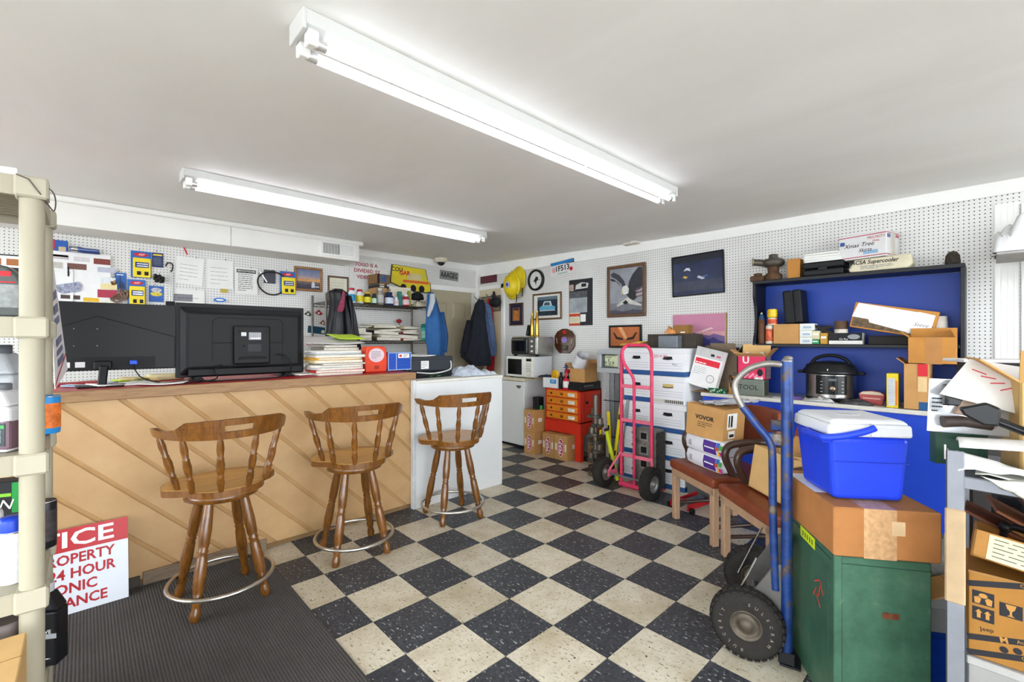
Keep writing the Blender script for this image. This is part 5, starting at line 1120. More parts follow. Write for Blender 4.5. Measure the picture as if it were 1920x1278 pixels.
# eagle print (flat pieces)
def eagle(t, w, h, y, f):
    G = lambda c: mat(c, .45, var=.25, scale=14)
    decal(t, 'sky', mat('#8e9098', .4, var=.25, scale=5), -w/2, w/2, f, f+h, y)
    decal(t, 'mist', mat('#6f7077', .4, var=.3, scale=8), -w/2, w/2, f, f+h*.24, y-.0007)
    P = lambda n, m, pts, dy: poly(t, n, m, [(-w/2+a*w, f+b*h) for a, b in pts], y-dy)
    P('left_wing', G('#3c3d44'), [(.03, .90), (.12, .93), (.30, .86), (.45, .72), (.52, .55), (.50, .45), (.42, .55), (.36, .66), (.20, .77), (.05, .84)], .0014)
    P('left_feathers', G('#2c2d33'), [(.0, .80), (.12, .78), (.26, .70), (.36, .60), (.20, .72), (.05, .74)], .0012)
    P('right_wing', G('#33343b'), [(.55, .45), (.60, .70), (.72, .86), (.88, .99), (.98, .98), (1.0, .60), (.92, .50), (.80, .42), (.66, .34)], .0016)
    P('body', G('#2f2d2e'), [(.50, .58), (.62, .56), (.80, .44), (.84, .34), (.74, .28), (.62, .32), (.52, .42)], .0022)
    P('head', G('#d3d2cf'), [(.36, .50), (.42, .60), (.52, .62), (.60, .54), (.58, .44), (.48, .42), (.40, .44)], .003)
    P('beak', mat('#b9a982', .4), [(.34, .46), (.38, .52), (.42, .47), (.37, .41)], .0036)
    P('legs', G('#c2bfb8'), [(.42, .30), (.56, .36), (.70, .28), (.98, .18), (.96, .15), (.66, .20), (.52, .24), (.24, .16), (.22, .20)], .0026)
    P('talon', INK, [(.40, .24), (.50, .30), (.58, .24), (.50, .20)], .0034)
    for i in range(5): P('stripe', mat('#b9a0a4' if i % 2 else '#5d5560', .5), [(.80, .52-.04*i), (1.0, .57-.045*i), (1.0, .545-.045*i), (.80, .50-.04*i)], .0032)
    P('ground', G('#4a4752'), [(0, .0), (1, .0), (1, .06), (.7, .09), (.4, .05), (.15, .10), (0, .08)], .003)
frame_thing('framed_eagle_print', 'large brown-framed grey print of an eagle with spread wings', rectU(WU, 1140, 1212, 496, 594), .036, BROWNF, .026, eagle)
def ducks(t, w, h, y, f):
    decal(t, 'water', mat('#2c3450', .18, var=.35, scale=4), -w/2, w/2, f, f+h, y); decal(t, 'ripple', mat('#3a3f52', .2, var=.3, scale=6), -w/2, w/2, f+h*.10, f+h*.34, y-.0006); decal(t, 'dusk', mat('#2a2c34', .2), -w/2, w/2, f+h*.84, f+h, y-.0006)
    P = lambda n, m, pts, dy: poly(t, n, m, [(-w/2+a*w, f+b*h) for a, b in pts], y-dy)
    P('bird_wing', mat('#c9ccd0', .4), [(.22, .62), (.28, .70), (.35, .69), (.37, .60), (.30, .64)], .0012); P('bird_breast', mat('#c8a94a', .4), [(.20, .46), (.27, .42), (.31, .46), (.24, .50)], .0012)
    P('far_bird', mat('#b9bcc8', .4), [(.50, .42), (.60, .36), (.66, .38), (.58, .44), (.52, .47)], .0012); P('far_wing', mat('#4a5f9a', .4), [(.60, .40), (.72, .44), (.70, .46), (.60, .44)], .0014)
frame_thing('framed_duck_poster', 'wide dark blue water picture in a thin black frame on the right wall', rectU(WU, 1262, 1360, 475, 553), .012, mat('#101114', .35), .02, ducks, tilt=R(-1.5))
def oranged(t, w, h, y, f):
    decal(t, 'dusk', mat('#b5683a', .4, var=.25, scale=5), -w/2, w/2, f, f+h, y); poly(t, 'light_beam', mat('#dfa271', .4), [(-w*.25, f+h), (-w*.1, f+h), (w*.1, f+h*.4), (w*.0, f+h*.35)], y-.001)
    for s in (-1, 1): poly(t, 'dark_wing', mat('#2c1a12', .5), [(s*w*.05, f+h*.30), (s*w*.30, f+h*.36), (s*w*.42, f+h*.72), (s*w*.36, f+h*.70), (s*w*.26, f+h*.48), (s*w*.08, f+h*.42)], y-.0016)
frame_thing('framed_silhouette_print', 'orange dusk print with dark wings in a black frame above the grey display case', rectU(WU, 1143, 1204, 609, 652), .022, mat('#141416', .4), .022, oranged)
q = rectU(WU-.012, 1261, 1360, 588, 652); w, h = q.w, q.h; t = thing('mountain_poster', 'pink sky and purple mountain poster behind the archive boxes', 'poster', q.loc, q.rz)
bxo('board', mat('#c9b3a8', .5), t, -w/2, w/2, 0, .01, 0, h); decal(t, 'pink_sky', mat('#c17f9a', .45, var=.1, scale=3), -w*.49, w*.49, 0, h*.99); decal(t, 'pale_sky', mat('#d39aa0', .45, var=.12, scale=6), -w*.49, w*.49, h*.1, h*.48, -.0014)
P = lambda n, m, pts, y: poly(t, n, m, [(-w*.49+a*w*.98, b*h) for a, b in pts], y)
P('cloud', mat('#ddbabd', .5), [(.45, .44), (.75, .60), (.80, .56), (.6, .47)], -.0018); P('far_range', mat('#77618f', .5), [(0, 0), (0, .30), (.2, .38), (.38, .48), (.55, .40), (.72, .36), (.8, .42), (1, .34), (1, 0)], -.002); P('near_range', mat('#3f3f78', .5, var=.2, scale=12), [(0, 0), (.3, .30), (.5, .28), (.62, .34), (.7, .24), (.80, .32), (.9, .22), (1, .18), (1, 0)], -.0028); P('foreground', mat('#6a4a3f', .5), [(.55, 0), (.7, .10), (.85, .06), (1, .12), (1, 0)], -.0034)
bxo('edge_strip', mat('#a98a5a', .5), t, w/2, w/2+.012, -.004, .01, 0, h)
# emergency light unit at the ceiling
p = PU(1183, 453, WU-.06); t = thing('smoke_detector', 'small boxy white sensor unit under the ceiling above the eagle print', 'sensor', (UW-.015, p.y, p.z-.03), -PI/2)
bxo('box', mat('#cfcabf', .5), t, -.09, .09, -.07, 0, 0, .055, .006); bxo('side_head', mat('#d8d5cc', .5), t, .02, .085, -.10, -.07, .0, .045, .01, 2); MB().lathe([(.04, 0), (.045, .008), (.035, .02)], 16, T(-.03, -.04, .055)).build('cap', mat('#6c665e', .5), t)
# ------------------------------------------------------------------ fridge, microwave, toaster oven
FR = mat('#dfe0de', .4, var=.02); fu, fv0, fv1, fh = 3.955, 3.985, 4.49, .875
t = thing('mini_fridge', 'white under-counter refrigerator with cream top trim against the right wall', 'refrigerator', (fu, (fv0+fv1)/2, 0), -PI/2); w = fv1-fv0
bxo('body', mat('#c9cbcc', .45, var=.03), t, -w/2, w/2, .05, .42, .03, fh-.03, .004); bxo('door', FR, t, -w/2, w/2, 0, .045, .035, fh-.045, .01, 2); bxo('top', mat('#d9cfb4', .5), t, -w/2-.004, w/2+.004, -.003, .425, fh-.04, fh, .006)
bxo('badge', mat('#5a5a5a', .3, .6), t, w*.24, w*.40, -.002, 0, fh-.115, fh-.095, .002); bxo('badge_strip', mat('#8a8a8a', .3, .6), t, w*.28, w*.37, -.002, 0, fh-.13, fh-.12); bxo('plinth', mat('#1a1a1a', .7), t, -w/2+.01, w/2-.01, .03, .40, .0, .035)
t = thing('microwave_oven', 'white microwave oven standing on the mini refrigerator', 'microwave', (3.97, (3.84+4.33)/2-.0, fh+.001), -PI/2); w, h = .47, .27
bxo('cabinet', mat('#d8dadd', .4, var=.02), t, -w/2, w/2, .02, .36, .012, h, .006); bxo('door', mat('#e3e2dc', .35), t, -w/2, w*.22, 0, .02, .012, h, .006, 2); bxo('window', mat('#0f1013', .15, spec=.4), t, -w*.44, w*.10, -.003, 0, .04, h-.035, .004); bxo('control_panel', mat('#e0dccb', .35), t, w*.22, w/2, 0, .02, .012, h, .006, 2); bxo('display', mat('#15171a', .2), t, w*.27, w*.45, -.002, 0, h*.78, h*.90)
for i in range(4):
    for j in range(3): bxo('key', mat('#b9bcc0', .4), t, w*(.275+.06*j), w*(.315+.06*j), -.0015, 0, h*(.30+.11*i), h*(.37+.11*i))
bxo('door_button', mat('#d2d0c4', .4), t, w*.27, w*.45, -.004, 0, h*.1, h*.2, .003)
for x in (-w*.4, w*.4): bxo('foot', BLK, t, x-.015, x+.015, .04, .07, 0, .012)
t = thing('toaster_oven', 'chrome toaster oven stacked on top of the microwave', 'toaster oven', (3.985, 4.02, fh+.272), -PI/2); w, h = .455, .245
TO = mat('#a5a39d', .25, .9, var=.1); bxo('case', TO, t, -w/2, w/2, .01, .30, .022, h, .012, 2); bxo('door', mat('#3b3a38', .25, .5), t, -w*.48, w*.16, -.012, .01, .035, h-.02, .012, 2); bxo('door_glass', mat('#121212', .08), t, -w*.40, w*.08, -.015, -.011, .06, h-.055, .004); MB().tube([(-w*.40, -.035, h-.04), (w*.08, -.035, h-.04)], .007, 8).build('handle', CHROME, t)
bxo('control_strip', mat('#8f8d88', .3, .9), t, w*.19, w*.48, -.006, .01, .03, h-.01, .004)
for i in range(3): MB().lathe([(.017, 0), (.018, .014), (.012, .02), (.001, .021)], 14, T(w*.33, -.006, .065+i*.06) @ RX(PI/2)).build('knob', mat('#d5d3cd', .3, .7), t)
for x in (-w*.42, w*.42): bxo('foot', BLK, t, x-.02, x+.02, .03, .06, 0, .022)
bxo('crumb_tray', mat('#2b2b2b', .5), t, -w*.45, w*.45, -.008, .02, .02, .034)
zt = fh+.272+h+.001
for k, (x, y0, r, lab) in enumerate(((998, 598, .022, 'left one of two tall brass shell cases on the toaster oven'), (1007, 575, .02, 'right one of two tall brass shell cases on the toaster oven'))):
    p = PU(x, HZ, 4.10); t = thing('brass_shell_case', lab, 'ornament', (4.10, p.y, zt), 0, 'brass shell cases'); hh = .29+.03*k
    MB().lathe([(r*1.5, 0), (r*1.5, .01), (r*1.25, .014), (r*1.3, .02), (r*1.05, hh*.75), (r*.7, hh*.84), (r*.7, hh)], 18).build('case', mat('#b8923c', .25, .95, var=.12), t); MB().ring(r*.72, .002, 18, 6, T(0, 0, hh)).build('lip', mat('#d2b05a', .25, .95), t)
p = PU(989, HZ, 4.10); t = thing('black_radio', 'black cordless handset leaning beside the brass shell cases', 'telephone', (4.10, p.y, zt), rot=(R(0), R(14), -PI/2)); bxo('body', BLK, t, -.02, .03, -.02, .02, .012, .15, .006, 2); bxo('keypad', mat('#3a3a3e', .5), t, -.012, .022, -.0215, -.02, .03, .08)
# ------------------------------------------------------------------ cartons with red oval marks
def oval_box(label, u, v0, v1, d, z0, h, rzo=0):
    q = mkq((u, (v0+v1)/2, z0), v1-v0, h, -PI/2); t = carton('parts_carton', label, q, d, CARD, group='cartons with red ovals', rzo=rzo, tape=False); w = q.w
    poly(t, 'red_oval', mat('#a3163c', .5), ell(0, h*.5, w*.17, h*.33, 24), -.0008); poly(t, 'oval_rim', mat('#e3c9d2', .5), ell(0, h*.5, w*.20, h*.36, 24), -.0004)
    o = text('PERF', w*.30, mat('#e8dce4', .5, var=0), t, T(0, -.0014, h*.5) @ RY(R(-90)), bold=.02, wid=h*.5)
    for s in (-1, 1): decal(t, 'white_tag', mat('#d8cfb8', .6), s*w*.36-w*.07, s*w*.36+w*.07, h*.38, h*.66, -.0004)
    bxo('side_tag', WPAP, t, w/2, w/2+.0006, d*.3, d*.6, h*.45, h*.62); return t
oval_box('lower of two stacked tan cartons with red oval beside the refrigerator', 3.836, 3.69, 3.862, .22, .0, .262)
oval_box('upper of two stacked tan cartons with red oval beside the refrigerator', 3.836, 3.692, 3.864, .22, .263, .258, R(1))
oval_box('tan carton with red oval on the floor under the red cabinet, left one', 3.885, 3.432, 3.61, .30, 0, .275)
oval_box('tan carton with red oval on the floor under the red cabinet, right one', 3.885, 3.235, 3.425, .30, 0, .282)
t = thing('black_speaker', 'small black speaker box on the upper red-oval carton', 'speaker', (3.92, 3.755, .522), -PI/2); bxo('cabinet', mat('#101113', .5), t, -.045, .045, 0, .1, 0, .145, .003); bxo('grille', mat('#1c1d20', .8), t, -.038, .038, -.002, 0, .01, .135); bxo('green_lamp', mat('#2f9a4a', .4), t, .046, .075, .02, .05, .0, .05, .004)
# ------------------------------------------------------------------ red drawer cabinet on its stand
RC = mat('#c8301c', .35, var=.06); OD = mat('#d8801f', .4, var=.12, scale=25)
cu, cv0, cv1 = 3.98, 3.13, 3.645; w = cv1-cv0; d = .395
t = thing('parts_cabinet', 'red steel parts cabinet with four orange drawers on a red stand', 'cabinet', (cu, (cv0+cv1)/2, 0), -PI/2)
z0, z1 = .42, .786
MB().bx(-w/2, w/2, 0, d, z0, z0+.015).bx(-w/2, w/2, 0, d, z1-.015, z1).bx(-w/2, -w/2+.02, 0, d, z0, z1).bx(w/2-.03, w/2, 0, d, z0, z1).bx(-w/2, w/2, d-.015, d, z0, z1).build('case', RC, t, bevel=.002)
for i in range(4):
    a = z0+.022+i*.085; dr = bxo('drawer', OD, t, -w/2+.024, w/2-.034, -.008, d-.03, a, a+.072, .003)
    bxo('drawer_label', WPAP, dr, w*.18, w*.36, -.0095, -.008, a+.016, a+.052); scribble(dr, GINK, w*.19, w*.35, a+.02, a+.048, -.0098, 2, seed=i, th=.004); MB().lathe([(.009, 0), (.012, .01), (.008, .014)], 10, T(-w*.30, -.008, a+.036) @ RX(PI/2)).build('drawer_knob', BLK, dr); bxo('drawer_catch', mat('#8a4f16', .5, .3), dr, -.02, .02, -.014, -.008, a+.02, a+.05, .003); bxo('divider_edge', RC, t, -w/2+.02, w/2-.03, -.003, .01, a+.073, a+.082)
bxo('stand_apron', RC, t, -w/2-.008, w/2+.012, -.008, d, .29, .419, .003)
for x, lw in ((-w/2-.008, .038), (w/2-.07, .082)):
    for y in (-.008, d-.06): bxo('stand_leg', RC, t, x, x+lw, y, y+.06, 0, .29, .003)
decal(t, 'side_scuff', mat('#5e1710', .6), -.1, .1, .30, .302) if False else None
sc_ = MB().bx(w/2, w/2+.0012, .08, .083, .44, .76).bx(w/2, w/2+.0012, .08, .34, .60, .603).bx(w/2, w/2+.0012, .34, .343, .44, .76); sc_.build('side_seam', mat('#5e1710', .6), t); poly_ = MB().bx(w/2, w/2+.0012, .10, .15, .63, .66); poly_.build('black_scuff', INK, t)
# wood blocks behind the right leg
t = thing('timber_stack', 'stack of dark wooden blocks behind the red stand leg', 'timber', (4.0, 3.06, 0), -PI/2)
for i in range(4): bxo('timber_block', wood('#6b5136', '#8f7350', (6, 1, 1), .8, 0, 6, 'rough_timber'), t, -.02, .05, .05, .36, i*.066, i*.066+.062, .003)
ZT2 = .787
q = rectU(3.99, 1018, 1045, 708, z0=ZT2); t = block('tissue_box', 'white box with blue label at the left end of the red cabinet', 'box', q, .14, WCARD, .003); decal(t, 'blue_label', mat('#2f86c8', .5), .0, q.w*.42, q.h*.45, q.h*.85); text('OFF', q.h*.25, WPAP, t, T(q.w*.2, -.0015, q.h*.65))
t = thing('glove', 'dark blue work glove lying on the white tissue box', 'glove', (4.04, PU(1027, HZ, 4.04).y+.02, ZT2+q.h+.001), R(-60)); crumple(.20, .09, .035, 3, 12, .8).build('cloth', mat('#222a38', .8), t)
c = PU(1042, 702, 4.02); t = thing('yellow_flower', 'round yellow artificial flower above the tissue box', 'flower', c, -PI/2); YF = mat('#d9ab1c', .7, var=.15)
for k in range(9): a = 2*PI*k/9; MB().ball(.026, (.036*math.cos(a), -.01, .036*math.sin(a)), 8, (1, .5, 1)).build('petal', YF, t)
MB().ball(.03, (0, -.018, 0), 10).build('heart', mat('#c08a12', .7), t); MB().tube([(0, 0, -.03), (.01, .01, -.13+ZT2*0)], .004, 6).build('stem', mat('#3f5a2f', .7), t)
bottle('spray_bottle', 'black spray bottle beside the red squeeze bottle on the red cabinet', (4.01, PU(1052, HZ, 4.01).y, ZT2), .026, .19, mat('#141416', .4), BLK2, None, neck=.5)
t = bottle('squeeze_bottle', 'bright red squeeze bottle with white label on the red cabinet', (3.99, PU(1061, HZ, 3.99).y, ZT2), .036, .20, mat('#b81f35', .4), mat('#b81f35', .4), mat('#e0dcd8', .5), neck=.30, capfrac=.3)
t = thing('fan_ornaments', 'red white and blue trinket with little hat behind the squeeze bottle', 'ornament', (4.10, PU(1062, HZ, 4.10).y, ZT2)); MB().lathe([(.04, 0), (.03, .08), (.035, .12), (.02, .2), (.001, .26)], 12).build('body', mat('#1d2038', .6, var=.4, scale=30), t); MB().ball(.03, (0, -.02, .20), 8).build('red_ball', REDP, t); MB().ball(.025, (-.03, -.02, .16), 8).build('white_ball', WPAP, t); MB().lathe([(.045, .24), (.02, .25), (.015, .29), (.001, .295)], 10).build('hat', mat('#4a4a70', .6), t)
# black scanner, open carton and lamp shade on it
t = thing('flatbed_scanner', 'black flat electronic unit with silver marks on the red cabinet', 'electronics', (3.985, 3.13+.175, ZT2), R(-90)); w, d, h = .28, .37, .085
MB().prism([(0, 0), (d, 0), (d, h), (.03, h), (0, h*.55)], -w/2+.06, w/2+.04, M=RZ(0) , plane='yz').build('case', mat('#17181b', .4), t, bevel=.004)
for i in range(6): bxo('silver_mark', mat('#b9bcc0', .3), t, w/2+.04, w/2+.0408, .06+i*.03, .075+i*.03, h*.5, h*.62)
bxo('side_line', mat('#77797d', .3), t, w/2+.04, w/2+.0406, .05, d-.04, h*.28, h*.31)
q = rectU(4.02, 1070, 1095, 691, z0=ZT2+.087); q.w += .02
t = carton('open_carton', 'open tan carton holding a white shade on the black unit', q, .22, CARD, flaps='lbr')
c = PU(1090, 674, 4.10); t = thing('lamp_shade', 'white drum lamp shade tilted in the open tan carton', 'lamp shade', c, rot=(R(20), R(38), -PI/2))
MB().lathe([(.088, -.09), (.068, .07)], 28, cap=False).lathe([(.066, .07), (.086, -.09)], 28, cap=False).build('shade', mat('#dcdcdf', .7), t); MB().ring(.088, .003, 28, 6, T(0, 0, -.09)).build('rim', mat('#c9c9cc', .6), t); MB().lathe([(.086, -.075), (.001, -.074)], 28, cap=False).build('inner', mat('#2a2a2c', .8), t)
# grey display case on aluminium posts
gu = 3.90; q = rectU(gu, 1119, 1166, 655, 699); w, h = q.w, q.h
t = thing('display_case', 'grey metal display case framing a pale green certificate', 'frame', q.loc, q.rz); GM = mat('#a9acae', .4, .3, var=.05)
for a in ((-w/2, w/2, h-.05, h), (-w/2, w/2, 0, .05), (-w/2, -w/2+.05, .05, h-.05), (w/2-.05, w/2, .05, h-.05)): bxo('frame_bar', GM, t, a[0], a[1], 0, .05, a[2], a[3], .004)
bxo('inner_frame', mat('#55585a', .5), t, -w/2+.05, w/2-.05, .03, .034, .05, h-.05); bxo('certificate', mat('#c3c9a5', .6, var=.05), t, -w/2+.085, w/2-.06, .026, .03, .065, h-.06)
for s, z, sz in (('PREFERRED', h*.76, .034), ('DEALER', h*.66, .02), ('W Q R', h*.42, .045), ('CERTIFICATE', h*.30, .02), ('OF SERVICE', h*.24, .014)): text(s, sz, mat('#2c332b', .6, var=0), t, T(-.02, .0255, z), bold=.01)
poly(t, 'emblem', mat('#2c332b', .6), [(-.03, h*.5), (-.02, h*.5), (-.012, h*.60), (-.022, h*.6)], .026)
zb = q.z0
t = thing('post_bundle', 'upright bundle of grey aluminium posts under the display case', 'metal posts', (3.95, q.c, 0), -PI/2)
for i, (x, y, r_, hx) in enumerate(((-.06, .03, .022, '#b9babb'), (.0, .02, .024, '#8f9193'), (.05, .04, .026, '#7a7c7e'), (.03, .09, .03, '#a3a4a5'), (-.05, .10, .024, '#c0c0bd'))): bxo('post', mat(hx, .4, .6, var=.1, scale=30), t, x-r_, x+r_, y-r_, y+r_, 0, zb-.002-.002*i, .003)
for z in (.35, .72): MB().bx(-.095, .09, -.01, .13, z, z+.008).build('strap', BLK, t)
# ------------------------------------------------------------------ crankshaft and levels on the floor
c = (3.72, 2.73)
t = thing('crankshaft', 'greasy iron crankshaft standing upright beside the red cabinet', 'engine part', (c[0], c[1], 0), R(20))
MB().cyl(.028, (0, 0, .0), (0, 0, .80), 16).build('journal', mat('#6d655c', .4, .7, var=.2, scale=30), t)
for i in range(7):
    z = .06+i*.085; a = i*2.2
    MB().prism([(.05*math.cos(k)*(1.7 if math.cos(k-a) > .2 else .9), .05*math.sin(k)*(1.7 if math.cos(k-a) > .2 else .9)) for k in [2*PI*j/14 for j in range(14)]], z, z+.03, plane='xy').build('counterweight', mat('#57524b', .5, .6, var=.3, scale=25), t, bevel=.004)
    MB().cyl(.03, (.045*math.cos(a), .045*math.sin(a), z+.03), (.045*math.cos(a), .045*math.sin(a), z+.085), 14).build('crankpin', mat('#857d72', .3, .8), t)
MB().lathe([(.075, 0), (.08, .01), (.08, .03), (.05, .04)], 20).build('flange', mat('#6b6359', .5, .6), t); bxo('yellow_tag', YEL, t, -.05, .02, -.062, -.055, .42, .46)
for k, (x, y, L, m, tl, lab) in enumerate(((1137, 742, .62, YEL, (4, -6), 'short yellow spirit level leaning behind the crankshaft'), (1146, 745, .80, YEL, (6, 4), 'long yellow spirit level leaning behind the hand truck wheel'), (1153, 750, .78, mat('#9a9c9f', .4, .7), (6, 8), 'silver straightedge with black figures leaning beside the yellow level'))):
    t = thing('spirit_level' if k < 2 else 'straightedge', lab, 'level', (3.86-.04*k, 2.64-.045*k, .003), rot=(R(-tl[0]), R(tl[1]), -PI/2)); bxo('rail', m, t, -.016, .016, -.01, .01, 0, L, .003)
    for z in (.25, .7): bxo('vial', mat('#1b1c1e', .3) if k < 2 else INK, t, -.010, .010, -.0115, -.009, L*z, L*z+.05, .002)
MB().bx(-.005, .005, 0, 0, 0, 0) if False else None
t = thing('yellow_strut', 'bright yellow folded rule lying against the level foot', 'tool', (3.68, 2.44, .008), rot=(R(-8), R(-22), -PI/2)); bxo('rail', mat('#c9d428', .4), t, -.018, .018, -.008, .008, 0.01, .50, .003); bxo('end_cap', INK, t, -.02, .02, -.01, .01, .48, .51, .003)
# ------------------------------------------------------------------ archive boxes
AB = mat('#dcdde0', .7, var=.04, scale=5, rvar=.03); ABL = mat('#274f86', .65, var=.06)
def archive(label, u, v0, v1, z0, kind, jig=0.0, hand=None):
    w = v1-v0; h = .254; d = .39; t = thing('archive_box', label, 'box', (u, (v0+v1)/2, z0), -PI/2+R(jig), 'archive boxes stacked by the right wall')
    bxo('body', AB, t, -w/2+.006, w/2-.006, .006, d-.006, 0, h*.80, .002); bxo('blue_base_band', ABL, t, -w/2+.0055, w/2-.0055, .0052, d-.0052, 0, h*.17) if kind != 'plain' else None
    bxo('lid', AB, t, -w/2, w/2, 0, d, h*.80, h-.001, .003); bxo('hand_hole', mat('#17181a', .9), t, -w*.13, w*.13, .0048, .006, h*.60, h*.70, .001)
    MB().tube(smooth_path([(-w*.15, .004, h*.615), (0, .001, h*.59), (w*.15, .004, h*.615)]), .004, 6).build('string', mat('#2b2c2e', .6), t)
    for i in range(3): bxo('form_line', mat('#8f98a8', .7), t, -w*.42, w*.42, .0052, .006, h*(.27+.09*i), h*(.28+.09*i))
    if kind == 'plain':
        bxo('code_strip', mat('#c9c6be', .7), t, -w*.48, w*.45, .0052, .006, h*.03, h*.16)
        for i in range(18): bxo('bar', INK, t, -w*.1+i*w*.03, -w*.1+i*w*.03+w*.012*(1+i % 2), .0048, .0053, h*.04, h*.15)
        bxo('cut_handle', mat('#c0a96a', .8), t, -w*.16, w*.16, .0042, .006, h*.58, h*.72, .001)
    if hand: text(hand, .04, mat('#b0475a', .6, var=0), t, T(-w*.22, .0045, h*.70))
    if hand: text('Misc', .03, GINK, t, T(w*.2, .0045, h*.42), shear=.3)
    return t
names = ('bottom', 'second from the bottom', 'middle', 'second from the top', 'top')
for i in range(5): archive('%s white archive box in the left stack behind the pink hand truck' % names[i], 3.86+.004*(i % 2), 2.205, 2.505, i*.2555, 'blue', random.uniform(-1, 1))
for i in range(5): archive('%s white archive box in the right stack beside the pink hand truck' % names[i], 3.85+.006*(i % 2), 1.865, 2.195, i*.2555, 'plain' if i == 3 else 'blue', random.uniform(-1.2, 1.2), '2019-20' if i == 4 else None)
zs = 5*.2555+.001
q = rectU(3.92, 1234, 1270, 629, z0=zs); block('grey_metal_box', 'plain grey metal box on top of the archive boxes', 'box', q, .09, mat('#6f747a', .45, .3))
q = rectU(4.02, 1214, 1304, 626, z0=zs); block('dark_long_case', 'long dark wooden case behind the grey metal box', 'case', q, .16, mat('#3b332c', .6, var=.2))
q2 = rectU(4.04, 1262, 1290, 609, z0=q.zt+.001); t = carton('small_carton', 'small brown carton on the long dark case below the mountain poster', q2, .1, CARD_D, tape=False); decal(t, 'white_tag', WPAP, 0, q2.w*.3, .01, .02)
t = thing('plush_bit', 'orange and white soft toy leaning at the small brown carton', 'toy', (4.02, q2.c+.09, q.zt+.001)); crumple(.09, .09, .08, 6, 10, .8).build('cloth', mat('#d8955a', .9, var=.3, scale=20), t)
a = PU(1186, 642, 3.98); t = thing('padded_envelope', 'flat yellow padded envelope lying across the archive box lids', 'envelope', (4.02, a.y, zs), R(-84)); MB().sheet(lambda a, b: ((a-.5)*.22, (b-.5)*.20, .03+.03*a+.01*nz(a*3, b*3)), 8, 6, .02).build('pad', mat('#c99a3f', .7, var=.1), t)
MB().bx(-.09, .09, -.08, .08, .0, .012).build('parcel_under', mat('#6b5f50', .8), t, bevel=.004)
# ------------------------------------------------------------------ pink hand truck
PNK = mat('#d23a5e', .4, var=.14, scale=14); PNK2 = mat('#d8687f', .45, var=.16, scale=18)
tu = 3.60; vl, vr, vm = 2.352, 2.044, 2.215
ht = thing('pink_hand_truck', 'pink tubular hand truck with two fat black tyres standing by the archive boxes', 'hand truck', (tu, (vl+vr)/2, 0), -PI/2); hx = (vl-vr)/2; xm = -(vm-(vl+vr)/2)
pts = [(-hx, 0, .04), (-hx, 0, 1.20)]+[(-hx+.07-.07*math.cos(a), 0, 1.20+.105*math.sin(a)) for a in (R(30), R(60), R(90))]+[(hx-.07+.07*math.sin(a), 0, 1.20+.105*math.cos(a)) for a in (R(0), R(30), R(60))]+[(hx, 0, 1.20), (hx, 0, .04)]
MB().tube(pts, .0145, 12).build('frame_tube', PNK, ht)
MB().tube(smooth_path([(-hx+.065, -.012, 1.30), (-hx+.035, -.035, 1.25), (-hx+.05, -.04, 1.15), (xm-.02, -.03, 1.05), (xm, -.012, .98), (xm, -.006, .80)])+[(xm, -.006, .04)], .0135, 12).build('centre_tube', PNK, ht)
for z in (.93, .62, .30): MB().bx(-hx, hx, -.012, .004, z-.016, z+.016).build('cross_bar', PNK2, ht, bevel=.004)
bxo('toe_plate', PNK, ht, -hx-.03, hx+.03, .0, .19, .006, .012, .002); bxo('base_bar', PNK, ht, -hx-.02, hx+.02, -.02, .02, .02, .05, .004)
def wheel(parent, c, r, wd, axis_rot, tread=True, hubm=None, name='wheel', rim=.52, words=None):
    """pneumatic wheel: axle along local x of parent"""
    M = T(*c) @ RZ(axis_rot) @ RY(PI/2)
    k = r; pr = [(k*rim, -wd*.42), (k*.72, -wd*.5), (k*.90, -wd*.46), (k*.985, -wd*.26), (k, 0), (k*.985, wd*.26), (k*.90, wd*.46), (k*.72, wd*.5), (k*rim, wd*.42)]
    w_ = MB().lathe(pr, 36, M, cap=False).build(name, RUBBER, parent)
    if tread:
        b = MB()
        for i in range(30):
            a = 2*PI*i/30
            for s in (-1, 0, 1):
                b.box(k*.045, k*.13, wd*.26, (0, 0, 0), M @ RZ(a+(.1 if s else 0)) @ T(k*(1.0 if s == 0 else .965), 0, s*wd*.30))
        o = b.build('tread', RUBBER, w_); o['kind'] = 'stuff'
    hm = hubm or mat('#8f8d88', .4, .6, var=.2, scale=20)
    for s in (-1, 1):
        MB().lathe([(k*rim*1.03, s*wd*.36), (k*rim*.95, s*wd*.44), (k*rim*.85, s*wd*.28), (k*.26, s*wd*.22), (k*.20, s*wd*.40), (k*.10, s*wd*.52), (.001, s*wd*.53)], 28, M, cap=False).build('hub', hm, w_)
    return w_, M
wx = (2.466-1.984)/2; woff = (vl+vr)/2-(2.466+1.984)/2
for s, y in ((-1, -.115), (1, -.125)):
    wheel(ht, (s*wx+woff, y, .137), .137, .085, 0, s > 0)
    MB().tube([(s*hx, -.005, .32), (s*(hx+.045), -.06, .22), (s*(hx+.06), -.115, .15)], .011, 8).build('axle_bracket', PNK2, ht); bxo('bracket_plate', PNK2, ht, s*(hx+.05)-.006, s*(hx+.05)+.006, -.14, .0, .11, .16, .003)
MB().cyl(.008, (-wx+woff, -.12, .137), (wx+woff, -.12, .137), 10).build('axle', STEELG, ht)
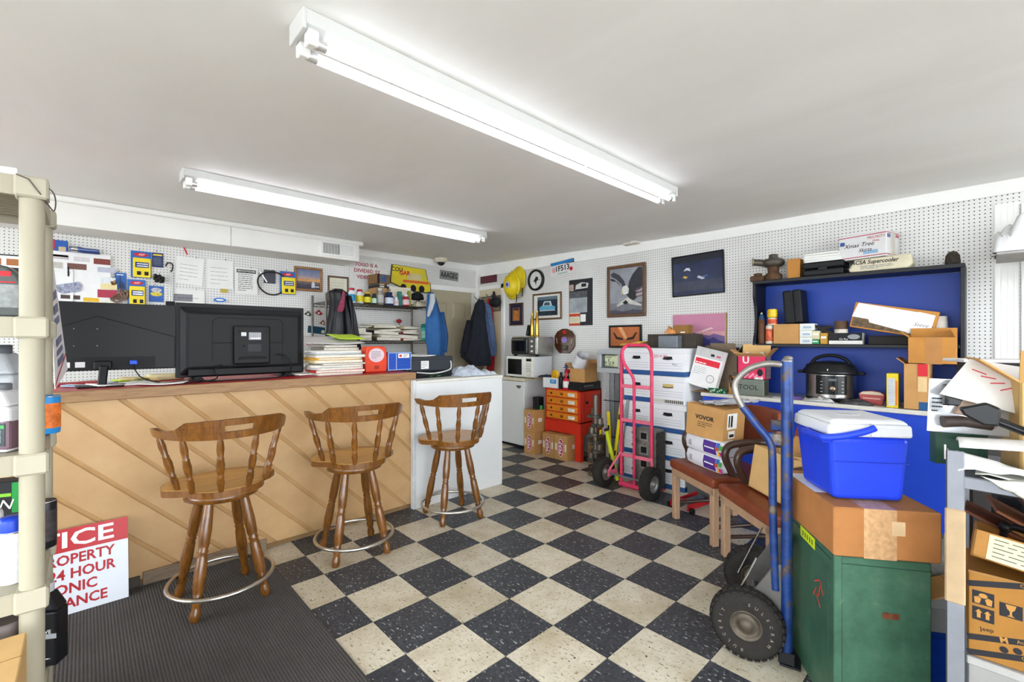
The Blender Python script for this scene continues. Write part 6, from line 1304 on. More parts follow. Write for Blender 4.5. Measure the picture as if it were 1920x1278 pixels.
# ------------------------------------------------------------------ cylinder block standing behind it
eb = thing('cylinder_head', 'bare grey engine cylinder block on end behind the pink hand truck', 'engine part', (3.668, 2.16, .0135), -PI/2); GR = mat('#77736d', .55, .5, var=.3, scale=20, bump=.3); DK = mat('#3a3632', .6, .5, var=.35, scale=25, bump=.3)
w, d, h = .23, .165, .53
bxo('casting', GR, eb, -w/2, w/2, 0, d, 0, h, .012, 2)
for i in range(4): MB().bx(-.028, .028, -.006, .001, .07+i*.125, .125+i*.125).build('port', mat('#0c0b0b', .9), eb); MB().bx(-.045, .045, -.005, 0, .055+i*.125, .14+i*.125).build('port_boss', mat('#8b8780', .5, .5, var=.25, scale=20), eb, bevel=.004)
for i in range(8):
    for y in (.04, .115): MB().ring(.025, .009, 14, 6, T(w/2+.002, y, .05+i*.06) @ RY(PI/2)).build('valve_seat', DK, eb)
for i in range(9): MB().cyl(.009, (-w*.40, -.012, .04+i*.055), (-w*.40, .0, .04+i*.055), 8).build('bolt', DK, eb); MB().cyl(.009, (w*.38, -.012, .04+i*.055), (w*.38, .0, .04+i*.055), 8).build('bolt', DK, eb)
for i in range(5): MB().tube(smooth_path([(-w*.48, -.01, .05+i*.11), (-w*.3, -.03, .08+i*.11), (-w*.42, -.02, .12+i*.11)]), .012, 8).build('runner', GR, eb)
bxo('side_plate', DK, eb, w/2, w/2+.012, .01, d-.01, .01, h-.02, .004)
# red jack under the chair
t = thing('floor_jack', 'low red trolley jack under the first brown chair', 'jack', (3.62, 1.67, .0), R(-8)); RJ = mat('#b01c22', .4); bxo('side_plate', RJ, t, -.22, .16, -.08, -.07, .02, .07, .01); bxo('side_plate', RJ, t, -.22, .16, .07, .08, .02, .07, .01); bxo('ram', STEELG, t, -.12, .1, -.03, .03, .03, .07, .01)
MB().lathe([(.04, 0), (.045, .01), (.03, .016)], 16, T(-.17, 0, .07)).build('saddle', RJ, t)
for x in (-.19, .13):
    for y in (-.1, .1): MB().cyl(.024, (x, y-.012, .024), (x, y+.012, .024), 14).build('caster', BLK, t)
# ------------------------------------------------------------------ blue desk with hutch, right wall
BLU = mat('#1c3f9e', .45, var=.06, scale=3); BLKE = mat('#16171c', .45, var=.06); DTOP = mat('#c9c6bd', .5, var=.05)
hv0, hv1 = .125, 1.40; hu = 4.12; DZ = .89
dk = thing('blue_workbench', 'blue workbench with grey top along the right wall', 'workbench', (3.97, (hv0+1.76)/2, 0), -PI/2); L = (1.76-hv0)/2
bxo('front_panel', mat('#1a3fb5', .45, var=.05, scale=3), dk, -L, L, 0, .018, .02, DZ-.03); bxo('end_panel', BLU, dk, -L, -L+.02, .018, .41, 0, DZ-.03); bxo('end_panel', BLU, dk, L-.02, L, .018, .41, 0, DZ-.03); bxo('plinth', BLKE, dk, -L+.02, L-.02, .03, .05, 0, .02); bxo('top', DTOP, dk, -L-.01, L+.01, -.02, .412, DZ-.03, DZ, .004)
hw = (hv1-hv0)/2; zt, zm = 1.848, 1.318
ht2 = thing('blue_hutch', 'dark-edged blue wall hutch with one shelf above the workbench', 'shelf', (hu, (hv0+hv1)/2, DZ+.001), -PI/2); D_ = UW-hu-.003; H = zt-DZ-.001; zs_ = zm-DZ-.001
bxo('back_panel', BLU, ht2, -hw+.02, hw-.02, D_-.012, D_, 0, H-.03); bxo('top_board', BLKE, ht2, -hw, hw, -.004, D_, H-.028, H, .003); bxo('shelf_board', BLKE, ht2, -hw+.022, hw-.022, 0, D_-.012, zs_-.024, zs_, .003)
side = [(0.0, 0), (D_, 0), (D_, H-.028), (0, H-.028), (.0, H*.86), (.03, H*.78), (.045, H*.66), (.03, H*.54), (0, H*.46)]
for s, nm in ((-1, 'side_panel'), (1, 'side_panel')):
    x0, x1 = (-hw, -hw+.022) if s < 0 else (hw-.022, hw)
    MB().prism(side if s < 0 else [(0, 0), (D_, 0), (D_, H-.028), (0, H-.028)], x0, x1, plane='yz').build(nm, BLKE, ht2, bevel=.002)
ZH, ZS = zt+.001, zm+.001
# on top of the hutch
t = thing('turbocharger', 'rusty turbocharger housing on the left end of the hutch', 'engine part', (4.22, PU(1450, HZ, 4.22).y, ZH), -PI/2)
TM = mat('#5d574e', .55, .6, var=.3, scale=25, bump=.2)
MB().ring(.05, .035, 24, 12, T(.0, 0, .15)).build('compressor_scroll', TM, t); MB().lathe([(.06, 0), (.065, .01), (.065, .05), (.04, .07), (.045, .11), (.05, .13)], 20, T(0, 0, 0)).build('turbine_housing', RUST, t); MB().cyl(.028, (-.05, -.02, .15), (-.14, -.06, .165), 16).build('inlet_pipe', TM, t); MB().ring(.030, .006, 18, 6, T(-.14, -.06, .165) @ RZ(R(24)) @ RY(PI/2)).build('pipe_lip', mat('#a39a80', .4, .5), t); MB().lathe([(.032, .15), (.034, .215), (.028, .222)], 18).build('top_outlet', TM, t)
bxo('flange', RUST, t, -.17, -.06, -.05, .06, 0, .05, .008); MB().lathe([(.03, .05), (.032, .07), (.02, .075)], 14, T(-.12, 0, 0)).build('flange_boss', RUST, t)
q = rectU(4.16, 1476, 1500, 485, z0=ZH); carton('small_tan_carton', 'small plain tan carton between turbocharger and black case', q, .1, CARD_O, tape=False)
q = rectU(4.13, 1504, 1582, 489, z0=ZH); t = thing('black_tool_case', 'flat black plastic tool case lying on the hutch', 'case', q.loc, q.rz); w, h = q.w, q.h
bxo('lower_shell', BLK2, t, -w/2, w/2, 0, .2, 0, h*.48, .012, 2); bxo('upper_shell', BLK2, t, -w/2, w/2, 0, .2, h*.52, h, .012, 2); bxo('latch', BLK, t, -.03, .03, -.006, .0, h*.35, h*.65, .003); zc = ZH+h
for i in range(4):
    q = rectU(4.15, 1508, 1580-3*i, 470, z0=zc); t = thing('white_manual', '%s white manual in the pile on the black tool case' % ('lowest', 'second lowest', 'second highest', 'topmost')[i], 'book', (4.15, q.c, zc), -PI/2+R(random.uniform(-3, 3)), 'manuals on the tool case'); bxo('pages', WPAP, t, -q.w/2, q.w/2, 0, .16, .001, .017); MB().bx(-q.w/2-.002, q.w/2+.002, -.002, .162, 0, .001).bx(-q.w/2-.002, q.w/2+.002, -.002, .162, .017, .018).build('cover', mat(('#d8d6d2', '#c9c6c2', '#b9a38a', '#5a4a3c')[i], .6), t); zc += .0185
q = rectU(4.11, 1590, 1712, 480, z0=ZH); t = thing('intercooler_bag', 'long cream parts bag lettered in black script on the hutch', 'package', q.loc, q.rz); w, h = q.w, q.h
MB().prism([(-w/2, .01), (-w*.44, 0), (w*.44, 0), (w/2, h*.3), (w*.47, h), (-w*.40, h*.9)], 0, .17).build('bag', mat('#cfc6ac', .6, var=.12, scale=10), t, bevel=.01, seg=2); text('ACSA Supercooler', h*.42, INK, t, T(-.03, -.001, h*.66), bold=.02, shear=.25, wid=w*.75); scribble(t, GINK, -w*.3, w*.3, h*.12, h*.42, -.0008, 3, seed=6, th=.004)
tag(MB().lathe([(.03, 0), (.04, .01), (.035, .06), (.02, .085), (.001, .09)], 12).build('black_rag', mat('#3a342c', .9, var=.5, scale=40), loc=(4.18, hv0+.06, ZH)), 'dark crumpled rag at the right end of the hutch top', 'rag')
# postal box, turned corner-on
q = rectU(4.09, 1585, 1700, 428, z0=ZH+h+.001)
t = thing('postal_box', 'white postal shipping box with red borders on the cream bag', 'box', (4.11, PU(1662, HZ, 4.11).y, q.z0), R(-104)); w1, d1, h1 = .30, .19, .185
bxo('body', mat('#dddcdc', .55, var=.04), t, -w1, 0, 0, d1, 0, h1, .003)
for z in (.012, h1-.02): bxo('red_border', mat('#b23a48', .5), t, -w1, .0006, -.0006, d1, z, z+.006)
text('PRIORITY', .026, mat('#b23a48', .5, var=0), t, T(-.06, -.0012, h1*.78)); text('MAIL', .02, mat('#b23a48', .5, var=0), t, T(-.06, -.0012, h1*.64)); text('Xmas Tree', .042, INK, t, T(-.17, -.0012, h1*.55), shear=.35); text('Skirts', .036, INK, t, T(-.13, -.0012, h1*.33), shear=.35)
bxo('blue_label', mat('#8fb0d0', .5), t, -.14, -.05, -.0008, 0, .03, .055); bxo('blue_eagle', mat('#38599a', .5), t, -w1+.01, -w1+.04, -.0008, 0, h1*.6, h1*.75); bxo('tape_strip', mat('#c6c0b6', .25), t, 0, .0008, .07, .13, 0, h1); bxo('side_print', mat('#5a6f9c', .5), t, 0, .0009, .01, .06, h1*.72, h1*.86); bxo('side_red_print', mat('#b85a64', .5), t, 0, .0009, .14, .19, h1*.76, h1*.86)
# middle shelf
su = 4.17
def at(px, u): return PU(px, HZ, u).y
t = thing('caulk_tube', 'brown cartridge tube with blue tip at the hutch left side', 'tube', (su, at(1428, su), ZS)); MB().lathe([(.026, 0), (.027, .003), (.027, .20), (.02, .205)], 18).build('barrel', mat('#5b3a26', .6, var=.2), t); MB().lathe([(.026, .205), (.02, .23), (.008, .25)], 16).build('tip', mat('#294a6c', .4), t); MB().ball(.009, (0, 0, .255), 8).build('nozzle', mat('#d8d0a8', .4), t)
q = rectU(su-.02, 1435, 1451, 609, z0=ZS); can('snack_can', 'white can with red flecked print on the hutch shelf', (su, at(1443, su), ZS), .03, .155, mat('#c9bfae', .4), mat('#c05a3a', .5, var=.7, scale=45))
can('peanut_can', 'small red and cream can under the yellow can', (su, at(1448, su)-.0, ZS+.157), .036, .06, mat('#d8c6ae', .4), mat('#b8472c', .5, var=.6, scale=60))
can('yellow_can', 'yellow can with black oval on top of the stacked cans', (su, at(1448, su), ZS+.219), .037, .07, mat('#d8b21c', .4), mat('#d9b41c', .4, var=.35, scale=50), None)
q = rectU(4.14, 1450, 1498, 607, z0=ZS); carton('tan_carton', 'square tan carton under the black upright case', q, .12, CARD, tape=False)
q2 = rectU(4.15, 1471, 1506, 543, z0=q.zt+.001); t = thing('upright_black_case', 'ribbed black case standing on the square tan carton', 'case', q2.loc, rot=(0, R(-4), q2.rz)); w, h = q2.w, q2.h
bxo('half_shell', BLK2, t, -w/2, -.004, 0, .18, .004, h, .012, 2); bxo('half_shell', BLK2, t, .004, w/2, 0, .18, .004, h, .012, 2); bxo('hinge_strip', BLK, t, -.006, .006, .005, .175, .008, h-.006)
for i in range(3): bxo('rib', BLK, t, -w*.4+i*.035, -w*.4+i*.035+.006, -.004, 0, .02, h-.02)
for i, (y0, lab) in enumerate(((.0, 'lowest small white carton beside the tan carton'), (.054, 'middle small white carton beside the tan carton'), (.108, 'topmost small white carton beside the tan carton'))):
    q = rectU(4.14, 1499, 1523+4*(i == 2), 600, z0=ZS+y0); t = thing('small_white_carton', lab, 'box', (4.14, q.c, ZS+y0), -PI/2, 'small white cartons on the hutch'); bxo('body', mat('#d9d9d4', .6), t, -q.w/2, q.w/2, 0, .1, 0, .0525, .002); bxo('label', mat('#9fb0c4', .6), t, -q.w*.25, q.w*.3, -.0008, 0, .015, .032)
for i, (x0, x1, yt, hx, lab) in enumerate(((1522, 1536, 636, '#2f8f5f', 'low green carton on the hutch shelf'), (1523, 1537, 620, '#c9c29a', 'pale green carton standing on the low green one'), (1538, 1552, 624, '#b98a2c', 'yellow and brown carton beside the green carton'))):
    q = rectU(4.14, x0, x1, yt, z0=ZS if i != 1 else ZS+.036); q.h = .034 if i == 0 else q.h; t = block('sample_carton', lab, 'box', q, .09, mat(hx, .5, var=.25, scale=40), .002); decal(t, 'print_band', WPAP, -q.w*.4, q.w*.3, q.h*.5, q.h*.7)
t = thing('folded_pliers', 'dark locking pliers lying on the small cartons', 'tool', (4.17, at(1544, 4.17), ZS+.115), rot=(R(10), R(30), -PI/2)); MB().prism([(-.09, -.012), (.03, -.016), (.075, .0), (.08, .02), (.04, .012), (-.09, .006)], -.012, .0).build('lower_jaw', mat('#2b241d', .5, .4), t, bevel=.003); MB().prism([(-.02, .0), (.02, .01), (.05, .045), (.03, .05), (-.01, .025)], -.012, 0).build('upper_jaw', mat('#2b241d', .5, .4), t, bevel=.003)
q = rectU(4.13, 1554, 1617, 624, z0=ZS); t = block('gauge_box', 'black and white gauge box lying on the hutch shelf', 'box', q, .12, mat('#d9d8d3', .6), .002); w, h = q.w, q.h; decal(t, 'black_panel', INK, -w/2, w/2, h*.32, h); poly(t, 'gauge_print', mat('#8d9094', .5), ell(w*.25, h*.66, w*.18, h*.22), -.0014); text('Cir Pac', h*.22, WPAP, t, T(-w*.05, -.0014, h*.45)); zq = q.zt
t = thing('tape_roll', 'brown sanding roll standing on the gauge box', 'roll', (4.18, at(1577, 4.18), zq+.001)); MB().lathe([(.042, 0), (.042, .09)], 24).build('roll', mat('#5a4434', .8, var=.15, scale=60), t); MB().lathe([(.0425, 0), (.0425, .028)], 24, cap=False).build('pale_band', mat('#cfc6bc', .6), t); MB().lathe([(.016, .0905), (.018, .091)], 14).build('core', mat('#8d7a60', .7), t)
# long box tilted, white papers taped on its face
a, b_, c_ = PU(1592, 612, 4.12), PU(1690, 640, 4.12), PU(1610, 560, 4.12)
ang = math.atan2(b_.z-a.z, abs(a.y-b_.y))
t = thing('long_tilted_box', 'long picture-printed carton with taped white papers leaning in the hutch', 'box', (4.125, a.y, max(a.z-.0, ZS+.10)), rot=(0, R(12), -PI/2)); w, h = .46, .185
bxo('body', CARD_O, t, 0, w, 0, .11, 0, h, .003); decal(t, 'photo_band', mat('#5f4c36', .6, var=.6, scale=40), .01, w-.01, .01, h*.45); MB().prism([(.0, h*.42), (.10, h*.40), (.11, h*.28), (w*.70, h*.12), (w*.78, h*.9), (.02, h*.98)], -.0022, -.0008).build('white_paper', WPAP, t); MB().prism([(w*.70, h*.10), (w*.96, h*.06), (w*.97, h*.86), (w*.78, h*.92)], -.0034, -.0022).build('written_note', WPAP, t); text('Steve', .035, GINK, t, T(w*.84, -.0038, h*.45), shear=.4)
t = thing('box_prop', 'low dark carton propping up the tilted long box', 'box', (4.14, at(1672, 4.14), ZS), -PI/2); bxo('body', mat('#24211f', .7), t, -.13, .12, 0, .10, 0, .055, .002); bxo('lid', mat('#191716', .7), t, -.132, .122, -.002, .102, .055, .062)
t = thing('paper_cups', 'stack of white paper cups at the hutch right side', 'cups', (4.22, at(1765, 4.22)+.012, ZS)); 
MB().lathe([(.036, 0), (.037, .003), (.046, .11)], 24).build('cup', mat('#b3a596', .6), t); MB().lathe([(.040, .11), (.047, .112), (.046, .12), (.042, .19), (.040, .192)], 24).build('upper_cup', mat('#d2cbc2', .6), t); MB().ring(.046, .0025, 24, 6, T(0, 0, .112)).build('lip', mat('#d9d3ca', .6), t)
# on the workbench: pressure cooker and packages
pc = (4.17, at(1557, 4.17)); t = thing('pressure_cooker', 'steel electric pressure cooker with black lid on the workbench', 'cooker', (pc[0], pc[1], DZ+.001), -PI/2)
r = .165
MB().lathe([(r*.93, 0), (r*.96, .012), (r*.96, .03)], 40).build('base_ring', BLK, t); MB().lathe([(r*.97, .03), (r*.97, .20)], 40).build('steel_body', mat('#a9a6a2', .25, .95, var=.05), t); MB().lathe([(r*.99, .20), (r*1.10, .205), (r*1.12, .215), (r*1.10, .228), (r*1.0, .245), (r*.95, .27), (r*.6, .29), (r*.15, .30), (.001, .30)], 40).build('lid', mat('#1d1d1f', .3), t)
MB().tube(smooth_path([(-.13, 0, .265), (-.10, 0, .31), (-.05, 0, .335), (0, 0, .342), (.05, 0, .335), (.10, 0, .31), (.13, 0, .265)]), .013, 10).build('lid_handle', BLK, t)
for s in (-1, 1): bxo('side_handle', BLK, t, s*r*1.12-.03, s*r*1.12+.03, -.035, .035, .20, .222, .008, 2)
b = MB(); n_ = 10; a0, a1 = R(-112), R(-40); vs = []
for i in range(n_+1):
    a = a0+(a1-a0)*i/n_; vs += [(r*.985*math.cos(a), r*.985*math.sin(a), .055), (r*.985*math.cos(a), r*.985*math.sin(a), .195)]
b.add(vs, [(2*i, 2*i+2, 2*i+3, 2*i+1) for i in range(n_)]); b.build('control_panel', mat('#0c0c0e', .25), t)
def on_pot(a, z, rr=1.0): return T(r*rr*math.cos(a), r*rr*math.sin(a), z) @ RZ(a+PI/2)
MB().lathe([(.02, 0), (.02, .008), (.014, .012), (.001, .012)], 18, on_pot(R(-74), .10) @ RX(PI/2)).build('dial', mat('#8d7a66', .3, .8), t); MB().box(.05, .002, .018, M=on_pot(R(-74), .165)).build('display', mat('#5a5d62', .3), t)
for i in range(8): MB().box(.014, .002, .005, M=on_pot(R(-98 if i < 4 else -52), .075+.025*(i % 4))).build('button_mark', mat('#a9a9a9', .4), t)
MB().box(.006, .003, .02, M=on_pot(R(-84), .235, 1.06)).build('lid_mark', WPAP, t)
t = thing('meat_tray', 'red shrink-wrapped food pack with arched label on the workbench', 'package', (4.06, at(1634, 4.06), DZ+.001), -PI/2); MB().prism([(-.06, 0), (.06, 0), (.075, .075), (.05, .092), (0, .098), (-.05, .092), (-.075, .075)], 0, .05).build('pack', mat('#a8433f', .35, var=.2, scale=20), t, bevel=.005); MB().prism([(-.07, .072), (.07, .072), (.05, .09), (0, .096), (-.05, .09)], -.001, .0005).build('cream_label', mat('#d0c2a8', .5), t); decal(t, 'pink_print', mat('#d99a90', .5), -.05, .05, .04, .05)
q = rectU(3.99, 1662, 1684, 700, z0=DZ+.001); t = block('yellow_box', 'bright yellow carton standing on the workbench edge', 'box', q, .11, mat('#d8c21e', .45), .002); w, h = q.w, q.h; decal(t, 'nutrition_panel', mat('#c3c6cf', .5), -w*.35, w*.22, h*.06, h*.86); decal(t, 'orange_strip', mat('#d8742c', .5), w*.28, w*.44, h*.08, h*.8); scribble(t, GINK, -w*.33, w*.2, h*.1, h*.84, -.0012, 14, seed=3, th=.002)
q = rectU(3.975, 1695, 1742, 682, z0=DZ+.001); t = carton('deep_carton', 'tall tan carton with open flap at the workbench right end', q, .25, CARD, flaps='l'); decal(t, 'blue_sticker', mat('#1f4f80', .5), q.w*.1, q.w*.48, .0, q.h*.18); bxo('inner_fill', CARD_D, t, -q.w/2+.005, q.w/2-.005, .006, .24, q.h-.03, q.h-.02); zdc = q.zt
decal(t, 'cream_flap', mat('#d8b98a', .7), q.w*.06, q.w*.42, q.h*.40, q.h*.72, -.002); decal(t, 'red_card', REDP, q.w*.05, q.w*.45, q.h*.74, q.h*1.0, -.002)
q = rectU(3.975, 1703, 1793, 632, z0=zdc+.001); t = carton('open_flap_carton', 'orange-tan carton with flaps spread open above the deep carton', q, .13, CARD_O, flaps='lbR'); decal(t, 'broad_tape', mat('#a8702f', .4), -.03, .05, 0, q.h)
q = rectU(4.0, 1743, 1812, 678, z0=DZ+.001); q.w = .26; t = thing('maroon_box', 'maroon and tan long box beside the deep carton', 'box', (4.0, .13, DZ+.001), -PI/2); bxo('body', CARD, t, -.03, .24, 0, .22, 0, .20, .003); bxo('maroon_lid', mat('#5e2420', .55), t, -.032, .242, -.002, .222, .20, .262, .003); bxo('print_line', mat('#a87f78', .5), t, .0, .14, -.0028, -.002, .222, .226)
t = thing('plastic_bag', 'crumpled grey plastic bag on the workbench beside the cooker', 'bag', (4.0, at(1604, 4.0), DZ+.001), R(-86)); crumple(.20, .07, .04, 21, 22, 1.3).build('film', mat('#3b3a3c', .2, var=.4, scale=20), t)
t = thing('clear_bag', 'crumpled clear wrap in front of the pressure cooker', 'bag', (3.99, at(1535, 3.99), DZ+.001), R(-88)); crumple(.2, .06, .03, 33, 20, 1.4).build('film', mat('#a9a9a8', .15, var=.3, scale=20), t)
tag(MB().bx(-.06, .06, -.03, .03, 0, .018).build('purple_cloth', mat('#6d4fa3', .8, var=.2), loc=(4.03, at(1487, 4.03), DZ+.001), rot=(0, 0, R(-80)), bevel=.008), 'folded purple cloth left of the pressure cooker', 'cloth')
sheet_thing('white_flyer', 'white flyer curling over the workbench front edge', 'paper', (4.02, at(1462, 4.02), DZ+.001), .1, .12, R(-75), WPAP, .012, .001, 13)
# ------------------------------------------------------------------ heap at the left end of the workbench
q = rectU(3.99, 1384, 1432, 711, z0=DZ+.001); t = thing('ammo_tin', 'grey-green steel box with stencilled letters under the pink crate', 'box', q.loc, q.rz); w, h = q.w, q.h
bxo('body', mat('#6c7268', .5, .3, var=.12), t, -w/2, w/2, 0, .12, 0, h, .004); bxo('side_plate', mat('#3f3d2e', .6), t, w/2, w/2+.001, .02, .10, .01, h-.01); text('TOOL', h*.42, INK, t, T(-w*.1, -.0012, h*.5), shear=.1); zz = q.zt
q = rectU(4.0, 1383, 1436, 668, z0=zz+.001); t = thing('pink_carton', 'bright pink printed carton with open tan flaps', 'box', q.loc, q.rz); w, h = q.w, q.h; PKM = mat('#cf2a55', .5, var=.08)
MB().bx(-w/2, w/2, 0, .004, 0, h).bx(-w/2, w/2, .112, .116, 0, h).bx(-w/2, -w/2+.004, 0, .116, 0, h).bx(w/2-.004, w/2, 0, .116, 0, h).bx(-w/2, w/2, 0, .116, 0, .004).build('body', PKM, t)
text('U', h*.42, mat('#e9d9d9', .5, var=0), t, T(-w*.2, -.0012, h*.82), bold=.03)
for k in range(14): poly(t, 'doodle', mat('#e58aa0', .5), ell(-w*.42+w*.06*k, h*(.10+.06*(k % 3)), .009, .012, 8), -.0008)
poly(t, 'dark_doodle', INK, ell(w*.30, h*.30, .022, .03), -.0012); decal(t, 'white_tag', WPAP, w*.1, w*.4, .002, h*.10); bxo('barcode_side', mat('#6a5a60', .6, var=.7, scale=70), t, w/2, w/2+.001, .0, .116, h*.05, h)
MB().bx(-w/2, w/2, 0, .004, 0, .09, T(0, 0, h) @ RX(R(72))).build('flap', CARD_L, t); MB().bx(-w/2, w/2, -.004, 0, 0, .10, T(0, .116, h) @ RX(R(-5))).build('flap', CARD_L, t); MB().bx(-.004, 0, 0, .116, 0, .09, T(w/2, 0, h) @ RY(R(40))).build('flap', CARD_D, t); MB().bx(0, .004, 0, .116, 0, .08, T(-w/2, 0, h) @ RY(R(-50))).build('flap', CARD, t)
for k, (x, y) in enumerate(((-.05, .05), (.06, .07))): tag(MB().lathe([(.018, 0), (.02, .08), (.014, .1), (.001, .105)], 12).build('white_tube', mat('#d8d6d2', .4), loc=(4.0+y, q.c-x, zz+h-.065)), ('white round tube end in the pink carton, left one', 'white round tube end in the pink carton, right one')[k], 'tube')
q = rectU(4.13, 1336, 1382, 660, z0=DZ+.001); t = carton('open_dark_carton', 'weathered open carton full of dark reels beside the pink carton', q, .2, mat('#7a6b5a', .8, var=.15), flaps='frl')
for k in range(3): MB().ring(.05, .015, 20, 8, T(-.04+.05*k, .09, q.h-.02) @ RX(R(70))).build('reel', mat('#2c2624', .6, var=.3), t)
# white and red leaning carton
p0 = PU(1287, 722, 3.93)
t = thing('white_red_carton', 'tall white carton with red band leaning against the archive boxes', 'box', (3.93, p0.y-.01, DZ+.075), rot=(R(-6), R(13), -PI/2)); w, h = .245, .345
bxo('body', mat('#dcdad8', .55, var=.03), t, 0, w, 0, .07, 0, h, .003); bxo('grey_top', mat('#b9b7b5', .55), t, .0, w, -.0006, .0, h*.76, h); decal(t, 'red_band', mat('#d01f36', .5), .015, w-.015, h*.57, h*.72, -.0012); scribble(t, WPAP, .02, w*.9, h*.58, h*.63, -.0018, 1, seed=3, th=.008); scribble(t, GINK, .02, w*.6, h*.30, h*.52, -.0008, 5, seed=4, th=.003)
MB().prism(ell(w*.74, h*.26, .035, .035, 24), -.0012, -.0004).build('round_print', mat('#8d8c8e', .5), t); MB().prism(ell(w*.74, h*.26, .029, .029, 24), -.0016, -.0012).build('round_print_centre', mat('#dcdad8', .55), t); decal(t, 'dark_print', INK, w*.55, w*.68, h*.82, h*.88, -.0012); decal(t, 'pink_print', mat('#c0587a', .5), w*.75, w*.9, h*.82, h*.87, -.0012)
q = rectU(3.955, 1292, 1345, 735, z0=DZ+.001); carton('flat_tan_carton', 'low tan carton under the leaning white carton', q, .16, CARD_L, tape=False)
t = thing('green_circuit_card', 'green circuit card lying on the workbench clutter', 'circuit board', (3.95, at(1347, 3.95), DZ+.002+q.h), rot=(R(35), 0, -PI/2)); bxo('board', mat('#1c6b3f', .4, var=.2, scale=40), t, -.075, .07, 0, .003, 0, .055); 
for k in range(7): bxo('chip', mat('#c9cfc4', .4), t, -.065+k*.019, -.055+k*.019, -.005, 0, .012+.012*(k % 3), .026+.012*(k % 3))
tangle('wire_harness', 'tangled black and red wiring harness heaped beside the circuit card', 'wires', 1375, 715, .06, 20, mat('#26201f', .5, var=.3), seed=12, v=PU(1375, 715, 3.97).y)
q = rectU(3.945, 1377, 1384, 700, z0=DZ+.001); q.w = .1; t = thing('upright_carton', 'upright tan carton behind the wiring harness', 'box', (4.02, q.c+.04, DZ+.001), -PI/2); bxo('body', CARD_O, t, -.05, .04, 0, .02, 0, .15, .002); bxo('seam', CARD_D, t, -.05, .04, -.0006, 0, .07, .073)
q = rectU(3.90, 1291, 1313, 757, 772); t = thing('black_white_carton', 'small black and white carton with red stripe wedged below the workbench edge', 'box', (3.88, q.c, q.z0), -PI/2); bxo('body', WCARD, t, -q.w/2, q.w/2+.02, 0, .09, 0, .09, .002); decal(t, 'black_panel', INK, -q.w*.3, q.w/2+.018, .03, .08); decal(t, 'red_stripe', REDP, -q.w*.3, q.w/2+.018, .012, .022); zb_c = q.z0
t = thing('storage_tote', 'grey plastic storage tote on the floor beneath the small carton', 'tote', (3.86, 1.70, 0), -PI/2); MB().frustum((-.15, .15, .0, .1, 0), (-.17, .17, -.0, .105, zb_c-.03)).build('tub', mat('#5a5a5c', .5), t, bevel=.006); bxo('lid', mat('#6e6e70', .5), t, -.175, .175, -.004, .107, zb_c-.03, zb_c-.002, .005)
# ------------------------------------------------------------------ brown armchairs
VIN = mat('#7a3a22', .38, var=.14, scale=10, bump=.06, bscale=40); TANW = wood('#9c7a5c', '#b8967a', (8, 8, 1.5), .5, .1, 8, 'tan_leg'); DKW = mat('#3f2a20', .4, var=.15, coat=.2)
def make_chair():
    t = thing('armchair', 'x', 'chair'); W, Dp, H = .52, .50, .43
    for x in (-W/2+.025, W/2-.025): bxo('leg', TANW, t, x-.022, x+.022, .0, .045, .0, H-.055, .005)
    for x in (-W/2+.05, W/2-.05): MB().prism([(x-.02, 0), (x+.02, 0), (x+.02, H), (x-.02, H)], Dp-.03, Dp+.015).build('leg', TANW, t, bevel=.005)
    MB().bx(-W/2, W/2, .0, .03, H-.10, H-.045).bx(-W/2, -W/2+.03, .03, Dp, H-.10, H-.045).bx(W/2-.03, W/2, .03, Dp, H-.10, H-.045).build('apron', TANW, t, bevel=.004)
    MB().bx(-W/2-.012, W/2+.012, -.015, Dp, H-.05, H+.018).build('seat', VIN, t, bevel=.022, seg=4)
    for x in (-W/2+.025, W/2-.025): MB().tube([(x, .05, .12), (x, Dp-.02, .12)], .013, 8).build('stretcher', DKW, t)
    for s in (-1, 1):
        x = s*(W/2-.022)
        MB().tube(smooth_path([(x, .20, H-.05), (x, .14, H+.06), (x, .10, H+.15), (x, .12, H+.215), (x, .20, H+.235), (x, .36, H+.235), (x, .50, H+.225)]), .024, 10).build('arm', DKW, t)
    MB().sheet(lambda a, b: ((a-.5)*W*.96, .0, 0), 1, 1, .001)
    b = MB(); n = 12; vs = []
    for z, k in ((.52, 1.0), (.60, 1.0), (.78, 1.0), (.86, .9)):
        for i in range(n+1):
            a = (i/n-.5); x = a*W*.98*k; y = Dp+.01-.09*(2*a)**2+(z-.52)*.22; vs += [(x, y, z), (x, y+.045, z)]
    m_ = 2*(n+1); fs = []
    for j in range(3):
        for i in range(n): a = j*m_+2*i; fs += [(a, a+2, a+2+m_, a+m_), (a+1, a+1+m_, a+3+m_, a+3)]
        a = j*m_; fs.append((a, a+m_, a+m_+1, a+1)); a = j*m_+2*n; fs.append((a, a+1, a+m_+1, a+m_))
    for i in range(n): a = 2*i; fs.append((a, a+1, a+3, a+2)); a = 3*m_+2*i; fs.append((a, a+2, a+3, a+1))
    b.add(vs, fs, None, True); b.build('backrest', VIN, t, bevel=.012, seg=2)
    for x in (-W/2+.06, W/2-.06): MB().tube([(x, Dp-.01, H-.02), (x, Dp+.02, .60)], .016, 8).build('back_post', DKW, t)
    return t
ch = make_chair(); ch.location = (3.115, 1.465, 0); ch.rotation_euler = (0, 0, R(-123)); tag(ch, 'brown vinyl armchair loaded with paper towel packs and a carton', 'chair', 'brown vinyl armchairs')
c2 = copy_tree(ch); c2.location = (2.745, .985, 0); c2.rotation_euler = (0, 0, R(-131)); tag(c2, 'brown vinyl armchair behind the blue hand truck, tan carton on its seat', 'chair', 'brown vinyl armchairs')
SEATZ = .4485
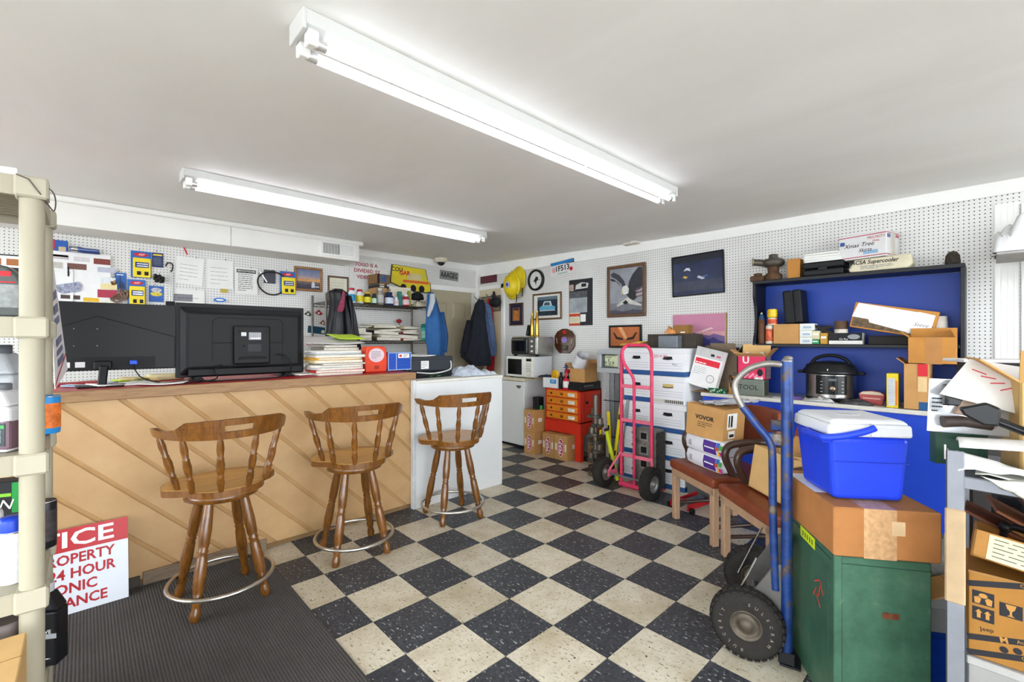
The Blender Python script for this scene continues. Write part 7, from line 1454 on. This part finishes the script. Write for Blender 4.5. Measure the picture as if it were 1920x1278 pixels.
def towel(label, c, rz, tilt=0):
    t = thing('paper_towel_pack', label, 'paper towels', c, rot=(0, tilt, rz)); L, wd, h = .395, .15, .105
    def prof(k): return [(-wd/2*k, .0), (wd/2*k, .0), (wd/2*k+.012*k, h*.5), (wd/2*k, h*(.5+.5*k)), (-wd/2*k, h*(.5+.5*k)), (-wd/2*k-.012*k, h*.5)]
    b = MB(); vs = []; xs = [(-L/2, .55), (-L/2+.02, .92), (-L*.2, 1), (L*.2, 1), (L/2-.02, .92), (L/2, .55)]
    for x, k in xs:
        for y, z in prof(k): vs.append((x, y, z+h*.25*(1-k)))
    fs = [(i*6+j, (i+1)*6+j, (i+1)*6+(j+1) % 6, i*6+(j+1) % 6) for i in range(5) for j in range(6)]+[tuple(range(6)), tuple(reversed(range(30, 36)))]
    b.add(vs, [tuple(reversed(f)) for f in fs], None, True); b.build('wrapper', mat('#dcdbe0', .35, var=.06, scale=14, bump=.15, bscale=20), t, bevel=.008, seg=2)
    def dec(nm, m, x0, x1, z0, z1, off):
        y = lambda z: -wd/2-.012*(1-abs(z/h-.5)*2)-off
        MB().add([(x0, y(z0), z0), (x1, y(z0), z0), (x1, y((z0+z1)/2), (z0+z1)/2), (x1, y(z1), z1), (x0, y(z1), z1), (x0, y((z0+z1)/2), (z0+z1)/2)], [(0, 1, 2, 5), (5, 2, 3, 4)]).build(nm, m, t)
    dec('purple_print', mat('#4d2f86', .4, var=.15), .02, .145, .012, h*.92, .0015)
    for k, (hx, x, z) in enumerate((('#d1432f', .155, .06), ('#dcae2f', .175, .028), ('#2f66c0', .165, .085), ('#3f9a4a', .19, .07), ('#b9328a', .195, .03))): dec('fruit_print', mat(hx, .4), x-.014, x+.016, z-.016, z+.014, .0022+.0002*k)
    dec('grey_print', mat('#a9a9ad', .5), -.13, -.10, .03, .07, .0015); dec('white_script', WPAP, .035, .13, .05, .058, .0024)
    return t
ct_ = Vector((3.115, 1.465, 0)); yd = Vector((-math.sin(R(-123)), math.cos(R(-123)), 0)); xd = Vector((math.cos(R(-123)), math.sin(R(-123)), 0))
tc = PZ(1325, 870, .47); TRZ = R(-119)
towel('lower white paper towel pack on the brown chair', (3.245, 1.375, SEATZ+.001), TRZ); towel('upper white paper towel pack on the brown chair', (3.25, 1.38, SEATZ+.108), TRZ+R(2))
t = thing('shipping_carton', 'tan shipping carton with black brand lettering and white labels on the towel packs', 'box', (3.215, 1.545, SEATZ+.224), rot=(0, R(4), R(-102))); w, d, h = .295, .235, .225
bxo('body', CARD, t, 0, w, -.01, d, .0, h, .003); text('VOVOR', .042, INK, t, T(w*.5, -.0112, h*.62), bold=.03); scribble(t, INK, w*.32, w*.78, h*.32, h*.5, -.0104, 3, seed=5, th=.004)
bxo('address_label', WPAP, t, w, w+.0008, .03, .14, h*.38, h*.86); bxo('second_label', WPAP, t, w, w+.001, .05, .12, .02, h*.32); MB().bx(w+.0008, w+.0014, .07, .09, h*.45, h*.8).bx(w+.0008, w+.0014, .045, .058, h*.45, h*.8).bx(w+.001, w+.0016, .06, .11, .03, .05).build('label_print', INK, t)
t = thing('foil_mailers', 'heap of silver padded mailers on the lettered carton', 'mailers', (3.31, 1.40, SEATZ+.224+.222), rot=(0, R(4), R(-102)))
for k in range(7):
    MB().sheet(lambda a, b, k=k: ((a-.5)*.16, (b-.5)*.17, .012+.012*k*.35+.012*nz(a*3+k, b*3)+.02*max(0, a-.6)), 7, 6, .01).build('mailer', mat('#b3b6bc', .35, .3, var=.15, scale=20), t, loc=(-.09+.035*k+.12, .02*(k % 3)-.02, .004*k), rot=(0, R(-8), R(20*((k*37) % 5-2))))
# tan carton on the second chair
t = thing('seat_carton', 'large plain tan carton tipped back on the second brown chair', 'box', (2.745+.755*.13+.656*.17, .985-.656*.13+.755*.17, SEATZ+.012), rot=(R(-9), 0, R(-131))); w, d, h = .36, .20, .255
MB().bx(0, w, 0, .005, 0, h).bx(0, w, d-.005, d, 0, h).bx(0, .005, 0, d, 0, h).bx(w-.005, w, 0, d, 0, h).bx(0, w, 0, d, 0, .005).build('body', CARD_L, t); bxo('flap', CARD_L, t, w-.09, w+.02, d*.2, d*.9, h, h+.004); MB().bx(0, w, -.004, 0, 0, .10, T(0, d, h) @ RX(R(-30))).build('flap', CARD, t)
# ------------------------------------------------------------------ blue hand truck
BT = NT('worn_blue_paint'); vv = BT.coord(); n1 = BT.noise(vv, 9, 6, .7); n2 = BT.noise(vv, 3, 3, .5)
cc = BT.ramp(n1, [(.44, lin('#14306a')), (.53, lin('#1d4182')), (.58, lin('#4a3d36')), (.70, lin('#7d746c'))]); BT.col(cc); BT.b.inputs['Roughness'].default_value = .4; BT.b.inputs['Metallic'].default_value = .2; BTM = BT.m
GT = mat('#8b8680', .4, .6, var=.2, scale=14)
bt = thing('blue_hand_truck', 'worn blue steel hand truck with two knobby black tyres in the foreground', 'hand truck', (2.128, .59, 0), R(14.6))
for x in (.0, .36):
    MB().tube([(x, 0, .02), (x, 0, 1.262)], .0215, 14).build('rail', BTM, bt); MB().ball(.0215, (x, 0, 1.262), 14, (1, 1, .6)).build('rail_cap', GT, bt)
    if x > 0: pass
    else: MB().tube(smooth_path([(x, .0, 1.245), (x, .07, 1.25), (x, .14, 1.225), (x, .19, 1.17), (x, .192, 1.12), (x, .165, 1.06), (x, .11, .985), (x, .062, .92)]), .0135, 12).build('handle_loop', GT if x == 0 else BTM, bt)
    if x == 0: MB().tube(smooth_path([(x, .165, 1.06), (x, .11, .985), (x, .062, .92), (x, .052, .85), (x, .05, .6), (x, .045, .42), (x, .04, .30)]), .0155, 12).build('rear_tube', BTM, bt)
    MB().bx(x-.006, x+.006, -.02, .075, .905, .96).build('gusset', BTM, bt, bevel=.006)
    MB().prism([(.0, .14), (.17, .10), (.19, .16), (.05, .40), (.0, .42)], x-.004, x+.004, plane='yz').build('axle_bracket', mat('#6a6764', .45, .6, var=.2), bt, bevel=.003)
for z in (.16, .48, .93): bxo('cross_bar', BTM, bt, 0, .36, -.006, .006, z-.022, z+.022, .003)
bxo('toe_plate', mat('#2b2c30', .5, .5), bt, -.03, .39, -.05, .025, .004, .012, .002); bxo('heel', mat('#1a1b1e', .5), bt, -.025, .025, -.03, .03, .012, .06, .004)
MB().cyl(.010, (-.06, .147, .143), (.46, .147, .143), 10).build('axle', STEELG, bt)
for x in (-.03, .43):
    w_, M_ = wheel(bt, (x, .147, .1445), .143, .088, 0, True, mat('#5c5348', .55, .5, var=.3, scale=20), rim=.44)
    for s in ('TIRECLUB', 'MARCELUS'):
        for i, chh in enumerate(s):
            if x > 0: break
            a = R(60+16*i) if s == 'TIRECLUB' else R(240+16*i)
            ob = text(chh, .018, mat('#8d8378', .7, var=0), w_, T(x-.0455, .147, .1445) @ RX(0) @ RZ(-PI/2) @ RY(-a) @ T(0, 0, .098))
for x0, y0, z0, x1, y1, z1 in ((-.01, .05, .42, -.015, .15, .16), (.37, .05, .42, .375, .15, .16)): MB().cyl(.005, (x0, y0+.06, z0), (x1, y1+.07, z1), 8).build('tie_rod', CHROME, bt)
# ------------------------------------------------------------------ green steel cabinet with carton and cooler
GN = NT('worn_green_steel'); vv = GN.coord(); n1 = GN.noise(vv, 5, 6, .7); n2 = GN.noise(vv, 20, 4, .6)
cc = GN.ramp(n1, [(.3, lin('#30513f')), (.55, lin('#446c56')), (.75, lin('#5f8069'))]); cc = GN.mix(GN.ramp(n2, [(.66, (0, 0, 0)), (.74, (.8, .8, .8))]), cc, lin('#7a8a70')); GN.col(cc); GN.b.inputs['Roughness'].default_value = .4; GN.b.inputs['Metallic'].default_value = .25; GNM = GN.m
GRZ = R(-56.3); O = Vector((1.926, .384, 0))
gc = thing('green_cabinet', 'worn green steel cabinet standing in the right foreground', 'cabinet', O, GRZ); w, d, h = .29, .43, .592
bxo('body', GNM, gc, .0, w, 0.0, d, .0, h, .004); bxo('corner_post', GNM, gc, -.004, .022, -.005, .02, 0, h+.001, .003); bxo('top_seam', mat('#27493a', .5), gc, -.002, w+.001, -.0015, d+.001, h-.028, h-.025)
MB().bx(-.0012, 0, .05, .30, .02, h-.06).build('side_panel', GNM, gc); MB().bx(-.0022, -.0012, .16, .30, h-.055, h-.012).build('yellow_note', mat('#c3d42c', .6), gc)
for i in range(5): MB().bx(-.0026, -.0022, .18+i*.022, .19+i*.022, h-.045, h-.025).build('note_writing', mat('#5a6a1c', .6), gc)
for k, (y, z, a) in enumerate(((.12, .40, 20), (.10, .42, -30), (.14, .43, 60), (.16, .38, 35), (.13, .36, -50))): MB().box(.0008, .006, .05, M=T(-.0022, y, z) @ RX(R(a))).build('red_paint_stroke', mat('#b8442f', .6), gc)
MB().box(.05, .0008, .02, M=T(.17, -.002, .40)).build('rust_patch', mat('#6a3a24', .8, var=.4, scale=40), gc)
cb = thing('tan_carton', 'large taped tan carton lying on the green cabinet under the cooler', 'box', O+Vector((0, 0, h+.002)), GRZ+R(2)); w2, d2, h2 = .32, .46, .172
BXM = mat('#a8703f', .75, var=.12, scale=8); bxo('body', BXM, cb, -.008, w2, -.012, d2, 0, h2, .005); bxo('broad_tape', mat('#c39a70', .22, var=.2, scale=60), cb, .085, .185, -.0128, -.0118, .0, h2); bxo('broad_tape', mat('#c39a70', .22, var=.2, scale=60), cb, .085, .185, -.012, d2, h2-.0005, h2+.0008); bxo('torn_tape', mat('#d3b48c', .25), cb, .17, .21, -.0135, -.0126, h2*.5, h2*.78)
bxo('paper_on_top', WPAP, cb, -.0, .09, .15, .40, h2+.0002, h2+.0012)
ZCO = h+.002+h2+.003
CB = mat('#1f3fd0', .38, var=.06, scale=6, bump=.04, bscale=160); co = thing('blue_cooler', 'blue and white picnic cooler with swing handle on the tan carton', 'cooler', O+Vector((0, 0, ZCO))+Vector((math.cos(GRZ)*.005-math.sin(GRZ)*.05, math.sin(GRZ)*.005+math.cos(GRZ)*.05, 0)), GRZ+R(4))
cw, cd, chh = .262, .27, .232
MB().frustum((.02, cw-.012, .015, cd-.015, 0), (-.0, cw, 0, cd, chh)).build('tub', CB, co, bevel=.018, seg=3); bxo('body_crease', mat('#1835b5', .4), co, .012, cw-.004, -.002, .0, chh*.60, chh*.61)
MB().frustum((-.006, cw+.006, -.006, cd+.006, chh), (-.004, cw+.004, -.004, cd+.004, chh+.045)).frustum((-.002, cw+.002, -.002, cd+.002, chh+.045), (.016, cw-.016, .016, cd-.016, chh+.062)).build('lid', mat('#d9dadd', .4, var=.03), co, bevel=.010, seg=3)
MB().prism(ell(cw*.5, cd*.5, .04, .025), chh+.062, chh+.0635, plane='xy').build('lid_emblem', mat('#c9cacd', .4), co); bxo('lid_seam', mat('#a9aaae', .5), co, cw*.5, cw*.503, -.007, .02, chh, chh+.05)
MB().tube(smooth_path([(-.015, cd*.5, chh*.95), (-.03, .12, chh*.98), (-.035, -.0, chh*1.0), (-.02, -.022, chh*1.0), (.03, -.026, chh*1.03), (.09, -.03, chh*1.10), (.13, -.03, chh*1.17)]), [.010]*12+[.012]*25 if False else .012, 10).build('handle', CB, co)
for y in (cd*.5,): MB().cyl(.018, (-.02, y, chh*.95), (.005, y, chh*.95), 14).build('handle_pivot', CB, co)
bxo('side_lug', CB, co, -.03, .004, -.01, .10, chh*.90, chh*1.0, .008, 2)
# ------------------------------------------------------------------ grey steel shelving, right edge
GS = mat('#7e8087', .45, .3, var=.08); sx, sy = 1.808, .075
ss = thing('steel_shelving', 'grey steel shelving with tape-wrapped post at the right edge', 'shelf', (sx, sy, 0), -PI/2); Ls, Ds = .92, .40
for x in (0, Ls):
    for y in (0, Ds): MB().bx(x-.019, x+.019, y-.003, y+.003, 0, 1.035).bx(x-.019, x-.014, y-.003, y+.03, 0, 1.035).build('post', GS, ss, bevel=.002)
for z in (.07, .965):
    bxo('shelf_deck', GS, ss, -.01, Ls+.01, .004, Ds-.004, z-.004, z, .001)
    for y in (0.001, Ds-.005): bxo('shelf_rail', GS, ss, -.005, Ls+.005, y, y+.006, z-.034, z-.001, .002)
MB().bx(-.0215, .0215, -.006, .006, .60, .87).build('tape_wrap', mat('#a58d6e', .3, var=.12), ss, bevel=.004)
def sbox(name, label, cat, x0, x1, y0, y1, z0, z1, m, rz=0, bevel=.003):
    t = thing(name, label, cat, (sx+(y0+y1)/2, sy-(x0+x1)/2, z0), -PI/2+R(rz)); bxo('body', m, t, -(x1-x0)/2, (x1-x0)/2, -(y1-y0)/2, (y1-y0)/2, 0, z1-z0, bevel); return t
t = sbox('multipurpose_carton', 'grey carton lettered MULTIPU at the bottom of the steel shelving', 'box', .025, .45, .02, .36, .071, .452, mat('#8b8986', .6, var=.06)); text('MULTIPURPOSE', .045, INK, t, T(.02, -.171, .30), align='CENTER', wid=.36); bxo('label_line', INK, t, -.17, .19, -.1712, -.17, .262, .265); bxo('lid', mat('#9c9a97', .6), t, -.216, .216, -.174, .174, .362, .384, .003)
t = sbox('striped_parts_carton', 'brown parts carton with black handling symbols on the steel shelving', 'box', -.032, .34, -.01, .28, .457, .783, mat('#8f6226', .7, var=.08), 3); t.scale = (.72, .72, .72); W2 = .186; y = -.1454  # brown base colour lowered to carry the shade on this shelf
bxo('cut_flap', CARD_D, t, -W2, W2, -.145, -.141, .324, .334)
for k, (x, z) in enumerate(((-.145, .235), (-.072, .215), (-.145, .172))):
    bxo('symbol_panel', INK, t, x-.030, x+.030, y, y+.0008, z-.026, z+.026, .0)
YC = mat('#a5773a', .7, var=0)
for s in (-1, 1): MB().prism([(-.145+s*.012-.005, .157), (-.145+s*.012+.005, .157), (-.145+s*.012+.005, .178), (-.145+s*.012+.010, .178), (-.145+s*.012, .19), (-.145+s*.012-.010, .178), (-.145+s*.012-.005, .178)], y-.001, y).build('arrow_symbol', YC, t)
MB().prism([(-.072-.014, .238), (-.072+.014, .238), (-.072+.010, .222), (-.072+.003, .214), (-.072+.003, .200), (-.072+.010, .194), (-.072-.010, .194), (-.072-.003, .200), (-.072-.003, .214), (-.072-.010, .222)], y-.001, y).build('glass_symbol', YC, t)
MB().prism(ell(-.145, .245, .012, .009), y-.001, y).prism([(-.168, .213), (-.155, .213), (-.150, .232), (-.158, .24), (-.170, .235)], y-.001, y).prism([(-.122, .213), (-.135, .213), (-.140, .232), (-.132, .24), (-.120, .235)], y-.001, y).build('hands_symbol', YC, t)
for k, (z0, z1, words) in enumerate(((.06, .12, 'Authentic service'), (.0, .05, 'Genuine parts'), (.27, .31, 'Customer care'))):
    a = math.atan2(.10, .37); M_ = T(-W2, y, z0) @ RY(-a); MB().bx(.0, .37, -.0004, .0004, 0, .022, M_).build('black_band', INK, t); text(words, .018, YC, t, M_ @ T(.20, -.0008, .011), depth=.0003)
text('Jeep', .022, INK, t, T(-.135, y-.0004, .118) @ RY(-.15)); text('M', .03, YC, t, T(-.09, y-.0012, .098) @ RY(-.2), bold=.03)
for k in range(4): MB().prism(ell(-.09+.035*k, .062+.01*k, .012, .012, 14), y-.0008, y).build('round_mark', INK, t)
t = thing('labelled_carton', 'open tan carton with pale green address label on the handling-symbol carton', 'box', (sx+.02, sy-.03, .742), rot=(R(-10), R(7), -PI/2)); w, d, h = .36, .25, .075; MB().bx(0, w, 0, .005, 0, h).bx(0, w, d-.005, d, 0, h).bx(0, .005, 0, d, 0, h).bx(0, w, 0, d, 0, .005).build('body', mat('#9a6c34', .75, var=.1), t); decal(t, 'pale_label', mat('#b9bb96', .6, var=.05), .03, .30, .004, h*.95); scribble(t, INK, .04, .28, .01, h*.9, -.001, 5, seed=3, th=.002); text('Tarrant', .018, INK, t, T(.20, -.0016, h*.45))
t = sbox('filler_carton', 'plain brown carton behind the handling-symbol carton on the steel shelving', 'box', .03, .45, .238, .39, .4535, .715, CARD_D)
bxo('lid_flap', CARD, t, -.21, .21, -.077, -.0762, .18, .26)
t = thing('leather_straps', 'brown leather sheets piled behind the labelled carton', 'leather', (sx+.315, sy-.16, .70), -PI/2); 
for k in range(3): MB().box(.26, .13, .008, (0, 0, 0), T(-.03+.05*k, .0, .05+.02*k) @ RY(R(24+6*k)) @ RZ(R(12*k))).build('sheet', mat(('#5a2f1c', '#6d3f24', '#3f2a20')[k], .5, var=.15), t)
t = thing('plain_cardboard_panel', 'plain brown cardboard panel standing inside the steel shelving', 'cardboard', (sx+.265, sy-.20, .722), rot=(0, R(8), -PI/2)); bxo('panel', CARD_O, t, -.06, .30, 0, .005, 0, .18); bxo('fold', CARD_D, t, -.06, .30, -.001, 0, .06, .063)
t = thing('black_mount_arm', 'black jointed mounting arm across the cardboard panel', 'bracket', (sx+.245, sy-.10, .722), -PI/2); MB().tube([(-.01, 0, 0), (.0, 0, .05), (.02, -.01, .065), (.16, -.03, .055)], .009, 8).build('arm', BLK, t); MB().ball(.016, (.0, 0, .055), 10).build('joint', BLK, t)
t = thing('black_crate', 'black mesh crate behind the steel shelving', 'crate', (sx+.45, sy-.17, .58), -PI/2)
bxo('back', mat('#0d0d0f', .6), t, -.10, .28, .10, .12, 0, .34)
for k in range(6): bxo('slat', mat('#131315', .5), t, -.10, .12, .0, .01, .02+k*.055, .045+k*.055)
for k in range(4): bxo('upright', mat('#131315', .5), t, -.10+k*.07, -.085+k*.07, -.006, .0, 0, .34)
bxo('crate_base', mat('#131315', .5), t, -.1, .28, 0, .12, 0, .02)
t = sbox('crate_pedestal', 'dark carton carrying the black mesh crate behind the shelving', 'box', .06, .46, .43, .62, 0, .579, mat('#1b1a1a', .8))
bxo('taped_edge', mat('#2a2928', .6), t, -.231, .231, -.096, -.095, .5, .579)
for k, (x, hx) in enumerate(((.19, '#c9a43f'), (.23, '#d8b95a'))):
    t = thing('cased_video', ('left slim yellow and blue cased disc in the black crate', 'right slim yellow and blue cased disc in the black crate')[k], 'disc case', (sx+.475, sy-x, .601), -PI/2); bxo('case', mat(hx, .5, var=.2), t, -.008, .008, 0, .012, 0, .24); bxo('blue_band', mat('#3a6a9a', .5), t, -.0085, .0085, -.0008, 0, .17, .22)
# left of the post: white carton, blue tote, bubble wrap
t = thing('white_carton', 'white carton with small red print between cabinet and steel post', 'box', (2.335, .115, .26), rot=(0, R(0), GRZ)); bxo('body', mat('#d2d2d0', .6), t, -.06, .06, 0, .16, 0, .14, .003); bxo('red_print', REDP, t, .015, .045, -.0008, 0, .085, .09); bxo('lid_edge', mat('#b9b9b7', .6), t, -.061, .061, -.0012, .161, .0, .09, .002)
t = thing('blue_storage_tote', 'blue plastic tote under the white carton beside the steel post', 'tote', (2.335, .115, .0), GRZ); bxo('tub', mat('#1d4fc0', .4), t, -.08, .08, 0, .16, 0, .25, .01, 2); bxo('lid', mat('#1a45a8', .4), t, -.085, .085, -.005, .165, .235, .259, .006, 2)
t = thing('bubble_wrap', 'crumpled bubble wrap stuffed above the white carton', 'bubble wrap', (2.40, .155, .402), GRZ); crumple(.12, .12, .25, 8, 16, 1.0).build('film', mat('#b9b9b4', .2, var=.2, scale=60, bump=.4, bscale=120), t)
t = thing('flap_cardboard', 'bent tan cardboard flap sticking out beside the steel post', 'cardboard', (2.175, .095, .47), rot=(R(0), R(-22), R(-58))); bxo('sheet', CARD, t, -.08, .09, 0, .12, 0, .004); bxo('crease', CARD_D, t, .03, .033, 0, .12, .004, .0046)
# top of the steel shelving
ZG = .966
t = thing('tall_carton', 'tall worn tan carton with bent flaps on the steel shelving', 'box', (sx+.10, sy-.125, ZG), R(-80)); w, d, h = .24, .2, .265
MB().bx(0, w, 0, .006, 0, h).bx(0, w, d-.006, d, 0, h).bx(0, .006, 0, d, 0, h).bx(w-.006, w, 0, d, 0, h).bx(0, w, 0, d, 0, .006).build('body', mat('#b99860', .75, var=.1, scale=7), t); MB().bx(0, .005, 0, d, 0, .10, T(0, 0, h) @ RY(R(-52))).build('flap', CARD, t); MB().bx(0, w, 0, .005, 0, .09, T(0, 0, h) @ RX(R(8))).build('flap', mat('#a8824c', .75, var=.1), t)
t = thing('silver_package', 'silver printed blister package with a wood-handled tool at the shelving corner', 'package', (1.925, .115, 1.066), rot=(0, R(2), R(-60))); w, h = .21, .165
bxo('backing_card', mat('#c9cbd0', .2, .5, var=.15, scale=8), t, -.03, w-.03, 0, .006, .0, h, .002); bxo('window', mat('#2b2a2c', .12), t, .0, w-.035, -.012, -.001, .085, .15, .004); MB().tube([(.0, -.014, .035), (.05, -.014, .04), (.12, -.012, .03)], [.018, .016, .012], 10).build('tool_handle', mat('#3a2f2b', .5, var=.4, scale=30), t); MB().prism([(.03, .06), (.10, .055), (.16, .10), (.12, .12), (.05, .11)], -.014, -.001).build('wood_grip', mat('#9a7f6a', .5, var=.25, scale=20), t, bevel=.003); poly(t, 'black_print', INK, [(.015, .085), (.035, .105), (.05, .09), (.045, .088), (.035, .097), (.02, .083)], -.0012); scribble(t, INK, -.022, .01, .06, .11, -.0006, 4, seed=4, th=.004)
t = thing('green_card_pack', 'dark green card pack hanging below the silver package', 'package', (1.945, .098, .967), R(-60)); bxo('card', mat('#1c3a2c', .5), t, -.03, .10, .0, .03, 0, .097); bxo('white_marks', WPAP, t, -.008, -.003, -.0006, 0, .015, .06)
t = thing('white_poster_tube', 'white folded poster sheet with red marks lying over the shelving', 'poster', (1.928, .052, 1.195), rot=(R(64), R(8), R(-64))); MB().prism([(-.07, -.02), (.19, -.06), (.20, .10), (.01, .11)], 0, .003, plane='xy').build('sheet', mat('#cfcdc9', .6, var=.03), t)
for k in range(4): MB().box(.035, .003, .0006, (0, 0, 0), T(.03+.02*k, .07-.015*k, .0034) @ RZ(R(15*k-20))).build('red_mark', REDP, t)
t = thing('foam_sheet', 'long white panel edge behind the tall carton', 'panel', (2.62, -.10, 1.262), R(-64)); bxo('board', mat('#d6d6d4', .5), t, -.20, .30, 0, .16, 0, .012, .002); bxo('edge_tape', mat('#8d8d8c', .5), t, -.20, .30, -.001, 0, .0, .003)
t = thing('panel_prop', 'upright dark file box carrying the white panel behind the shelving', 'box', (2.66, -.06, 0), R(-64)); bxo('body', mat('#33302d', .8), t, -.12, .12, .03, .14, 0, 1.26, .004); bxo('handle_cut', BLK, t, -.04, .04, .029, .03, 1.1, 1.14)
t = thing('glue_gun', 'black handled sealing gun lying on crumpled paper over the shelving', 'tool', (sx+.04, sy-.105, ZG+.045), R(-84)); MB().tube(smooth_path([(.10, .02, .0), (.07, .01, .03), (.055, .0, .075), (.01, 0, .10), (-.05, .01, .125)]), [.013]*24+[.010]*1, 10).build('handle', mat('#0f0f11', .2), t) if False else MB().tube(smooth_path([(.10, .02, .0), (.07, .01, .03), (.055, .0, .075), (.01, 0, .10), (-.05, .01, .125)]), .012, 10).build('handle', mat('#0f0f11', .2), t)
MB().prism([(-.05, .10), (-.02, .10), (-.015, .15), (-.045, .165), (-.10, .145), (-.09, .125)], -.012, .012).build('head', mat('#141416', .3), t, bevel=.006, seg=2); MB().lathe([(.03, 0), (.036, .008), (.03, .03), (.001, .034)], 18, T(.09, .02, -.02)).build('base_cap', mat('#1a1a1c', .25), t); MB().prism(ell(.085, -.0, .024, .013), -.02, -.014).build('clear_window', mat('#b3ad86', .15), t)
t = thing('curled_paper', 'curled white paper sheets under the black sealing gun', 'paper', (sx+.06, sy-.06, ZG+.003), R(-84)); MB().sheet(lambda a, b: ((a-.3)*.20, (b-.5)*.12, .012+.045*(1-a)*abs(math.sin(3*b+a))+.01*nz(a*4, b*4)), 12, 10, .0015).build('sheet', WPAP, t); MB().sheet(lambda a, b: ((a-.35)*.16, (b-.5)*.11+.02, .075+.02*math.sin(3.1*b)+.01*a), 10, 8, .0015).build('sheet', mat('#dcd9d6', .7), t)
t = thing('white_film', 'pale plastic film draped over the shelving front rail', 'film', (sx, sy-.06, 0), -PI/2)
MB().sheet(lambda a, b: ((a)*.24-.01+.10*b, -.012-.02*math.sin(a*7)*b-.012*b, ZG+.012-.15*b*(.35+.65*a)-.01*nz(a*4, b*4)), 14, 10, .002).build('film', mat('#b9bab0', .35, var=.1, scale=10), t); MB().sheet(lambda a, b: (a*.26-.02, b*.2-.01, ZG+.014+.008*nz(a*5, b*5)), 10, 8, .002).build('film_top', mat('#c3c4bb', .35, var=.1, scale=10), t)
# ------------------------------------------------------------------ wall board with white bag, upper right
p = PU(1868, 473, 3.92); t = thing('wall_board_shelf', 'grey board shelf projecting from the white upright at upper right', 'shelf', (3.92, p.y, p.z), -PI/2); bxo('board', mat('#a9a6a2', .6), t, 0, .8, 0, .455, -.014, 0, .003); bxo('bracket', STEELG, t, .30, .32, .02, .45, -.14, -.014, .003)
t = thing('white_bag', 'crumpled white plastic bag on the grey board at upper right', 'bag', (4.10, p.y-.21, p.z+.001), -PI/2); crumple(.44, .34, .23, 17, 30, 1.25, .35).build('film', mat('#e3e3e4', .5, var=.04, bump=.3, bscale=14), t)
